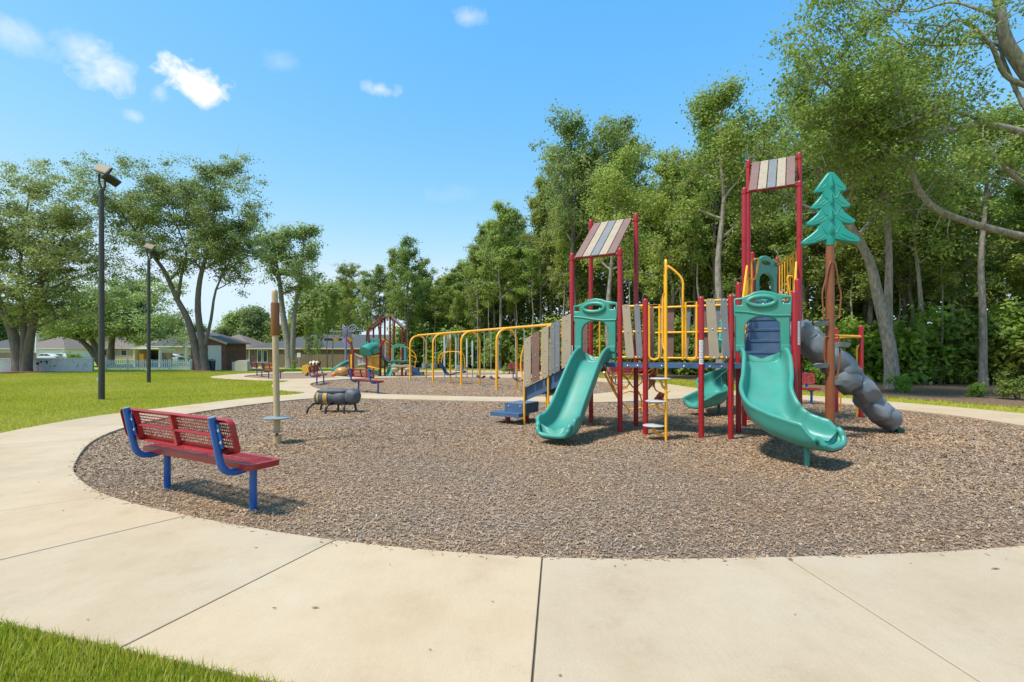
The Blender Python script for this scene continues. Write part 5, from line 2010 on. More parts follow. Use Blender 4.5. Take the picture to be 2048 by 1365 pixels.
# ------------------------------------------------------------------ butterfly sculpture with catch cups
bx_, by_ = fx(691.5, 39.0), 39.0
BF = thing('butterfly_sculpture', 'lavender butterfly sculpture on a purple pole with wire wings and orange cups', 'sculpture', (bx_, by_, 0))
mb = MB()
mb.tube([(0, 0, -0.1), (0, 0, 2.0), (0, 0, 2.9)], [0.09, 0.085, 0.075], 12)
part('pole', mb, M_PURP, BF)
mb = MB()
mb.add(*lump((0, 0, 3.05), 0.22, 0.10, 0.48, 14, 1, 0.0))
part('body', mb, mat('slate_violet', (0.13, 0.13, 0.17), 0.5, 0.1, 5), BF, angle=70)
mb = MB()
mb.tube([(x, -0.03, 3.05 + z) for x, z in ell(0, 0, 0.25, 0.52, 20)], 0.03, 8, closed=True)
part('body_ring', mb, M_PURP, BF)
for s_ in (-1, 1):
    for nm, pts in (('wing', [(0.12, 3.3), (0.35, 3.65), (0.68, 3.72), (0.78, 3.6), (0.70, 3.35), (0.45, 3.16), (0.12, 3.1)]), ('wing', [(0.12, 3.0), (0.45, 2.98), (0.68, 2.75), (0.62, 2.45), (0.45, 2.42), (0.2, 2.72)])):
        if s_ < 0:
            pts = [(x * 0.45, z) for x, z in pts]
        mb = MB()
        mb.tube([q for q in spline([(s_ * x, 0.12 * x * (2 if s_ > 0 else 6), z) for x, z in pts], 4, True)], 0.022, 8, closed=True)
        for i in range(2, len(pts) - 1):
            mb.tube([(s_ * 0.12, 0.05, pts[0][1] - 0.1), (s_ * pts[i][0], 0.12 * pts[i][0] * (2 if s_ > 0 else 6), pts[i][1])], 0.012, 6)
        part(nm, mb, mat('pale_lilac_wire', (0.40, 0.48, 0.55), 0.5, 0.2, 3), BF)
mb = MB()
mb.tube([(-1.3, 0, 3.18), (0.7, 0, 3.18)], 0.03, 8)
part('cross_arm', mb, M_PURP, BF)
for dx in (-0.75, 0.4):
    mb = MB()
    mb.lathe([(0.05, 2.36), (0.16, 2.45), (0.2, 2.52)], (dx, -0.1, 0), 14)
    c_ = part('catch_cup', mb, M_LIME, BF)
    mb = MB()
    mb.lathe([(0.2, 2.52), (0.26, 2.58), (0.26, 2.64), (0.22, 2.64)], (dx, -0.1, 0), 14)
    part('cup_rim', mb, M_ORANGE, c_)
    mb = MB()
    mb.tube([(dx, -0.1, 2.6), (dx, 0, 3.18)], 0.012, 6)
    part('cup_wire', mb, M_PURP, c_)

# ------------------------------------------------------------------ spring riders, toadstool, sign, board
SR = thing('spring_rider', 'yellow flower shaped spring rider in the far bed', 'spring rider', (fx(614, 30.3), 30.3, 0), group='spring riders')
for dy in (-0.14, 0.14):
    mb = MB()
    ol = []
    for i in range(32):
        a = 2 * math.pi * i / 32
        r_ = 0.27 + 0.05 * math.cos(8 * a)
        ol.append((r_ * math.cos(a), r_ * math.sin(a)))
    mb.plate([ol], 0.04, frame((0, dy, 0.42), (1, 0.1, 0)), 0.006)
    part('flower_panel', mb, mat('sun_yellow', (0.78, 0.42, 0.02), 0.5, 0.15, 6), SR, angle=50)
mb = MB()
mb.box((0, 0, 0.42), (0.35, 0.26, 0.05))
part('seat', mb, M_BLACK, SR, smooth=False)
mb = MB()
mb.tube([(0.09 * math.cos(i * 0.7), 0.09 * math.sin(i * 0.7), 0.0 + i * 0.006) for i in range(60)], 0.016, 6)
mb.lathe([(0.0, -0.05), (0.14, -0.05), (0.14, 0.02), (0.0, 0.02)], n=14)
part('spring', mb, M_BLACK, SR)
SR2 = thing('spring_rider', 'striped yellow and black bee spring rider behind the end-on bench', 'spring rider', (fx(629, 32.5), 32.5, 0), group='spring riders')
for k in range(6):
    mb = MB()
    x = -0.30 + k * 0.11
    r_ = 0.17 * math.sqrt(max(0.15, 1 - (x / 0.42) ** 2)) + 0.03
    mb.tube([(x, 0, 0.72), (x + 0.112, 0, 0.72)], r_, 14)
    part('body_stripe', mb, (M_YEL, M_BLACK, M_WHITE)[(0, 1, 2, 1, 0, 1)[k]], SR2)
mb = MB()
mb.tube([(0.10 * math.cos(i * 0.7), 0.10 * math.sin(i * 0.7), i * 0.009) for i in range(62)], 0.018, 6)
part('spring', mb, M_BLACK, SR2)
mb = MB()
mb.bar((0.3, 0, 0.6), (0.62, -0.1, 0.02), 0.14, 0.03)
part('foot_board', mb, M_SLATE, SR2, smooth=False)
TS = thing('toadstool', 'orange capped toadstool on a lime green stem at the lawn edge', 'play figure', (fx(586, 40.5), 40.5, 0))
mb = MB()
mb.lathe([(0.16, 0.0), (0.16, 0.02), (0.11, 0.1), (0.095, 0.45), (0.10, 0.62)], n=14)
part('stem', mb, M_LIME, TS)
mb = MB()
mb.add(*lump((0.12, 0, 0.72), 0.30, 0.26, 0.13, 10, 2, 0.0))
cpo = part('cap', mb, mat('salmon_orange', (0.75, 0.25, 0.09), 0.5, 0.1, 6), TS, angle=70)
SG = thing('notice_sign', 'white park notice sign on a thin post in front of the wooden fence', 'sign', (fx(598, 56), 56, gz(fx(598, 56), 56)))
mb = MB()
mb.tube([(0, 0, -0.1), (0, 0, 1.9)], 0.03, 8)
part('post', mb, M_LGRY, SG)
mb = MB()
mb.box((-0.11, -0.04, 1.52), (0.17, 0.02, 0.5))
part('sign_plate', mb, M_WHITE, SG, smooth=False)
mb = MB()
mb.box((0.10, -0.04, 1.52), (0.17, 0.02, 0.5))
part('sign_plate', mb, M_WHITE, SG, smooth=False)
BD = thing('utility_cabinet', 'low beige utility cabinet with sloped shoulders beside the brick shed', 'cabinet', (fx(485.5, 38), 38, 0))
mb = MB()
mb.plate([[(-0.5, 0.0), (-0.5, 0.66), (-0.42, 0.80), (-0.2, 0.87), (0.25, 0.87), (0.43, 0.78), (0.5, 0.6), (0.5, 0.0)]], 0.5, frame((0, 0, 0), (1, 0, 0)), 0.02)
part('housing', mb, mat('cabinet_beige', (0.50, 0.43, 0.34), 0.6, 0.08, 3, dirt=0.1), BD, smooth=False)
mb = MB()
mb.box((-0.66, 0.1, 0.36), (0.26, 0.4, 0.78))
part('side_box', mb, M_SLATE, BD, smooth=False)
TB = thing('trash_can', 'dark green trash can standing at the shed door', 'bin', (fx(424, 39.0), 39.0, 0))
mb = MB()
mb.lathe([(0.22, 0.0), (0.26, 0.75), (0.26, 0.80), (0.0, 0.80)], n=16)
part('bin_body', mb, mat('bin_green', (0.03, 0.06, 0.055), 0.5, 0.2, 4), TB)
mb = MB()
mb.lathe([(0.275, 0.80), (0.275, 0.84), (0.22, 0.92), (0.08, 0.98), (0.0, 0.98)], n=16)
part('lid', mb, M_SLATE, TB)
# ------------------------------------------------------------------ shed, walls, fences, houses, cars
def brickmat(name, c1, c2, mortar, scale=1.0):
    m, nt, b = nodes_of(name)
    tc = nt.nodes.new('ShaderNodeTexCoord').outputs['Object']
    mp = nt.nodes.new('ShaderNodeMapping')
    mp.inputs['Rotation'].default_value = (R(90), 0, 0)
    nt.links.new(tc, mp.inputs['Vector'])
    br = nt.nodes.new('ShaderNodeTexBrick')
    br.inputs['Scale'].default_value = scale
    br.inputs['Brick Width'].default_value = 0.21
    br.inputs['Row Height'].default_value = 0.075
    br.inputs['Mortar Size'].default_value = 0.008
    br.inputs['Color1'].default_value = (*c1, 1)
    br.inputs['Color2'].default_value = (*c2, 1)
    br.inputs['Mortar'].default_value = (*mortar, 1)
    nt.links.new(mp.outputs[0], br.inputs['Vector'])
    n = ramp(nt, tex_noise(nt, tc, 3.0), [(0.3, (0.75, 0.75, 0.75)), (0.7, (1.2, 1.2, 1.2))])
    nt.links.new(mixn(nt, 1.0, br.outputs['Color'], n, 'MULTIPLY'), b.inputs['Base Color'])
    b.inputs['Roughness'].default_value = 0.9
    bp = nt.nodes.new('ShaderNodeBump')
    bp.inputs['Strength'].default_value = 0.5
    bp.inputs['Distance'].default_value = 0.01
    bp.invert = True
    nt.links.new(br.outputs['Fac'], bp.inputs['Height'])
    nt.links.new(bp.outputs[0], b.inputs['Normal'])
    return m


M_BRICK = brickmat('red_brick', (0.27, 0.090, 0.060), (0.18, 0.060, 0.044), (0.21, 0.16, 0.13))
M_BRICK2 = brickmat('mixed_brick', (0.30, 0.165, 0.13), (0.10, 0.058, 0.048), (0.36, 0.30, 0.26), 0.75)
M_SHING = mat('grey_shingle', (0.075, 0.078, 0.084), 0.9, 0.3, 5, bump=0.6, bscale=20, stretch=(1, 1, 6))
M_SHING2 = mat('brown_shingle', (0.17, 0.135, 0.115), 0.9, 0.3, 5, bump=0.6, bscale=20)
M_STUC = mat('cream_siding', (0.46, 0.42, 0.35), 0.8, 0.08, 3)
M_TRIM = mat('cream_trim', (0.58, 0.52, 0.40), 0.7, 0.08, 3)
M_DOOR = mat('white_door', (0.60, 0.63, 0.66), 0.5, 0.06, 3)
M_WOODF = mat('weathered_fence', (0.115, 0.088, 0.062), 0.9, 0.3, 2, col2=(0.24, 0.185, 0.13), stretch=(8, 8, 0.5), bump=0.3)
M_GLASS = mat('window_glass', (0.03, 0.035, 0.04), 0.08, 0.1, 2, spec=0.8)
M_CARW = mat('white_car_paint', (0.62, 0.64, 0.66), 0.25, 0.03, 2, coat=0.5)
M_CARD = mat('dark_car_paint', (0.03, 0.035, 0.04), 0.25, 0.03, 2, coat=0.5)

# brick shed
SX0, SX1, SY = fx(381.5, 41.3), fx(451, 41.3), 41.3
sw = SX1 - SX0
SHD = thing('brick_shed', 'small red brick shed with a white door and low gable', 'shed', ((SX0 + SX1) / 2, SY, -0.012))
he, hr, dp = 2.33, 2.82, 3.2
mb = MB()
hw = sw / 2
gab = [(-hw, 0), (hw, 0), (hw, he), (0, hr), (-hw, he)]
mb.add([(x, 0, z) for x, z in gab] + [(x, dp, z) for x, z in gab], [(0, 1, 2, 3, 4), (9, 8, 7, 6, 5), (0, 5, 6, 1), (1, 6, 7, 2), (4, 9, 5, 0)])
part('wall', mb, M_BRICK, SHD, smooth=False)
for s_ in (-1, 1):
    mb = MB()
    a, b = Vector((0, 0, hr + 0.06)), Vector((s_ * (hw + 0.28), 0, he - 0.02 - 0.06))
    vs = []
    for y in (-0.25, dp + 0.25):
        for dz in (0, 0.09):
            vs += [Vector((a.x, y, a.z + dz)), Vector((b.x, y, b.z + dz))]
    mb.add(vs, [(0, 1, 3, 2), (4, 6, 7, 5), (0, 4, 5, 1), (2, 3, 7, 6), (1, 5, 7, 3), (0, 2, 6, 4)])
    rf = part('roof', mb, M_SHING2, SHD, smooth=False)
    mb = MB()
    mb.bar(a + Vector((0, -0.27, 0.0)), b + Vector((0, -0.27, 0.0)), 0.03, 0.17)
    part('fascia', mb, M_TRIM, rf, smooth=False)
dx = fx(430, SY) - (SX0 + SX1) / 2
mb = MB()
mb.box((dx, -0.02, 1.02), (1.0, 0.05, 2.02))
dr = part('door', mb, M_DOOR, SHD, smooth=False)
mb = MB()
for q, sz in (((dx - 0.53, -0.035, 1.05), (0.06, 0.08, 2.10)), ((dx + 0.53, -0.035, 1.05), (0.06, 0.08, 2.10)), ((dx, -0.036, 2.065), (1.0, 0.08, 0.07))):
    mb.box(q, sz)
part('door_frame', mb, M_WHITE, dr, smooth=False)
mb = MB()
mb.sphere((dx + 0.40, -0.08, 1.0), 0.035, 8)
part('handle', mb, M_STEEL, dr)

# tiled mural wall
MX0, MX1, MY0, MY1 = -62.0, fx(185, 38.0), 33.0, 38.0
M_TILE, nt, b = nodes_of('white_tile')
tc = nt.nodes.new('ShaderNodeTexCoord').outputs['Object']
mp = nt.nodes.new('ShaderNodeMapping')
mp.inputs['Rotation'].default_value = (R(90), 0, 0)
nt.links.new(tc, mp.inputs['Vector'])
br = nt.nodes.new('ShaderNodeTexBrick')
br.offset = 0
br.inputs['Scale'].default_value = 1
br.inputs['Brick Width'].default_value = 0.152
br.inputs['Row Height'].default_value = 0.152
br.inputs['Mortar Size'].default_value = 0.006
br.inputs['Color1'].default_value = (0.62, 0.64, 0.65, 1)
br.inputs['Color2'].default_value = (0.58, 0.60, 0.61, 1)
br.inputs['Mortar'].default_value = (0.42, 0.44, 0.45, 1)
nt.links.new(mp.outputs[0], br.inputs['Vector'])
nt.links.new(br.outputs['Color'], b.inputs['Base Color'])
b.inputs['Roughness'].default_value = 0.35
wl_len = math.hypot(MX1 - MX0, MY1 - MY0)
MW = thing('mural_wall', 'long low white tiled wall with small painted pictures behind the left tree', 'wall', (MX1, MY1, -0.012), math.atan2(MY1 - MY0, MX1 - MX0))
mb = MB()
mb.box((-wl_len / 2, 0.1, 0.5), (wl_len, 0.2, 1.02))
part('wall', mb, M_TILE, MW, smooth=False)
mb = MB()
mb.box((-wl_len / 2, 0.1, 1.03), (wl_len + 0.04, 0.24, 0.05))
part('coping', mb, M_WHITE, MW, smooth=False)
rnd = random.Random(4)
cols = [mat('mural_blue', (0.03, 0.10, 0.30), 0.4), mat('mural_red', (0.38, 0.05, 0.06), 0.4), mat('mural_yellow', (0.55, 0.36, 0.04), 0.4), mat('mural_dark', (0.02, 0.022, 0.03), 0.4), mat('mural_green', (0.05, 0.20, 0.08), 0.4)]
mb = MB()


def dab(x, z, r, mi, k=7):
    ol = [(x + r * (0.7 + 0.5 * rnd.random()) * math.cos(2 * math.pi * i / k), z + r * (0.6 + 0.5 * rnd.random()) * math.sin(2 * math.pi * i / k)) for i in range(k)]
    mb.add([(a, -0.003, b_) for a, b_ in ol], [tuple(range(k))], mi)


for i in range(60):
    dab(-0.15 - i * 0.152 + rnd.uniform(-0.03, 0.03), 0.93 + rnd.uniform(-0.03, 0.02), 0.028, rnd.choice((0, 0, 1, 2, 3, 4)))
for i in range(40):
    dab(-rnd.uniform(0.3, 8), rnd.uniform(0.70, 0.86), 0.035, rnd.choice((0, 1, 2, 3, 3)))
for x, z, r, c in ((-3.75, 0.63, 0.14, 3), (-3.5, 0.76, 0.10, 3), (-3.15, 0.80, 0.09, 3), (-5.0, 0.62, 0.10, 3), (-4.7, 0.63, 0.09, 3), (-3.1, 0.66, 0.07, 3), (-2.9, 0.42, 0.06, 4), (-2.6, 0.44, 0.09, 4), (-2.45, 0.52, 0.06, 2), (-1.05, 0.42, 0.06, 3), (-1.0, 0.58, 0.06, 1),
                   (-4.4, 0.65, 0.07, 0), (-4.7, 0.84, 0.12, 0), (-0.6, 0.58, 0.05, 1), (-0.45, 0.58, 0.05, 1), (-0.6, 0.42, 0.05, 3), (-0.4, 0.44, 0.05, 0), (-0.65, 0.2, 0.05, 3), (-7.8, 0.62, 0.07, 2), (-8.1, 0.62, 0.06, 2), (-7.8, 0.48, 0.06, 3)):
    dab(x, z, r, c)
mb.add([(-3.72, -0.004, 0.05), (-3.68, -0.004, 0.05), (-3.70, -0.004, 0.62), (-3.73, -0.004, 0.62)], [(0, 1, 2, 3)], 3)
stuff(part('painted_pictures', mb, cols, MW, smooth=False, label='small bright pictures painted on the white tiles'))

# white picket fence
PF0, PF1, PY = fx(210, 40.2), fx(381, 40.2), 40.2
PFN = thing('picket_fence', 'white picket fence between the mural wall and the brick shed', 'fence', (PF0, PY, -0.012))
L = PF1 - PF0
n = int(L / 0.172)
me0 = None
for i in range(n):
    x = (i + 0.5) * L / n
    if me0 is None:
        mb = MB()
        mb.plate([[(-0.045, 0.06), (0.045, 0.06), (0.045, 0.86), (0.0, 0.93), (-0.045, 0.86)]], 0.022, frame((0, 0, 0), (1, 0, 0)))
        me0 = mb.mesh('picket', None, False)
    o = obj('picket', me0, M_WHITE, PFN)
    o.location = (x, 0, random.uniform(-0.01, 0.01))
for z in (0.24, 0.70):
    mb = MB()
    mb.box((L / 2, 0.035, z), (L, 0.04, 0.09))
    part('rail', mb, M_WHITE, PFN, smooth=False)
for i in range(5):
    mb = MB()
    mb.box((L * i / 4, 0.10, 0.47), (0.10, 0.10, 1.0))
    part('post', mb, M_WHITE, PFN, smooth=False)


def board_fence(name, label, a, b, h, m):
    a, b = Vector((a[0], a[1], gz(*a))), Vector((b[0], b[1], gz(*b)))
    t = thing(name, label, 'fence', a, world=True)
    d = (b - a)
    L = d.length
    d.normalize()
    rz = math.atan2(d.y, d.x)
    mb = MB()
    k = int(L / 0.15)
    rn = random.Random(3)
    for i in range(k):
        hh = h + rn.uniform(-0.02, 0.02)
        mb.box(a + d * ((i + 0.5) * 0.15) + Vector((0, rn.uniform(-0.012, 0.012), hh / 2)), (0.14, 0.02, hh), rz)
    stuff(part('boards', mb, m, t, smooth=False))
    for z in (0.35, h - 0.3):
        mb = MB()
        mb.box((a + b) / 2 + Vector((0, 0.04, z)), (L, 0.05, 0.09), rz)
        part('rail', mb, m, t, smooth=False)
    for i in range(int(L / 2.4) + 1):
        mb = MB()
        mb.box(a + d * (i * 2.4) + Vector((0, 0.09, h / 2)), (0.09, 0.09, h + 0.05), rz)
        part('post', mb, m, t, smooth=False)


board_fence('board_fence', 'long brown wooden board fence behind the far play structure', (fx(566, 66), 64), (6.0, 60), 1.75, M_WOODF)
board_fence('board_fence', 'weathered board fence behind the left end of the mural wall', (-78, 64), (fx(73, 66), 66), 1.55, M_WOODF)


# houses
def hip_house(name, label, cx_, y0, wd, dp, eave, ridge, wall, roof, rz=0.0, wins=(), doors=(), ridge_in=None, gable=None):
    z0 = gz(cx_, y0)
    t = thing(name, label, 'house', (cx_, y0, z0), rz)
    mb = MB()
    h = wd / 2
    mb.add([(x, y, z) for z in (-0.2, eave) for x, y in ((-h, 0), (h, 0), (h, dp), (-h, dp))], [(0, 1, 5, 4), (1, 2, 6, 5), (2, 3, 7, 6), (3, 0, 4, 7)])
    part('wall', mb, wall, t, smooth=False)
    mb = MB()
    e = 0.5
    ri = ridge_in if ridge_in is not None else dp / 2
    vs = [(-h - e, -e, eave - 0.02), (h + e, -e, eave - 0.02), (h + e, dp + e, eave - 0.02), (-h - e, dp + e, eave - 0.02), (-h + ri, dp / 2, ridge), (h - ri, dp / 2, ridge)]
    mb.add(vs, [(0, 1, 5, 4), (1, 2, 5), (2, 3, 4, 5), (3, 0, 4), (3, 2, 1, 0)])
    rf = part('roof', mb, roof, t, smooth=False)
    for (a, b, nm) in (((-h - e, -e - 0.02), (h + e, -e - 0.02), 'f'), ((h + e + 0.02, -e), (h + e + 0.02, dp + e), 'r')):
        mb = MB()
        mb.bar((a[0], a[1], eave - 0.06), (b[0], b[1], eave - 0.06), 0.03, 0.17)
        part('gutter', mb, M_TRIM, rf, smooth=False)
    if gable:
        gx, gw, gh = gable
        mb = MB()
        vs = [(gx - gw, -e - 0.03, eave), (gx + gw, -e - 0.03, eave), (gx, -e - 0.03, eave + gh), (gx - gw, dp * 0.45, eave), (gx + gw, dp * 0.45, eave), (gx, dp * 0.45, eave + gh)]
        mb.add(vs, [(0, 1, 2), (0, 2, 5, 3), (1, 4, 5, 2)])
        part('gable_roof', mb, roof, t, smooth=False)
    for x, z, w_, hh in wins:
        mb = MB()
        mb.box((x, -0.03, z), (w_ + 0.16, 0.05, hh + 0.16))
        f = part('window', mb, M_WHITE, t, smooth=False)
        mb = MB()
        mb.box((x, -0.058, z), (w_, 0.012, hh))
        part('pane', mb, M_GLASS, f, smooth=False)
    for x, w_, hh in doors:
        mb = MB()
        mb.box((x, -0.04, hh / 2), (w_, 0.06, hh))
        part('garage_door' if w_ > 1.5 else 'door', mb, M_WHITE, t, smooth=False)
    return t


HB = hip_house('brick_house', 'long brown brick house with a grey hipped roof behind the far bed', (fx(494, 68) + 1.5) / 2 - 0, 68, 1.5 - fx(494, 68), 11, 2.62, 4.75, M_BRICK2, M_SHING, wins=((-17.6, 1.5, 0.5, 1.6), (-16.8, 1.5, 0.5, 1.6)), ridge_in=7.0)
mb = MB()
mb.box((fx(499, 68) - HB.location.x, -0.08, 1.25), (0.12, 0.1, 2.5))
part('downspout', mb, M_WHITE, HB, smooth=False)
mb = MB()
mb.box((fx(671, 72) - HB.location.x, 3.0, 3.95), (2.4, 0.5, 0.3))
part('roof_vent', mb, M_BLACK, HB, smooth=False)
hip_house('house', 'tan house with brown hipped roof peeping between shed and brick house', fx(462, 82), 80, 9.0, 9, 2.5, 4.9, M_STUC, M_SHING2, doors=((-2.0, 2.6, 2.1),))
hip_house('house', 'cream house with dark grey roof behind the picket fence', fx(362, 76) + 1.0, 76, 12.5, 9, 2.6, 5.0, M_STUC, M_SHING, doors=((1.8, 2.4, 2.1),), wins=((-3.5, 1.5, 1.0, 1.2),))
hip_house('house', 'cream house with brown peaked roof furthest behind the picket fence', fx(345, 96), 96, 13, 10, 2.7, 6.2, M_STUC, M_SHING2, wins=((2.0, 1.5, 1.2, 1.2),))
hip_house('house', 'grey roofed house at far left behind the big tree', fx(14, 112), 112, 17, 11, 2.6, 5.4, M_STUC, M_SHING, wins=((-3.0, 1.5, 1.4, 1.3), (3.0, 1.5, 1.4, 1.3)))
hip_house('house', 'pale house with brown hipped roof and garage behind the parked cars', fx(82, 108), 108, 10.5, 10, 2.6, 5.4, M_WHITE, M_SHING2, doors=((2.2, 3.2, 2.1), (-1.2, 1.0, 2.0)), wins=((-3.2, 1.5, 1.2, 1.2),))
hip_house('house', 'distant tan house behind the leaning tree', fx(180, 125), 125, 13, 10, 2.8, 6.6, mat('tan_siding', (0.36, 0.29, 0.21), 0.8), M_SHING2, wins=((-3, 1.6, 1.3, 1.3), (2, 1.6, 1.3, 1.3), (4.5, 1.6, 1.0, 1.3)))
hip_house('house', 'distant beige house left of the open shelter', fx(232, 120), 120, 12, 10, 2.8, 6.0, mat('tan_siding', (0.36, 0.29, 0.21), 0.8), M_SHING2, wins=((-3, 1.6, 1.3, 1.3), (2, 1.6, 1.3, 1.3)))

# open shelter behind the pickets
SHL = thing('open_shelter', 'open fronted white shelter with dark interior behind the picket fence', 'shelter', (fx(293, 53), 53, gz(fx(293, 53), 53)))
wd = 2.75
for x in (-wd / 2, wd / 2):
    mb = MB()
    mb.box((x, 0.9, 1.0), (0.10, 1.8, 2.0))
    part('side_wall', mb, M_WHITE, SHL, smooth=False)
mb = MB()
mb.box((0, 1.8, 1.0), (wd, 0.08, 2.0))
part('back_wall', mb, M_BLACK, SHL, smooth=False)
mb = MB()
mb.bar((0, -0.4, 2.10), (0, 2.2, 1.95), wd + 0.5, 0.12)
part('roof', mb, M_WHITE, SHL, smooth=False)
mb = MB()
mb.box((-0.9, 0.6, 0.75), (0.5, 0.4, 1.5))
part('yellow_locker', mb, M_YEL, SHL, smooth=False)
mb = MB()
mb.box((wd / 2 + 0.75, 0.2, 0.85), (1.1, 0.08, 1.6))
part('board_gate', mb, M_WOODF, SHL, smooth=False)


# cars
def make_car(label, loc, rz, m):
    t = thing('parked_car', label, 'car', loc, rz, 'white cars parked by the houses')
    prof_b = [(-2.25, 0.35), (-2.3, 0.62), (-2.2, 0.92), (-1.6, 0.98), (1.0, 0.95), (1.9, 0.80), (2.25, 0.66), (2.3, 0.42), (2.2, 0.28), (-2.1, 0.25)]
    mb = MB()
    mb.plate([prof_b], 1.76, frame((0, 0, 0), (1, 0, 0)), 0.09)
    part('body', mb, m, t, angle=40)
    prof_c = [(-1.65, 0.95), (-0.95, 1.38), (-0.2, 1.46), (0.35, 1.40), (1.15, 0.94)]
    mb = MB()
    mb.plate([prof_c[::-1]], 1.5, frame((0, 0, 0), (1, 0, 0)), 0.06)
    part('cabin', mb, m, t, angle=40)
    for y in (-0.757, 0.757):
        for pts in ([(-1.3, 1.0), (-0.85, 1.30), (-0.28, 1.37), (-0.28, 1.0)], [(-0.2, 1.0), (-0.2, 1.37), (0.28, 1.32), (0.85, 1.0)]):
            mb = MB()
            mb.add([(x, y, z) for x, z in pts], [(0, 1, 2, 3)])
            part('window', mb, M_GLASS, t, smooth=False)
        for x in (-1.4, 1.42):
            mb = MB()
            s_ = 1 if y > 0 else -1
            mb.tube([(x, s_ * 0.68, 0.32), (x, s_ * 0.90, 0.32)], 0.32, 18)
            wh = part('wheel', mb, M_RUBBER, t)
            mb = MB()
            mb.tube([(x, s_ * 0.895, 0.32), (x, s_ * 0.91, 0.32)], 0.20, 14)
            part('rim', mb, M_STEEL, wh)
    for y in (-0.6, 0.6):
        mb = MB()
        mb.box((2.24, y, 0.62), (0.1, 0.34, 0.13))
        part('headlight', mb, M_LENS, t, smooth=False)
        mb = MB()
        mb.box((-2.25, y, 0.80), (0.1, 0.3, 0.14))
        part('tail_light', mb, M_RED, t, smooth=False)
    return t


make_car('white sedan parked at far left just right of the big tree trunk', (fx(92, 88), 88, 0.0), R(186), M_CARW)
make_car('white hatchback parked behind the first white sedan', (fx(122, 104), 104, 0.03), R(180), M_CARW)
make_car('white car parked before the cream house, seen over the pickets', (fx(346, 70), 70, gz(fx(346, 70), 70)), R(8), M_CARW)
make_car('white car between the brick shed and the brick house', (fx(462, 72), 72, gz(fx(462, 72), 72)), R(15), M_CARW)
for px, top, Yp, lb in ((72.5, 671, 80, 'thin white pole beside the white sedan at far left'), (372.5, 659, 62, 'thin white pole in front of the cream house')):
    x = fx(px, Yp)
    zt = CAM_H + (HOR - top) * Yp / FPX
    t = thing('light_pole', lb, 'pole', (x, Yp, gz(x, Yp)))
    mb = MB()
    mb.tube([(0, 0, -0.2), (0, 0, zt)], [0.16 if px > 100 else 0.15, 0.12], 10)
    part('pole', mb, M_WHITE, t)
    mb = MB()
    mb.lathe([(0.20, zt), (0.22, zt + 0.1), (0.10, zt + 0.35), (0.0, zt + 0.4)], n=10)
    part('lamp_head', mb, M_LGRY, t)
# ------------------------------------------------------------------ trees
def leaves_mesh(name, centres, n, leaf, spread, seed, flat=0.75):
    """n leaf faces scattered in clumps round the given twig ends"""
    rg = np.random.default_rng(seed)
    C = np.array([[c.x, c.y, c.z] for c in centres])
    k = len(C)
    idx = rg.integers(0, k, n)
    clump_v = rg.uniform(-0.22, 0.22, k)
    sp_ = spread * rg.uniform(0.5, 1.25, k)
    off = rg.normal(0, 1, (n, 3)) * sp_[idx][:, None] * np.array([1, 1, flat])
    pos = C[idx] + off
    # leaf blades lean outwards and upwards from their twig, so each spray has a lit and a shaded side
    on = off / (np.linalg.norm(off, axis=1)[:, None] + 1e-6)
    nr = rg.normal(0, 0.55, (n, 3)) + on * 0.8 + np.array([0, 0, 0.75])
    nr /= np.linalg.norm(nr, axis=1)[:, None] + 1e-9
    d = np.cross(nr, rg.normal(0, 1, (n, 3)))
    d /= np.linalg.norm(d, axis=1)[:, None] + 1e-9
    u = np.cross(nr, d)
    u /= np.linalg.norm(u, axis=1)[:, None] + 1e-9
    s = leaf * rg.uniform(0.6, 1.35, n)[:, None]
    a = pos - d * s * 0.5
    b = pos + u * s * 0.30
    c = pos + d * s * 0.5
    e = pos - u * s * 0.30
    V_ = np.stack([a, b, c, e], 1).reshape(-1, 3)
    F_ = np.arange(4 * n).reshape(n, 4)
    v = np.clip(0.45 + clump_v[idx] + rg.normal(0, 0.17, n), 0, 1)
    return np_mesh(name, V_, F_, v)


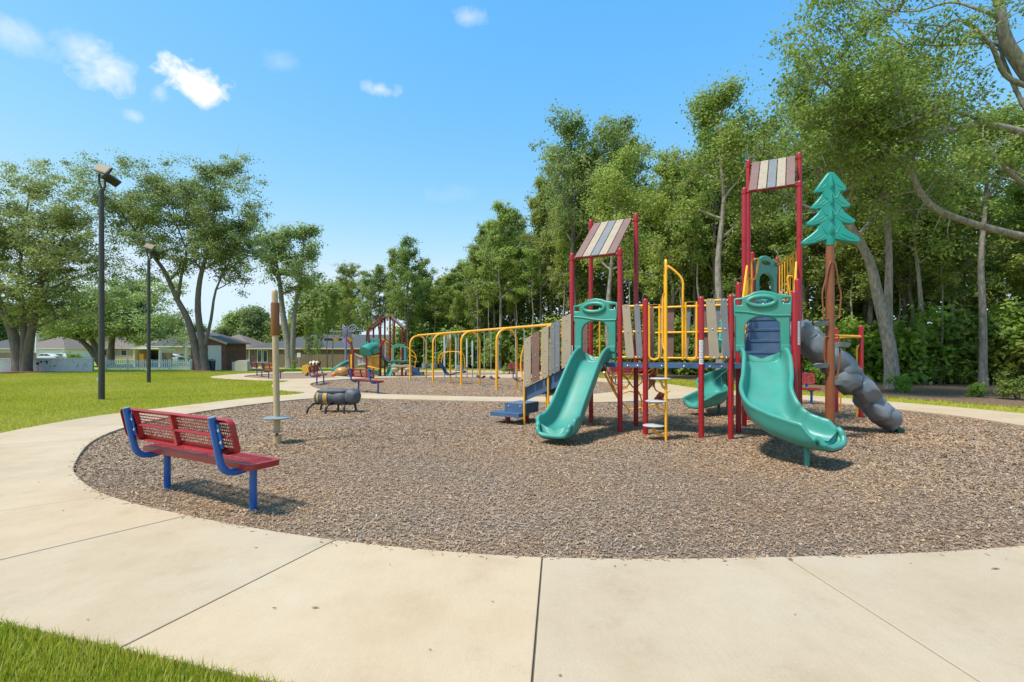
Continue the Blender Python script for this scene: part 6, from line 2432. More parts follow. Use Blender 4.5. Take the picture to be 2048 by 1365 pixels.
def grow(seed, H, r0, base, crown_r, lean=(0, 0), limbs=11, trunk=None, up=0.55, twig=5, sparse=0.0, taper=0.9):
    """branch skeleton: returns the bark builder and the twig ends"""
    rn = random.Random(seed)
    mb = MB()
    if trunk is None:
        trunk = []
        k = 8
        for i in range(k + 1):
            t = i / k
            trunk.append(Vector((lean[0] * t + rn.uniform(-1, 1) * 0.02 * H * t, lean[1] * t + rn.uniform(-1, 1) * 0.02 * H * t, -0.3 + (H * 0.93 + 0.3) * t)))
    tp_ = spline(trunk, 3)
    L = len(tp_)
    mb.tube(tp_, [max(0.02, r0 * (1.25 if i == 0 else 1) * (1 - taper * (i / (L - 1)) ** 0.9)) for i in range(L)], 9)
    ends = []
    for q in range(limbs):
        t = base + (1 - base) * (q + rn.uniform(0.1, 0.9)) / limbs * 0.97
        p = tp_[min(L - 1, int(t * (L - 1)))]
        a = q * 2.4 + rn.uniform(-0.5, 0.5)
        f = (t - base) / (1 - base)
        ln = crown_r * (1.0 - 0.62 * f ** 1.7) * (0.62 + 0.38 * min(1, f * 5 + 0.35)) * rn.uniform(0.75, 1.12)
        d = Vector((math.cos(a), math.sin(a), up + 0.5 * f + rn.uniform(-0.15, 0.2))).normalized()
        rb = r0 * (1 - taper * t) * 0.5 + 0.012
        pts = [p]
        cur = p.copy()
        dd = d.copy()
        ns = 5
        for i in range(ns):
            dd = (dd + Vector((rn.uniform(-0.22, 0.22), rn.uniform(-0.22, 0.22), rn.uniform(-0.12, 0.22)))).normalized()
            cur = cur + dd * ln / ns
            pts.append(cur.copy())
            if i >= 1:
                for _ in range(twig if i >= 2 else 2):
                    e = cur + Vector((rn.gauss(0, 1), rn.gauss(0, 1), rn.gauss(0.15, 0.6))) * ln * 0.20
                    ends.append(e)
                    if True:
                        mb.tube([cur, cur.lerp(e, 0.5) + Vector((rn.uniform(-0.05, 0.05), rn.uniform(-0.05, 0.05), 0.05)), e], [rb * 0.28, rb * 0.2, 0.006], 4, caps=False)
        mb.tube(pts, [rb * (1 - 0.85 * i / ns) for i in range(ns + 1)], 6, caps=False)
    for _ in range(6):
        e = tp_[-1] + Vector((rn.gauss(0, 0.05), rn.gauss(0, 0.05), rn.uniform(-0.03, 0.03))) * H
        mb.tube([tp_[-1], tp_[-1].lerp(e, 0.5), e], [0.03, 0.02, 0.006], 4, caps=False)
        ends.append(e)
    if sparse:
        ends = [e for e in ends if rn.random() > sparse]
    return mb, ends


def tree_meshes(seed, H, r0, base, crown_r, n, leaf, spread, lm, bark, **k):
    mb, ends = grow(seed, H, r0, base, crown_r, **k)
    tm = mb.mesh('trunk', None, True, 60)
    tm.materials.append(bark)
    cm = leaves_mesh('crown', ends, n, leaf, spread, seed)
    cm.materials.append(lm)
    return tm, cm


def put_tree(name, meshes, loc, label, group, rz=0.0, sc=1.0, sz=None, cat='tree'):
    t = thing(name, label, cat, loc, rz, group)
    t.scale = (sc, sc, sz or sc)
    obj('trunk', meshes[0], None, t)
    obj('crown', meshes[1], None, t)
    return t


# woodland kinds, each 10 m tall as modelled
KIND = []
for k in range(5):
    tall = tree_meshes(100 + k, 10.0, 0.13, (0.42, 0.5, 0.36, 0.46, 0.30)[k], (1.7, 1.5, 2.0, 1.8, 2.1)[k], 15000, 0.115, 0.155, (L_WOOD, L_WOOD2, L_WOOD, L_OAK, L_WOOD2)[k], (M_BARKP, M_BARKP, M_BARK, M_BARK, M_BARKP)[k],
                       limbs=(15, 13, 16, 14, 18)[k], lean=((0.3, 0), (-0.4, 0.1), (0.2, 0.2), (-0.1, 0), (0.5, 0))[k], up=0.75)
    KIND.append(tall)
KDESC = ['slim pale-barked tree', 'thin leaning tree', 'full round-crowned tree', 'dark green oak', 'bushy low-branched tree']
SLIM = [tree_meshes(130 + k, 10.0, 0.085, 0.62, 1.1, 4600, 0.11, 0.15, L_WOOD2, M_BARKP, limbs=9, lean=((0.5, 0), (-0.6, 0.1), (0.2, 0))[k], up=0.9) for k in range(3)]

SKY = [(560, 640), (660, 590), (700, 515), (745, 530), (770, 490), (815, 470), (870, 500), (905, 500), (935, 495), (955, 400), (1010, 392), (1050, 410), (1075, 340), (1088, 235), (1130, 212), (1200, 235), (1255, 225), (1300, 275), (1335, 290), (1370, 215), (1410, 195), (1470, 185), (1505, 235),
       (1530, 200), (1600, 190), (1700, 200), (1800, 260), (1900, 285), (2048, 250), (2600, 150)]


def skyline(px):
    for (x0, y0), (x1, y1) in zip(SKY, SKY[1:]):
        if x0 <= px <= x1:
            return y0 + (y1 - y0) * (px - x0) / (x1 - x0)
    return 560 if px < 560 else 150


EDGE = spline([(27, 15, 0), (21.5, 20.5, 0), (16.5, 25, 0), (11.5, 31.5, 0), (6.5, 37.5, 0), (1.0, 43, 0), (-6, 47, 0), (-13, 50, 0)], 12)


def edge_at(t):
    i = t * (len(EDGE) - 1)
    a = int(min(i, len(EDGE) - 2))
    p = EDGE[a].lerp(EDGE[a + 1], i - a)
    d = (EDGE[a + 1] - EDGE[a]).normalized()
    return p, Vector((d.y, -d.x, 0))      # outward, away from the playground


rn = random.Random(21)
WORDS = ['behind the boulder climber', 'behind the tall roofed tower', 'behind the curved slide', 'behind the low plank wall', 'behind the left roofed tower', 'behind the plank stair', 'behind the swings', 'behind the far play structure']
cnt = 0
wood_labels = {}
ORD = []


def where(px):
    for lim, s_ in ((640, 'behind the notice sign'), (740, 'behind the butterfly sculpture'), (830, 'behind the far play structure'), (930, 'behind the left swings'), (1040, 'behind the right swings'), (1140, 'behind the plank stair'), (1270, 'behind the left roofed tower'),
                    (1380, 'behind the yellow ladder loop'), (1480, 'behind the low plank wall'), (1610, 'behind the tall roofed tower'), (1700, 'behind the pine-topped pole'), (1800, 'right of the pine-topped pole'), (1900, 'left of the right frame edge'), (9999, 'at the right frame edge')):
        if px < lim:
            return s_


def plant_wood(nrow, off, jitter, hmul, kinds, slim=False, rowname='', spread_px=0):
    global cnt
    for i in range(nrow):
        t = (i + rn.uniform(0.15, 0.85)) / nrow
        p, n = edge_at(t)
        q = p + n * (off + rn.uniform(-jitter, jitter))
        if q.y < 8:
            continue
        px = 1024 + q.x / q.y * FPX
        if px > 2450:
            continue
        sy_ = skyline(px)
        H = (1.38 + (HOR - sy_) * q.y / FPX) * hmul * rn.uniform(0.80, 1.0)
        H = max(4.5, min(H, 21))
        k = rn.choice(kinds)
        ms = SLIM[k % 3] if slim else KIND[k]
        kind = 'slender bare-stemmed tree' if slim else KDESC[k]
        lab = '%s %s, %s' % (kind, where(px), rowname)
        c = wood_labels.get(lab, 0)
        wood_labels[lab] = c + 1
        sc = H / 10.2
        wid = min(sc, 1.35) * rn.uniform(0.9, 1.15)
        o_ = put_tree('woodland_tree', ms, (q.x, q.y, gz(q.x, q.y)), lab, 'trees at the edge of the wood', rn.uniform(0, 6.28), wid, sc)
        ORD.append((o_, lab, px))
        cnt += 1


plant_wood(24, 0.3, 0.9, 0.78, (0, 1, 2, 4), slim=True, rowname='front row')
plant_wood(26, 2.2, 1.2, 0.90, (0, 1, 2, 3, 4), rowname='second row')
plant_wood(24, 5.5, 1.6, 0.98, (0, 2, 3, 4), rowname='third row')
plant_wood(18, 10.0, 2.2, 1.0, (2, 3, 4), rowname='back row')
# the tall pair behind the left tower and other skyline trees
for px, Y, top, k, lab in ((1000, 44, 390, 0, 'tall slim tree rising above its neighbours left of the left roof'),
                           (1430, 30, 182, 2, 'tall round tree between the two plank roofs'), (815, 48, 466, 2, 'taller tree above the far play structure'), (1340, 33, 270, 4, 'bushy tree above the yellow ladder loop'), (705, 57, 515, 4, 'bushy tree above the butterfly sculpture'), (732, 55, 535, 2, 'round tree just right of the butterfly sculpture'), (758, 53, 522, 3, 'dark oak just left of the far roofs'), (785, 53, 488, 0, 'slim pale tree right above the far roofs'),
                           (662, 88, 592, 2, 'round tree rising behind the brick house roof'), (684, 86, 548, 4, 'bushy tree rising behind the brick house, left of the butterfly')):
    H = 1.38 + (HOR - top) * Y / FPX
    x = fx(px, Y)
    put_tree('woodland_tree', KIND[k], (x, Y, 0), lab, 'trees at the edge of the wood', rn.uniform(0, 6), min(H / 10.2, 1.5), H / 10.2)

# the deep wood behind: one mass
rg = np.random.default_rng(5)
ce = []
for i in range(1300):
    t = rg.uniform(0, 1) if i < 1000 else rg.uniform(0.5, 1)
    p, n = edge_at(t)
    low = i % 2
    q = p + n * (rg.uniform(5, 13) if low else rg.uniform(9, 19))
    px = 1024 + q.x / max(q.y, 4) * FPX
    H = 1.38 + (HOR - skyline(px)) * q.y / FPX
    ce.append(Vector((q.x, q.y, rg.uniform(0.2, 8.5) if low else rg.uniform(0.5, max(2, min(H * 0.72, 15))))))
me = leaves_mesh('deep_wood', ce, 96000, 0.38, 0.95, 77)
me.materials.append(L_WOOD)
o = obj('deep_wood', me)
o['kind'] = 'stuff'
o['label'] = 'dense dark green mass of trees deep in the wood'

# ------------------------------------------------------------------ shrubs under the wood
SHR = []
for k in range(4):
    rq = random.Random(300 + k)
    mb = MB()
    ends = []
    for i in range(9):
        a = rq.uniform(0, 6.28)
        l = rq.uniform(0.5, 1.0)
        e = Vector((math.cos(a) * 0.45 * l, math.sin(a) * 0.45 * l, 0.35 + 0.65 * rq.random()))
        mb.tube([Vector((0, 0, -0.1)), e * 0.5 + Vector((0, 0, 0.1)), e], [0.018, 0.012, 0.004], 5, caps=False)
        for j in range(4):
            ends.append(e + Vector((rq.gauss(0, 0.13), rq.gauss(0, 0.13), rq.gauss(-0.08, 0.15))))
    tm = mb.mesh('stem', None, True, 60)
    tm.materials.append(M_BARKD)
    cm = leaves_mesh('foliage', ends, 3200, 0.085, 0.11, 310 + k)
    cm.materials.append((L_SHRUB, L_WOOD, L_SHRUB, L_WOOD2)[k])
    SHR.append((tm, cm))


def put_shrub(k, loc, sc, lab, rz):
    t = thing('shrub', lab, 'shrub', loc, rz, 'understorey shrubs along the wood')
    t.scale = (sc, sc, sc)
    obj('stem', SHR[k][0], None, t)
    obj('foliage', SHR[k][1], None, t)
    ORD.append((t, lab, 1024 + loc[0] / loc[1] * FPX))


SD = ['bright green shrub', 'dark green shrub', 'loose light shrub', 'dense leafy shrub']
for i in range(64):
    t = (i + rn.uniform(0, 1)) / 64
    p, n = edge_at(t)
    q = p + n * rn.uniform(-0.6, 4.0)
    if q.y < 9:
        continue
    px = 1024 + q.x / q.y * FPX
    if px > 2350:
        continue
    k = rn.randrange(4)
    sz = rn.choice(((1.2, 'low'), (1.8, 'middling'), (2.5, 'tall'), (3.2, 'very tall')))
    put_shrub(k, (q.x, q.y, gz(q.x, q.y)), sz[0] * rn.uniform(0.9, 1.15), '%s %s under the wood %s' % (sz[1], SD[k], where(px)), rn.uniform(0, 6.28))
for i in range(46):
    t = 0.30 + 0.70 * (i + rn.uniform(0, 1)) / 46
    p, n = edge_at(t)
    q = p + n * rn.uniform(0.5, 3.2)
    px = 1024 + q.x / q.y * FPX
    k = rn.randrange(4)
    put_shrub(k, (q.x, q.y, gz(q.x, q.y)), rn.uniform(2.4, 4.0), 'head-high %s filling the wood edge %s' % (SD[k], where(px)), rn.uniform(0, 6.28))
for px, py, sc, k, lab in ((1640, 770, 1.0, 0, 'bright green shrub beside the bench behind the curved slide'), (1735, 782, 0.55, 2, 'small bush left of the twin trunks'), (1795, 785, 0.62, 2, 'small bush at the foot of the twin trunks'), (1880, 765, 2.6, 0, 'large yellow-green shrub right of the twin trunks'),
                           (1985, 768, 3.0, 1, 'large dark shrub at the right frame edge'), (1960, 795, 0.45, 2, 'tiny sapling bush on the leaf litter'), (2035, 800, 0.7, 3, 'small bush on the litter at the frame edge'), (1070, 752, 0.6, 1, 'small dark bush on the grass behind the swings'), (1018, 748, 0.7, 3, 'single small bush right of the fourth swing arch')):
    g = G(px, py)
    put_shrub(k, (g.x, g.y, 0), sc, lab, px * 0.7)


# ------------------------------------------------------------------ twin-trunk tree and others with trunks one can see at the right
def custom_tree(name, label, trunks, ends_extra, n, leaf, spread, lm, bark, seed, loc, limbs=9, base=0.45, crown_r=2.4, cat='tree', group=None, flat=0.75, up=0.6, twig=5):
    mb_all = MB()
    ends = []
    for j, (tr, r0) in enumerate(trunks):
        mbt, e = grow(seed + j, 1, r0, base, crown_r, trunk=[Vector(p) - Vector(loc) for p in tr], limbs=limbs, up=up, twig=twig, taper=0.86)
        mb_all.add(mbt.v, mbt.f)
        ends += e
    ends += [Vector(p) - Vector(loc) for p in ends_extra]
    t = thing(name, label, cat, loc, 0, group)
    tm = mb_all.mesh('trunk', None, True, 60)
    tm.materials.append(bark)
    cm = leaves_mesh('crown', ends, n, leaf, spread, seed, flat)
    cm.materials.append(lm)
    obj('trunk', tm, None, t)
    obj('crown', cm, None, t)
    return t


g = G(1783, 778)
Yt = g.y
custom_tree('woodland_tree', 'pale twin-trunked tree right of the boulder climber, left trunk leaning left',
            [([P(1788, 790, Yt), P(1778, 690, Yt), P(1755, 590, Yt), P(1738, 520, Yt), P(1700, 450, Yt), P(1668, 380, Yt + 0.5), P(1640, 300, Yt + 1), P(1600, 200, Yt + 1)], 0.27), ([P(1780, 788, Yt + 0.3), P(1776, 640, Yt + 0.4), P(1778, 520, Yt + 0.4), P(1775, 400, Yt + 0.4), P(1790, 250, Yt), P(1800, 150, Yt)], 0.20)],
            [], 26000, 0.13, 0.34, L_WOOD, M_BARKP, 501, (g.x, g.y, 0), limbs=13, base=0.55, crown_r=3.4, group='trees at the edge of the wood')
for px, py, r_, tops, lab in ((1966, 772, 0.17, [(1966, 640), (1962, 520), (1972, 400), (1975, 320), (1980, 260)], 'straight pale tree near the right frame edge'), (1848, 768, 0.13, [(1845, 660), (1838, 560), (1828, 470), (1820, 380), (1818, 250)], 'thin grey tree between the twin trunks and the frame edge'),
                              (1440, 770, 0.20, [(1440, 640), (1436, 520), (1448, 400), (1440, 300), (1445, 200)], 'pale trunk seen between the low plank wall and tall tower'), (1222, 760, 0.17, [(1215, 640), (1222, 540), (1232, 430), (1240, 330)], 'grey trunk seen left of the left tower posts')):
    g = G(px, py)
    custom_tree('woodland_tree', lab, [([P(px, py + 6, g.y)] + [P(a, b, g.y) for a, b in tops], r_)], [], 13000, 0.13, 0.32, L_WOOD2, M_BARKP, px, (g.x, g.y, 0), limbs=12, base=0.5, crown_r=2.6, group='trees at the edge of the wood')

for px, tops, lab, sd_ in ((1150, [(1150, 620), (1144, 520), (1150, 420), (1146, 350), (1140, 262)], 'tallest open-crowned tree just left of the left plank roof', 531), (1240, [(1245, 640), (1238, 520), (1225, 420), (1232, 350), (1236, 268)], 'tall open-crowned tree right above the left plank roof', 541)):
    Yq = 37.0
    lc = (fx(px, Yq), Yq, 0)
    custom_tree('woodland_tree', lab, [([P(px, 748, Yq)] + [P(a, b, Yq) for a, b in tops], 0.26)], [], 15000, 0.19, 0.34, L_OAK, M_BARK, sd_, lc, limbs=19, base=0.45, crown_r=4.3, group='trees at the edge of the wood', up=0.8, twig=4)

# ------------------------------------------------------------------ near oak whose limbs reach in from the right
OY = 14.5
oak_loc = (18.2, 14.6, 0)
trunks = [([Vector((18.2, 14.6, -0.3)), Vector((18.0, 14.6, 1.5)), Vector((17.9, 14.5, 3.2)), P(2160, 330, OY), P(2095, 200, OY), P(2048, 138, OY), P(2012, 80, OY), P(1998, 0, OY), P(1985, -120, OY)], 0.42)]
mb = MB()
mb.tube(spline([Vector(p) - Vector(oak_loc) for p in trunks[0][0]], 4), [0.36 - 0.27 * i / 32 for i in range(33)], 12)
limb_px = [([(2235, 430), (2140, 495), (2048, 474), (1960, 452), (1885, 425), (1845, 392), (1822, 345), (1800, 312), (1768, 300), (1730, 262), (1690, 205), (1650, 165)], 0.17, 0.4),
           ([(2190, 360), (2110, 290), (2048, 266), (1975, 250), (1915, 258), (1865, 272), (1820, 285), (1775, 288), (1735, 270), (1700, 240)], 0.15, 0.0),
           ([(2060, 175), (2010, 150), (1985, 95), (1955, 60), (1915, 40), (1880, 60), (1850, 88)], 0.09, -0.4),
           ([(2110, 230), (2060, 230), (2010, 130), (1995, 90), (1940, 88), (1880, 92), (1800, 88)], 0.08, 0.3),
           ([(2150, 400), (2060, 375), (2010, 335), (1975, 290), (1960, 270)], 0.10, -0.8),
           ([(2005, 40), (1960, 20), (1900, 5), (1840, 22), (1790, 24)], 0.06, 0.5),
           ([(1975, 250), (1930, 228), (1880, 226), (1830, 240), (1790, 258)], 0.07, -0.6),
           ([(1822, 345), (1832, 300), (1850, 250), (1845, 200), (1858, 150)], 0.035, 0.2)]
oends = []
rq = random.Random(9)
for pts, r_, dy in limb_px:
    path3 = spline([P(a, b, OY + dy * (1 if i > 1 else 0)) - Vector(oak_loc) for i, (a, b) in enumerate(pts)], 4)
    k = len(path3)
    mb.tube(path3, [r_ * 0.76 * (1 - 0.86 * i / (k - 1)) + 0.008 for i in range(k)], 8)
    for i in range(int(k * 0.35), k):
        pxl = 1024 + (path3[i].x + oak_loc[0]) / (path3[i].y + oak_loc[1]) * FPX
        for _ in range(4):
            if rq.random() < (0.9 if pxl < 1790 else 0.16):
                e = path3[i] + Vector((rq.gauss(-0.15, 0.75), rq.gauss(0, 0.9), rq.gauss(0.35, 0.65)))
                md = path3[i].lerp(e, 0.5) + Vector((rq.uniform(-0.1, 0.1), 0, rq.uniform(0, 0.15)))
                mb.tube([path3[i], md, e], [0.022, 0.013, 0.005], 5, caps=False)
                oends += [e, md.lerp(e, 0.5), e + Vector((rq.gauss(0, 0.25), rq.gauss(0, 0.25), rq.gauss(0, 0.2)))]
# upper crown outline of the same tree
for _ in range(150):
    px_, py_ = rq.uniform(1570, 1990), rq.uniform(-60, 330)
    edge = 1560 + max(0, (py_ - 120)) * -0.15 + max(0, 120 - py_) * 0.25
    if px_ < edge or (px_ > 1790 and rq.random() < 0.9) or (px_ > 1700 and py_ < 60 and rq.random() < 0.5):
        continue
    e = P(px_, py_, OY + rq.uniform(-1.2, 2.0)) - Vector(oak_loc)
    st = P(px_ + rq.uniform(20, 70), py_ + rq.uniform(10, 60), OY + 0.4) - Vector(oak_loc)
    mb.tube([st, st.lerp(e, 0.5) + Vector((0, 0, 0.12)), e], [0.02, 0.013, 0.005], 5, caps=False)
    oends += [e + Vector((rq.gauss(0, 0.3), rq.gauss(0, 0.4), rq.gauss(0, 0.22))) for _ in range(3)]
t = thing('oak_tree', 'large near oak whose pale crooked limbs reach in from the right frame edge', 'tree', oak_loc)
tm = mb.mesh('trunk', None, True, 60)
tm.materials.append(M_BARKP)
obj('trunk', tm, None, t)
cm = leaves_mesh('crown', oends, 38000, 0.10, 0.24, 99)
cm.materials.append(L_WOOD2)
obj('crown', cm, None, t)

# ------------------------------------------------------------------ big trees on the lawn at the left
Y1 = 36.2
b1 = G(42, 745)
custom_tree('oak_tree', 'huge spreading tree at far left with three fused trunks on pine straw', [([P(38, 752, Y1), P(32, 690, Y1), P(15, 640, Y1), P(-12, 580, Y1), P(-40, 500, Y1), P(-60, 420, Y1)], 0.44), ([P(46, 752, Y1), P(48, 690, Y1), P(46, 630, Y1), P(40, 560, Y1), P(45, 480, Y1), P(60, 380, Y1)], 0.28),
            ([P(52, 752, Y1), P(58, 690, Y1), P(68, 640, Y1), P(82, 570, Y1), P(110, 510, Y1), P(140, 450, Y1)], 0.36)],
            [P(rn.uniform(-90, 190), rn.uniform(325, 560), Y1 + rn.uniform(-3, 4)) for _ in range(190)], 68000, 0.155, 0.40, L_OAK, M_BARK, 601, (b1.x, b1.y, 0), limbs=11, base=0.38, crown_r=5.2, group='big lawn trees', flat=0.5, up=0.35)
Y2 = 38.2
b2 = G(410, 743)
custom_tree('oak_tree', 'tall two-trunked tree in front of the brick shed, left trunk leaning far left', [([P(402, 748, Y2), P(392, 700, Y2), P(376, 640, Y2), P(355, 600, Y2), P(330, 545, Y2), P(305, 510, Y2), P(270, 460, Y2), P(230, 410, Y2)], 0.33), ([P(412, 748, Y2), P(405, 690, Y2), P(396, 620, Y2), P(400, 560, Y2), P(415, 500, Y2), P(428, 420, Y2), P(430, 340, Y2)], 0.33),
            ([P(410, 690, Y2), P(422, 640, Y2), P(432, 580, Y2), P(460, 520, Y2), P(480, 450, Y2)], 0.15), ([P(355, 600, Y2), P(365, 540, Y2), P(372, 500, Y2), P(350, 440, Y2), P(340, 380, Y2)], 0.13)],
            [P(*q, Y2 + rn.uniform(-3, 3)) for q in [(rn.uniform(130, 500), rn.uniform(310, 450)) for _ in range(105)] + [(rn.uniform(130, 330), rn.uniform(380, 600)) for _ in range(80)] + [(rn.uniform(420, 540), rn.uniform(360, 520)) for _ in range(40)]],
            76000, 0.155, 0.38, L_OAK, M_BARK, 641, (b2.x, b2.y, 0), limbs=9, base=0.55, crown_r=4.2, group='big lawn trees', flat=0.55, up=0.4)
Y3 = 49
b3 = G(578, 735.2)
custom_tree('oak_tree', 'open-crowned double-stemmed tree directly behind the spinner pole', [([P(580, 740, Y3), P(576, 690, Y3), P(566, 630, Y3), P(560, 570, Y3), P(552, 520, Y3), P(545, 470, Y3)], 0.45), ([P(584, 740, Y3), P(586, 680, Y3), P(590, 620, Y3), P(600, 570, Y3), P(606, 510, Y3), P(610, 460, Y3)], 0.32)],
            [P(rn.uniform(485, 640), rn.uniform(450, 600), Y3 + rn.uniform(-2, 3)) for _ in range(46)], 17000, 0.21, 0.36, L_OAK, M_BARKP, 661, (b3.x, b3.y, 0), limbs=9, base=0.55, crown_r=3.2, group='big lawn trees', up=0.5)
Y4 = 54
b4 = (fx(205, Y4), Y4, -0.05)
custom_tree('oak_tree', 'leaning brown trunk tree arching left behind the mural wall', [([P(206, 734, Y4), P(188, 708, Y4), P(172, 690, Y4), P(150, 672, Y4), P(125, 655, Y4), P(105, 640, Y4)], 0.42), ([P(208, 734, Y4), P(194, 700, Y4), P(180, 670, Y4), P(176, 640, Y4), P(182, 610, Y4)], 0.42)],
            [P(rn.uniform(90, 330), rn.uniform(560, 655), Y4 + rn.uniform(-3, 3)) for _ in range(90)], 24000, 0.27, 0.62, L_OAK, M_BARKD, 681, b4, limbs=8, base=0.5, crown_r=3.6, group='big lawn trees', flat=0.5, up=0.3)
Y5 = 62
b5 = (fx(222, Y5), Y5, -0.1)
custom_tree('oak_tree', 'forked tree behind the left end of the picket fence', [([P(222, 738, Y5), P(222, 700, Y5), P(226, 670, Y5), P(232, 630, Y5), P(240, 590, Y5)], 0.5)], [P(rn.uniform(180, 380), rn.uniform(560, 690), Y5 + rn.uniform(-3, 3)) for _ in range(90)], 24000, 0.30, 0.66, L_OAK, M_BARK, 691, b5, limbs=9, base=0.5, crown_r=4.5, group='big lawn trees', flat=0.5, up=0.3)
# pine straw rings
for nm, (gx, gy), rx in (('tree_ring', (b1.x + 0.5, b1.y - 0.3), 3.4), ('tree_ring', (b2.x, b2.y - 0.4), 1.6)):
    mb = MB()
    ol = [(gx + rx * math.cos(a) * (1 + 0.08 * math.sin(3 * a)), gy + rx * 0.55 * math.sin(a)) for a in [2 * math.pi * i / 30 for i in range(30)]]
    mb.add([(x, y, 0.004) for x, y in ol] + [(gx, gy, 0.10)], [(i, (i + 1) % 30, 30) for i in range(30)])
    struct('pine_straw_bed', mb, M_PINE)

# distant trees behind the houses
FARK = [tree_meshes(800 + k, 10, 0.22, 0.22, 4.2, 12000, 0.40, 0.62, (L_OAK, L_WOOD)[k % 2], M_BARKD, limbs=16, up=0.5) for k in range(2)]
FT = [(-30, 130, 610), (20, 135, 618), (75, 128, 640), (128, 118, 630), (160, 140, 640), (205, 135, 640), (250, 140, 650), (300, 112, 640), (345, 125, 640), (395, 100, 655), (445, 92, 660), (478, 96, 630), (505, 92, 620), (528, 96, 640), (545, 92, 650), (565, 90, 655), (618, 90, 600), (640, 88, 570), (600, 95, 640), (-90, 120, 600), (655, 86, 575), (672, 84, 585)]
FTW = ['far left edge', 'over the grey roofed house', 'above the parked cars', 'above the white hatchback', 'behind the mural wall end', 'behind the near lamp post', 'left of the open shelter', 'above the open shelter', 'behind the cream house', 'left of the shed', 'above the shed door', 'just right of the shed', 'left of the brick house ridge', 'above the brick house',
       'left of the spinner grip', 'behind the spinner grip', 'right of the spinner pole', 'above the wooden fence', 'behind the double-stemmed tree', 'outside the far left edge', 'left of the butterfly', 'just behind the butterfly']
for i, ((px, Y, top), wd_) in enumerate(zip(FT, FTW)):
    H = 1.38 + (HOR - top) * Y / FPX + 0.4
    x = fx(px, Y)
    put_tree('distant_tree', FARK[i % 2], (x, Y, gz(x, Y)), 'rounded green tree in the distance, ' + wd_, 'trees behind the houses', i * 1.3, min(H / 10.2, 1.4) * 0.95, H / 10.2)
# young trees by the wooden fence
for i, (px, Y, top, lab) in enumerate(((616, 52, 640, 'young dense tree left of the notice sign'), (636, 55, 632, 'young dark tree before the wooden fence, right of the sign'), (655, 52, 600, 'slim young tree before the fence, left of the butterfly'), (664, 50, 575, 'slim pale tree just left of the butterfly'))):
    H = 1.38 + (HOR - top) * Y / FPX + 0.3
    x = fx(px, Y)
    put_tree('young_tree', SLIM[i % 3] if i > 1 else KIND[4], (x, Y, gz(x, Y)), lab, 'young trees by the fence', i * 2.0, H / 10.2 * (0.8 if i < 2 else 1.1), H / 10.2)
for px, Y, sc, lab in ((466, 70, 2.0, 'round bush between the shed and the brick house'), (372, 66, 1.6, 'bush before the cream house'), (148, 100, 2.0, 'bush right of the white hatchback'), (130, 60, 1.3, 'low bush behind the mural wall')):
    x = fx(px, Y)
    t = thing('garden_bush', lab, 'bush', (x, Y, gz(x, Y)), 0, 'garden bushes')
    t.scale = (sc, sc, sc * 0.8)
    obj('stem', SHR[3][0], None, t)
    obj('foliage', SHR[3][1], None, t)

# things of one look behind the same landmark are told apart by their order from the left
by = {}
for o_, lab, px in ORD:
    by.setdefault(lab, []).append((px, o_))
NTH = ['first', 'second', 'third', 'fourth', 'fifth', 'sixth', 'seventh', 'eighth', 'ninth', 'tenth']
for lab, l in by.items():
    if len(l) > 1:
        l.sort(key=lambda q: q[0])
        for i, (px, o_) in enumerate(l):
            o_['label'] = lab + (', left of two' if len(l) == 2 and i == 0 else ', right of two' if len(l) == 2 else ', %s from left' % NTH[i])

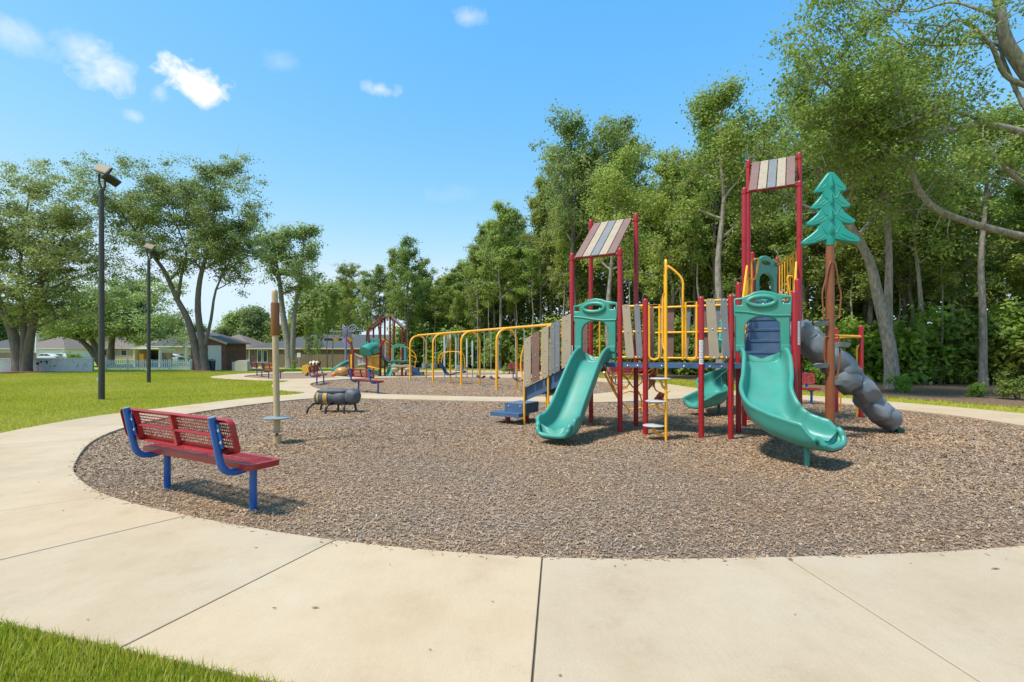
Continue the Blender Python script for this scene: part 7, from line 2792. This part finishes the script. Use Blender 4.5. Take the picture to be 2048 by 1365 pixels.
# ------------------------------------------------------------------ loose wood chips
def chips(name, loop, n, size, seed, xr, yr, maxd=None):
    rg = np.random.default_rng(seed)
    xs_, ys_ = [], []
    tot = 0
    poly = [(p.x, p.y) for p in loop]
    x = rg.uniform(*xr, n)
    y = rg.uniform(*yr, n)
    m = in_poly(x, y, poly)
    vis = np.abs(x) < y * 1.12 + 0.6
    m &= vis
    x, y = x[m], y[m]
    n = len(x)
    d = np.hypot(x, y)
    L = size * rg.uniform(0.45, 1.6, n) * np.clip(d / 7, 0.85, 1.5)
    W = L * rg.uniform(0.15, 0.38, n)
    a = rg.uniform(0, 2 * np.pi, n)
    tx_ = rg.normal(0, 0.22, n)
    ty_ = rg.normal(0, 0.30, n)
    dx = np.stack([np.cos(a), np.sin(a), tx_], 1)
    dy = np.stack([-np.sin(a), np.cos(a), ty_], 1)
    z = rg.uniform(0.004, 0.016, n) + np.abs(tx_) * L * 0.3
    c = np.stack([x, y, z], 1)
    l2, w2 = (L / 2)[:, None], (W / 2)[:, None]
    V_ = np.stack([c - dx * l2 - dy * w2 * 0.7, c + dx * l2 - dy * w2, c + dx * l2 * 0.9 + dy * w2, c - dx * l2 + dy * w2 * 0.8], 1).reshape(-1, 3)
    # fresher, warmer chips where feet scuff the bed
    warm = np.zeros(n)
    for (wx, wy, wr) in ((0.5, 7.2, 1.2), (-3.4, 7.5, 1.1), (3.6, 6.2, 1.3), (3.7, 5.2, 1.0), (1.8, 9.0, 1.6), (6.3, 8.6, 1.5), (4.5, 9.5, 2.0), (-4.1, 11.2, 1.0), (-2.6, 4.4, 0.9), (-2.0, 20.5, 2.0), (0.4, 18.0, 1.6), (7.5, 10.5, 1.6)):
        warm = np.maximum(warm, np.exp(-((x - wx) ** 2 + (y - wy) ** 2) / (wr * wr)))
    v = rg.choice([0.05, 0.2, 0.34, 0.46, 0.58, 0.72, 0.86, 0.98], n, p=[0.02, 0.13, 0.26, 0.27, 0.13, 0.09, 0.08, 0.02])
    wv = rg.choice([0.2, 0.46, 0.74, 0.84, 0.92, 1.0], n, p=[0.08, 0.17, 0.22, 0.26, 0.17, 0.10])
    pick = rg.random(n) < warm * 0.80 + 0.14 * (np.sin(x * 1.7) * np.sin(y * 1.3 + 1) > 0.5)
    v = np.where(pick, wv, v) + rg.normal(0, 0.03, n)
    # damp and faded patches
    patch = 0.06 * np.sin(x * 0.9 + 0.7 * np.sin(y * 1.1)) * np.sin(y * 0.8 + 1.3)
    v = np.where(v < 0.66, np.clip(v + patch, 0.02, 0.64), v)
    me = np_mesh(name, V_, np.arange(4 * n).reshape(n, 4), np.clip(v, 0, 1))
    me.materials.append(M_CHIP)
    o = obj(name, me)
    o['kind'] = 'stuff'
    o['label'] = 'loose grey and tan wood chips of the mulch bed'
    return n


nc = chips('wood_chips', LOOP1, 500000, 0.0245, 1, (-7.3, 9.8), (3.1, 9.0))
nc += chips('wood_chips', LOOP1, 120000, 0.026, 2, (-7.3, 9.8), (9.0, 15.8))
nc += chips('wood_chips', LOOP2, 50000, 0.03, 3, (-9.4, 5), (15, 29))
# chips kicked over the lip of the slabs
rg = np.random.default_rng(31)
n = 700
seg = rg.integers(20, len(si) - 24, n)
f = rg.random(n)
A_ = np.array([[p.x, p.y] for p in si])
B_ = np.array([[p.x, p.y] for p in so])
inn = A_[seg] * (1 - f)[:, None] + A_[seg + 1] * f[:, None]
outp = B_[seg] * (1 - f)[:, None] + B_[seg + 1] * f[:, None]
dd = outp - inn
dd /= np.linalg.norm(dd, axis=1)[:, None]
q2 = inn + dd * (np.abs(rg.exponential(0.03, n)) - 0.02)[:, None]
L_ = 0.026 * rg.uniform(0.4, 1.4, n)
a_ = rg.uniform(0, 6.28, n)
dx_ = np.stack([np.cos(a_), np.sin(a_), rg.normal(0, 0.1, n)], 1) * (L_ / 2)[:, None]
dy_ = np.stack([-np.sin(a_), np.cos(a_), rg.normal(0, 0.2, n)], 1) * (L_ * 0.14)[:, None]
c_ = np.stack([q2[:, 0], q2[:, 1], np.full(n, PATH_Z + 0.004)], 1)
me = np_mesh('spilled_chips', np.stack([c_ - dx_ - dy_, c_ + dx_ - dy_, c_ + dx_ + dy_, c_ - dx_ + dy_], 1).reshape(-1, 3), np.arange(4 * n).reshape(n, 4), rg.choice([0.1, 0.25, 0.42, 0.74, 0.86], n))
me.materials.append(M_CHIP)
o = obj('spilled_chips', me)
o['kind'] = 'stuff'
o['label'] = 'wood chips kicked over the lip of the concrete'
# stray chips and twigs on the slabs
rg = np.random.default_rng(8)
mb = MB()
for px, py, l, a in ((548, 1217, 0.03, 0.2), (512, 1096, 0.035, 0.6), (630, 1216, 0.05, 0.1), (780, 1130, 0.02, 1.0), (985, 1204, 0.02, 0.4), (175, 1240, 0.02, 0.2), (1120, 1352, 0.025, 0.3), (126, 1022, 0.025, 0.3), (77, 965, 0.025, 0.2), (1990, 1138, 0.07, -0.05), (1590, 1230, 0.02, 0.5), (860, 1300, 0.02, 0.4)):
    g = G(px, py, PATH_Z + 0.004)
    mb.add([g + Vector((math.cos(a + b_) * l * r_, math.sin(a + b_) * l * r_ * 0.45, 0.001 + 0.004 * (i % 2))) for i, (b_, r_) in enumerate(((0, 0.5), (0.9, 0.22), (2.6, 0.3), (3.3, 0.42), (4.6, 0.2)))], [(0, 1, 2, 3, 4)])
o = struct('path_debris', mb, mat('dry_leaf', (0.16, 0.10, 0.05), 0.9, 0.4, 9), smooth=False)
o['kind'] = 'stuff'
o['label'] = 'stray chips and a dry leaf lying on the concrete'

# ------------------------------------------------------------------ grass blades
M_BLADE, nt, b = nodes_of('grass_blade')
at = nt.nodes.new('ShaderNodeAttribute')
at.attribute_name = 'v'
nt.links.new(ramp(nt, at.outputs['Fac'], [(0.0, (0.235, 0.330, 0.028)), (0.35, (0.460, 0.465, 0.040)), (0.68, (0.570, 0.525, 0.075)), (1.0, (0.66, 0.56, 0.24))]), b.inputs['Base Color'])
b.inputs['Roughness'].default_value = 0.6
b.inputs['Specular IOR Level'].default_value = 0.25
tr = nt.nodes.new('ShaderNodeBsdfTranslucent')
nt.links.new(b.inputs['Base Color'].links[0].from_socket, tr.inputs['Color'])
mxs = nt.nodes.new('ShaderNodeMixShader')
mxs.inputs[0].default_value = 0.42
nt.links.new(b.outputs[0], mxs.inputs[1])
nt.links.new(tr.outputs[0], mxs.inputs[2])
nt.links.new(mxs.outputs[0], nt.nodes['Material Output'].inputs['Surface'])


def blades(name, x, y, h, wd, seed, label, bend=0.6, z0=None):
    rg = np.random.default_rng(seed)
    n = len(x)
    H = h * rg.uniform(0.5, 1.3, n)
    W = wd * rg.uniform(0.7, 1.3, n)
    a = rg.uniform(0, 2 * np.pi, n)
    ln = rg.uniform(0.1, 1.0, n) * bend * H
    sd = np.stack([-np.sin(a), np.cos(a), np.zeros(n)], 1)
    fw = np.stack([np.cos(a), np.sin(a), np.zeros(n)], 1)
    base = np.stack([x, y, np.full(n, -0.012) if z0 is None else z0], 1)
    up = np.array([0, 0, 1.0])
    m1 = base + fw * (ln * 0.3)[:, None] + up * (H * 0.6)[:, None]
    tip = base + fw * ln[:, None] + up * H[:, None]
    w2 = sd * (W / 2)[:, None]
    V_ = np.stack([base - w2, base + w2, m1 + w2 * 0.8, m1 - w2 * 0.8, tip], 1).reshape(-1, 3)
    i = np.arange(n) * 5
    F_ = np.concatenate([np.stack([i, i + 1, i + 2], 1), np.stack([i, i + 2, i + 3], 1), np.stack([i + 3, i + 2, i + 4], 1)])
    v = np.clip(rg.normal(0.24, 0.17, n) + 0.12 * np.sin(x * 2.9) * np.sin(y * 3.1) + 0.45 * (rg.random(n) < 0.10), 0, 1)
    me = np_mesh(name, V_, F_, np.concatenate([v, v, v]))
    me.materials.append(M_BLADE)
    o = obj(name, me)
    o['kind'] = 'stuff'
    o['label'] = label


def tri_blades(name, x, y, h, wd, seed, label):
    rg = np.random.default_rng(seed)
    n = len(x)
    d = np.hypot(x, y)
    H = h * rg.uniform(0.5, 1.3, n) * np.clip(d / 10, 1, 1.5)
    W = wd * np.clip(d / 9, 1, 3.0)
    a = rg.uniform(0, 2 * np.pi, n)
    sd = np.stack([-np.sin(a), np.cos(a), np.zeros(n)], 1)
    base = np.stack([x, y, np.full(n, -0.012)], 1)
    tip = base + np.stack([np.cos(a + 1) * H * 0.4, np.sin(a + 1) * H * 0.4, H], 1)
    w2 = sd * (W / 2)[:, None]
    V_ = np.stack([base - w2, base + w2, tip], 1).reshape(-1, 3)
    v = np.clip(rg.normal(0.5, 0.2, n) + 0.15 * np.sin(x * 0.35 + 1) * np.sin(y * 0.4) + 0.1 * np.sin(x * 1.1) * np.sin(y * 0.8), 0, 1)
    me = np_mesh(name, V_, np.arange(3 * n).reshape(n, 3), v)
    me.materials.append(M_BLADE)
    o = obj(name, me)
    o['kind'] = 'stuff'
    o['label'] = label


rg = np.random.default_rng(12)
ring_out = [(p.x, p.y) for p in OUT_RING] + [(11.3, -3), (-12, -3)]
outl = [(p.x, p.y) for p in s_out]
hard = [[(p.x, p.y) for p in OUT_RING], [(p.x, p.y) for p in OUT_RING] + [(p.x, p.y) for p in si[::-1]], [(p.x, p.y) for p in s_out + s_in], [(p.x, p.y) for p in LOOP1]]


def free(x, y):
    m = np.ones(len(x), bool)
    for pl in hard:
        m &= ~in_poly(x, y, pl)
    return m


# near strip along the outer edge of the slabs
n = 330000
x, y = rg.uniform(-5.2, 1.2, n), rg.uniform(0.75, 3.6, n)
m = free(x, y) & (np.abs(x) < y * 1.3 + 0.5)
edge_y = np.interp(x, [p.x for p in OUT_RING][::1], [p.y for p in OUT_RING]) if False else None
x, y = x[m], y[m]
blades('grass', x, y, 0.058, 0.0046, 13, 'bright green grass blades at the near left corner', z0=np.full(len(x), 0.012))
n = 360000
x, y = rg.uniform(-24, -5.5, n), rg.uniform(4.5, 21, n)
m = free(x, y) & (np.abs(x) < y * 1.15 + 1.0) & (rg.random(n) < np.clip(1.6 - y / 16, 0.35, 1))
tri_blades('grass', x[m], y[m], 0.034, 0.010, 14, 'mown lawn grass left of the path')
n = 160000
x, y = rg.uniform(-34, -9, n), rg.uniform(20, 37, n)
m = free(x, y) & (np.abs(x) < y * 1.12)
tri_blades('grass', x[m], y[m], 0.04, 0.011, 15, 'mown lawn grass further back')
n = 60000
x, y = rg.uniform(5, 15, n), rg.uniform(9, 31, n)
LITP = [(p.x, p.y) for p in spline(v3(LIT), 4, True)]
m = free(x, y) & ~in_poly(x, y, LITP) & ~in_poly(x, y, [(p.x, p.y) for p in LOOP2])
tri_blades('grass', x[m], y[m], 0.05, 0.011, 16, 'strip of grass between the right path and the wood')
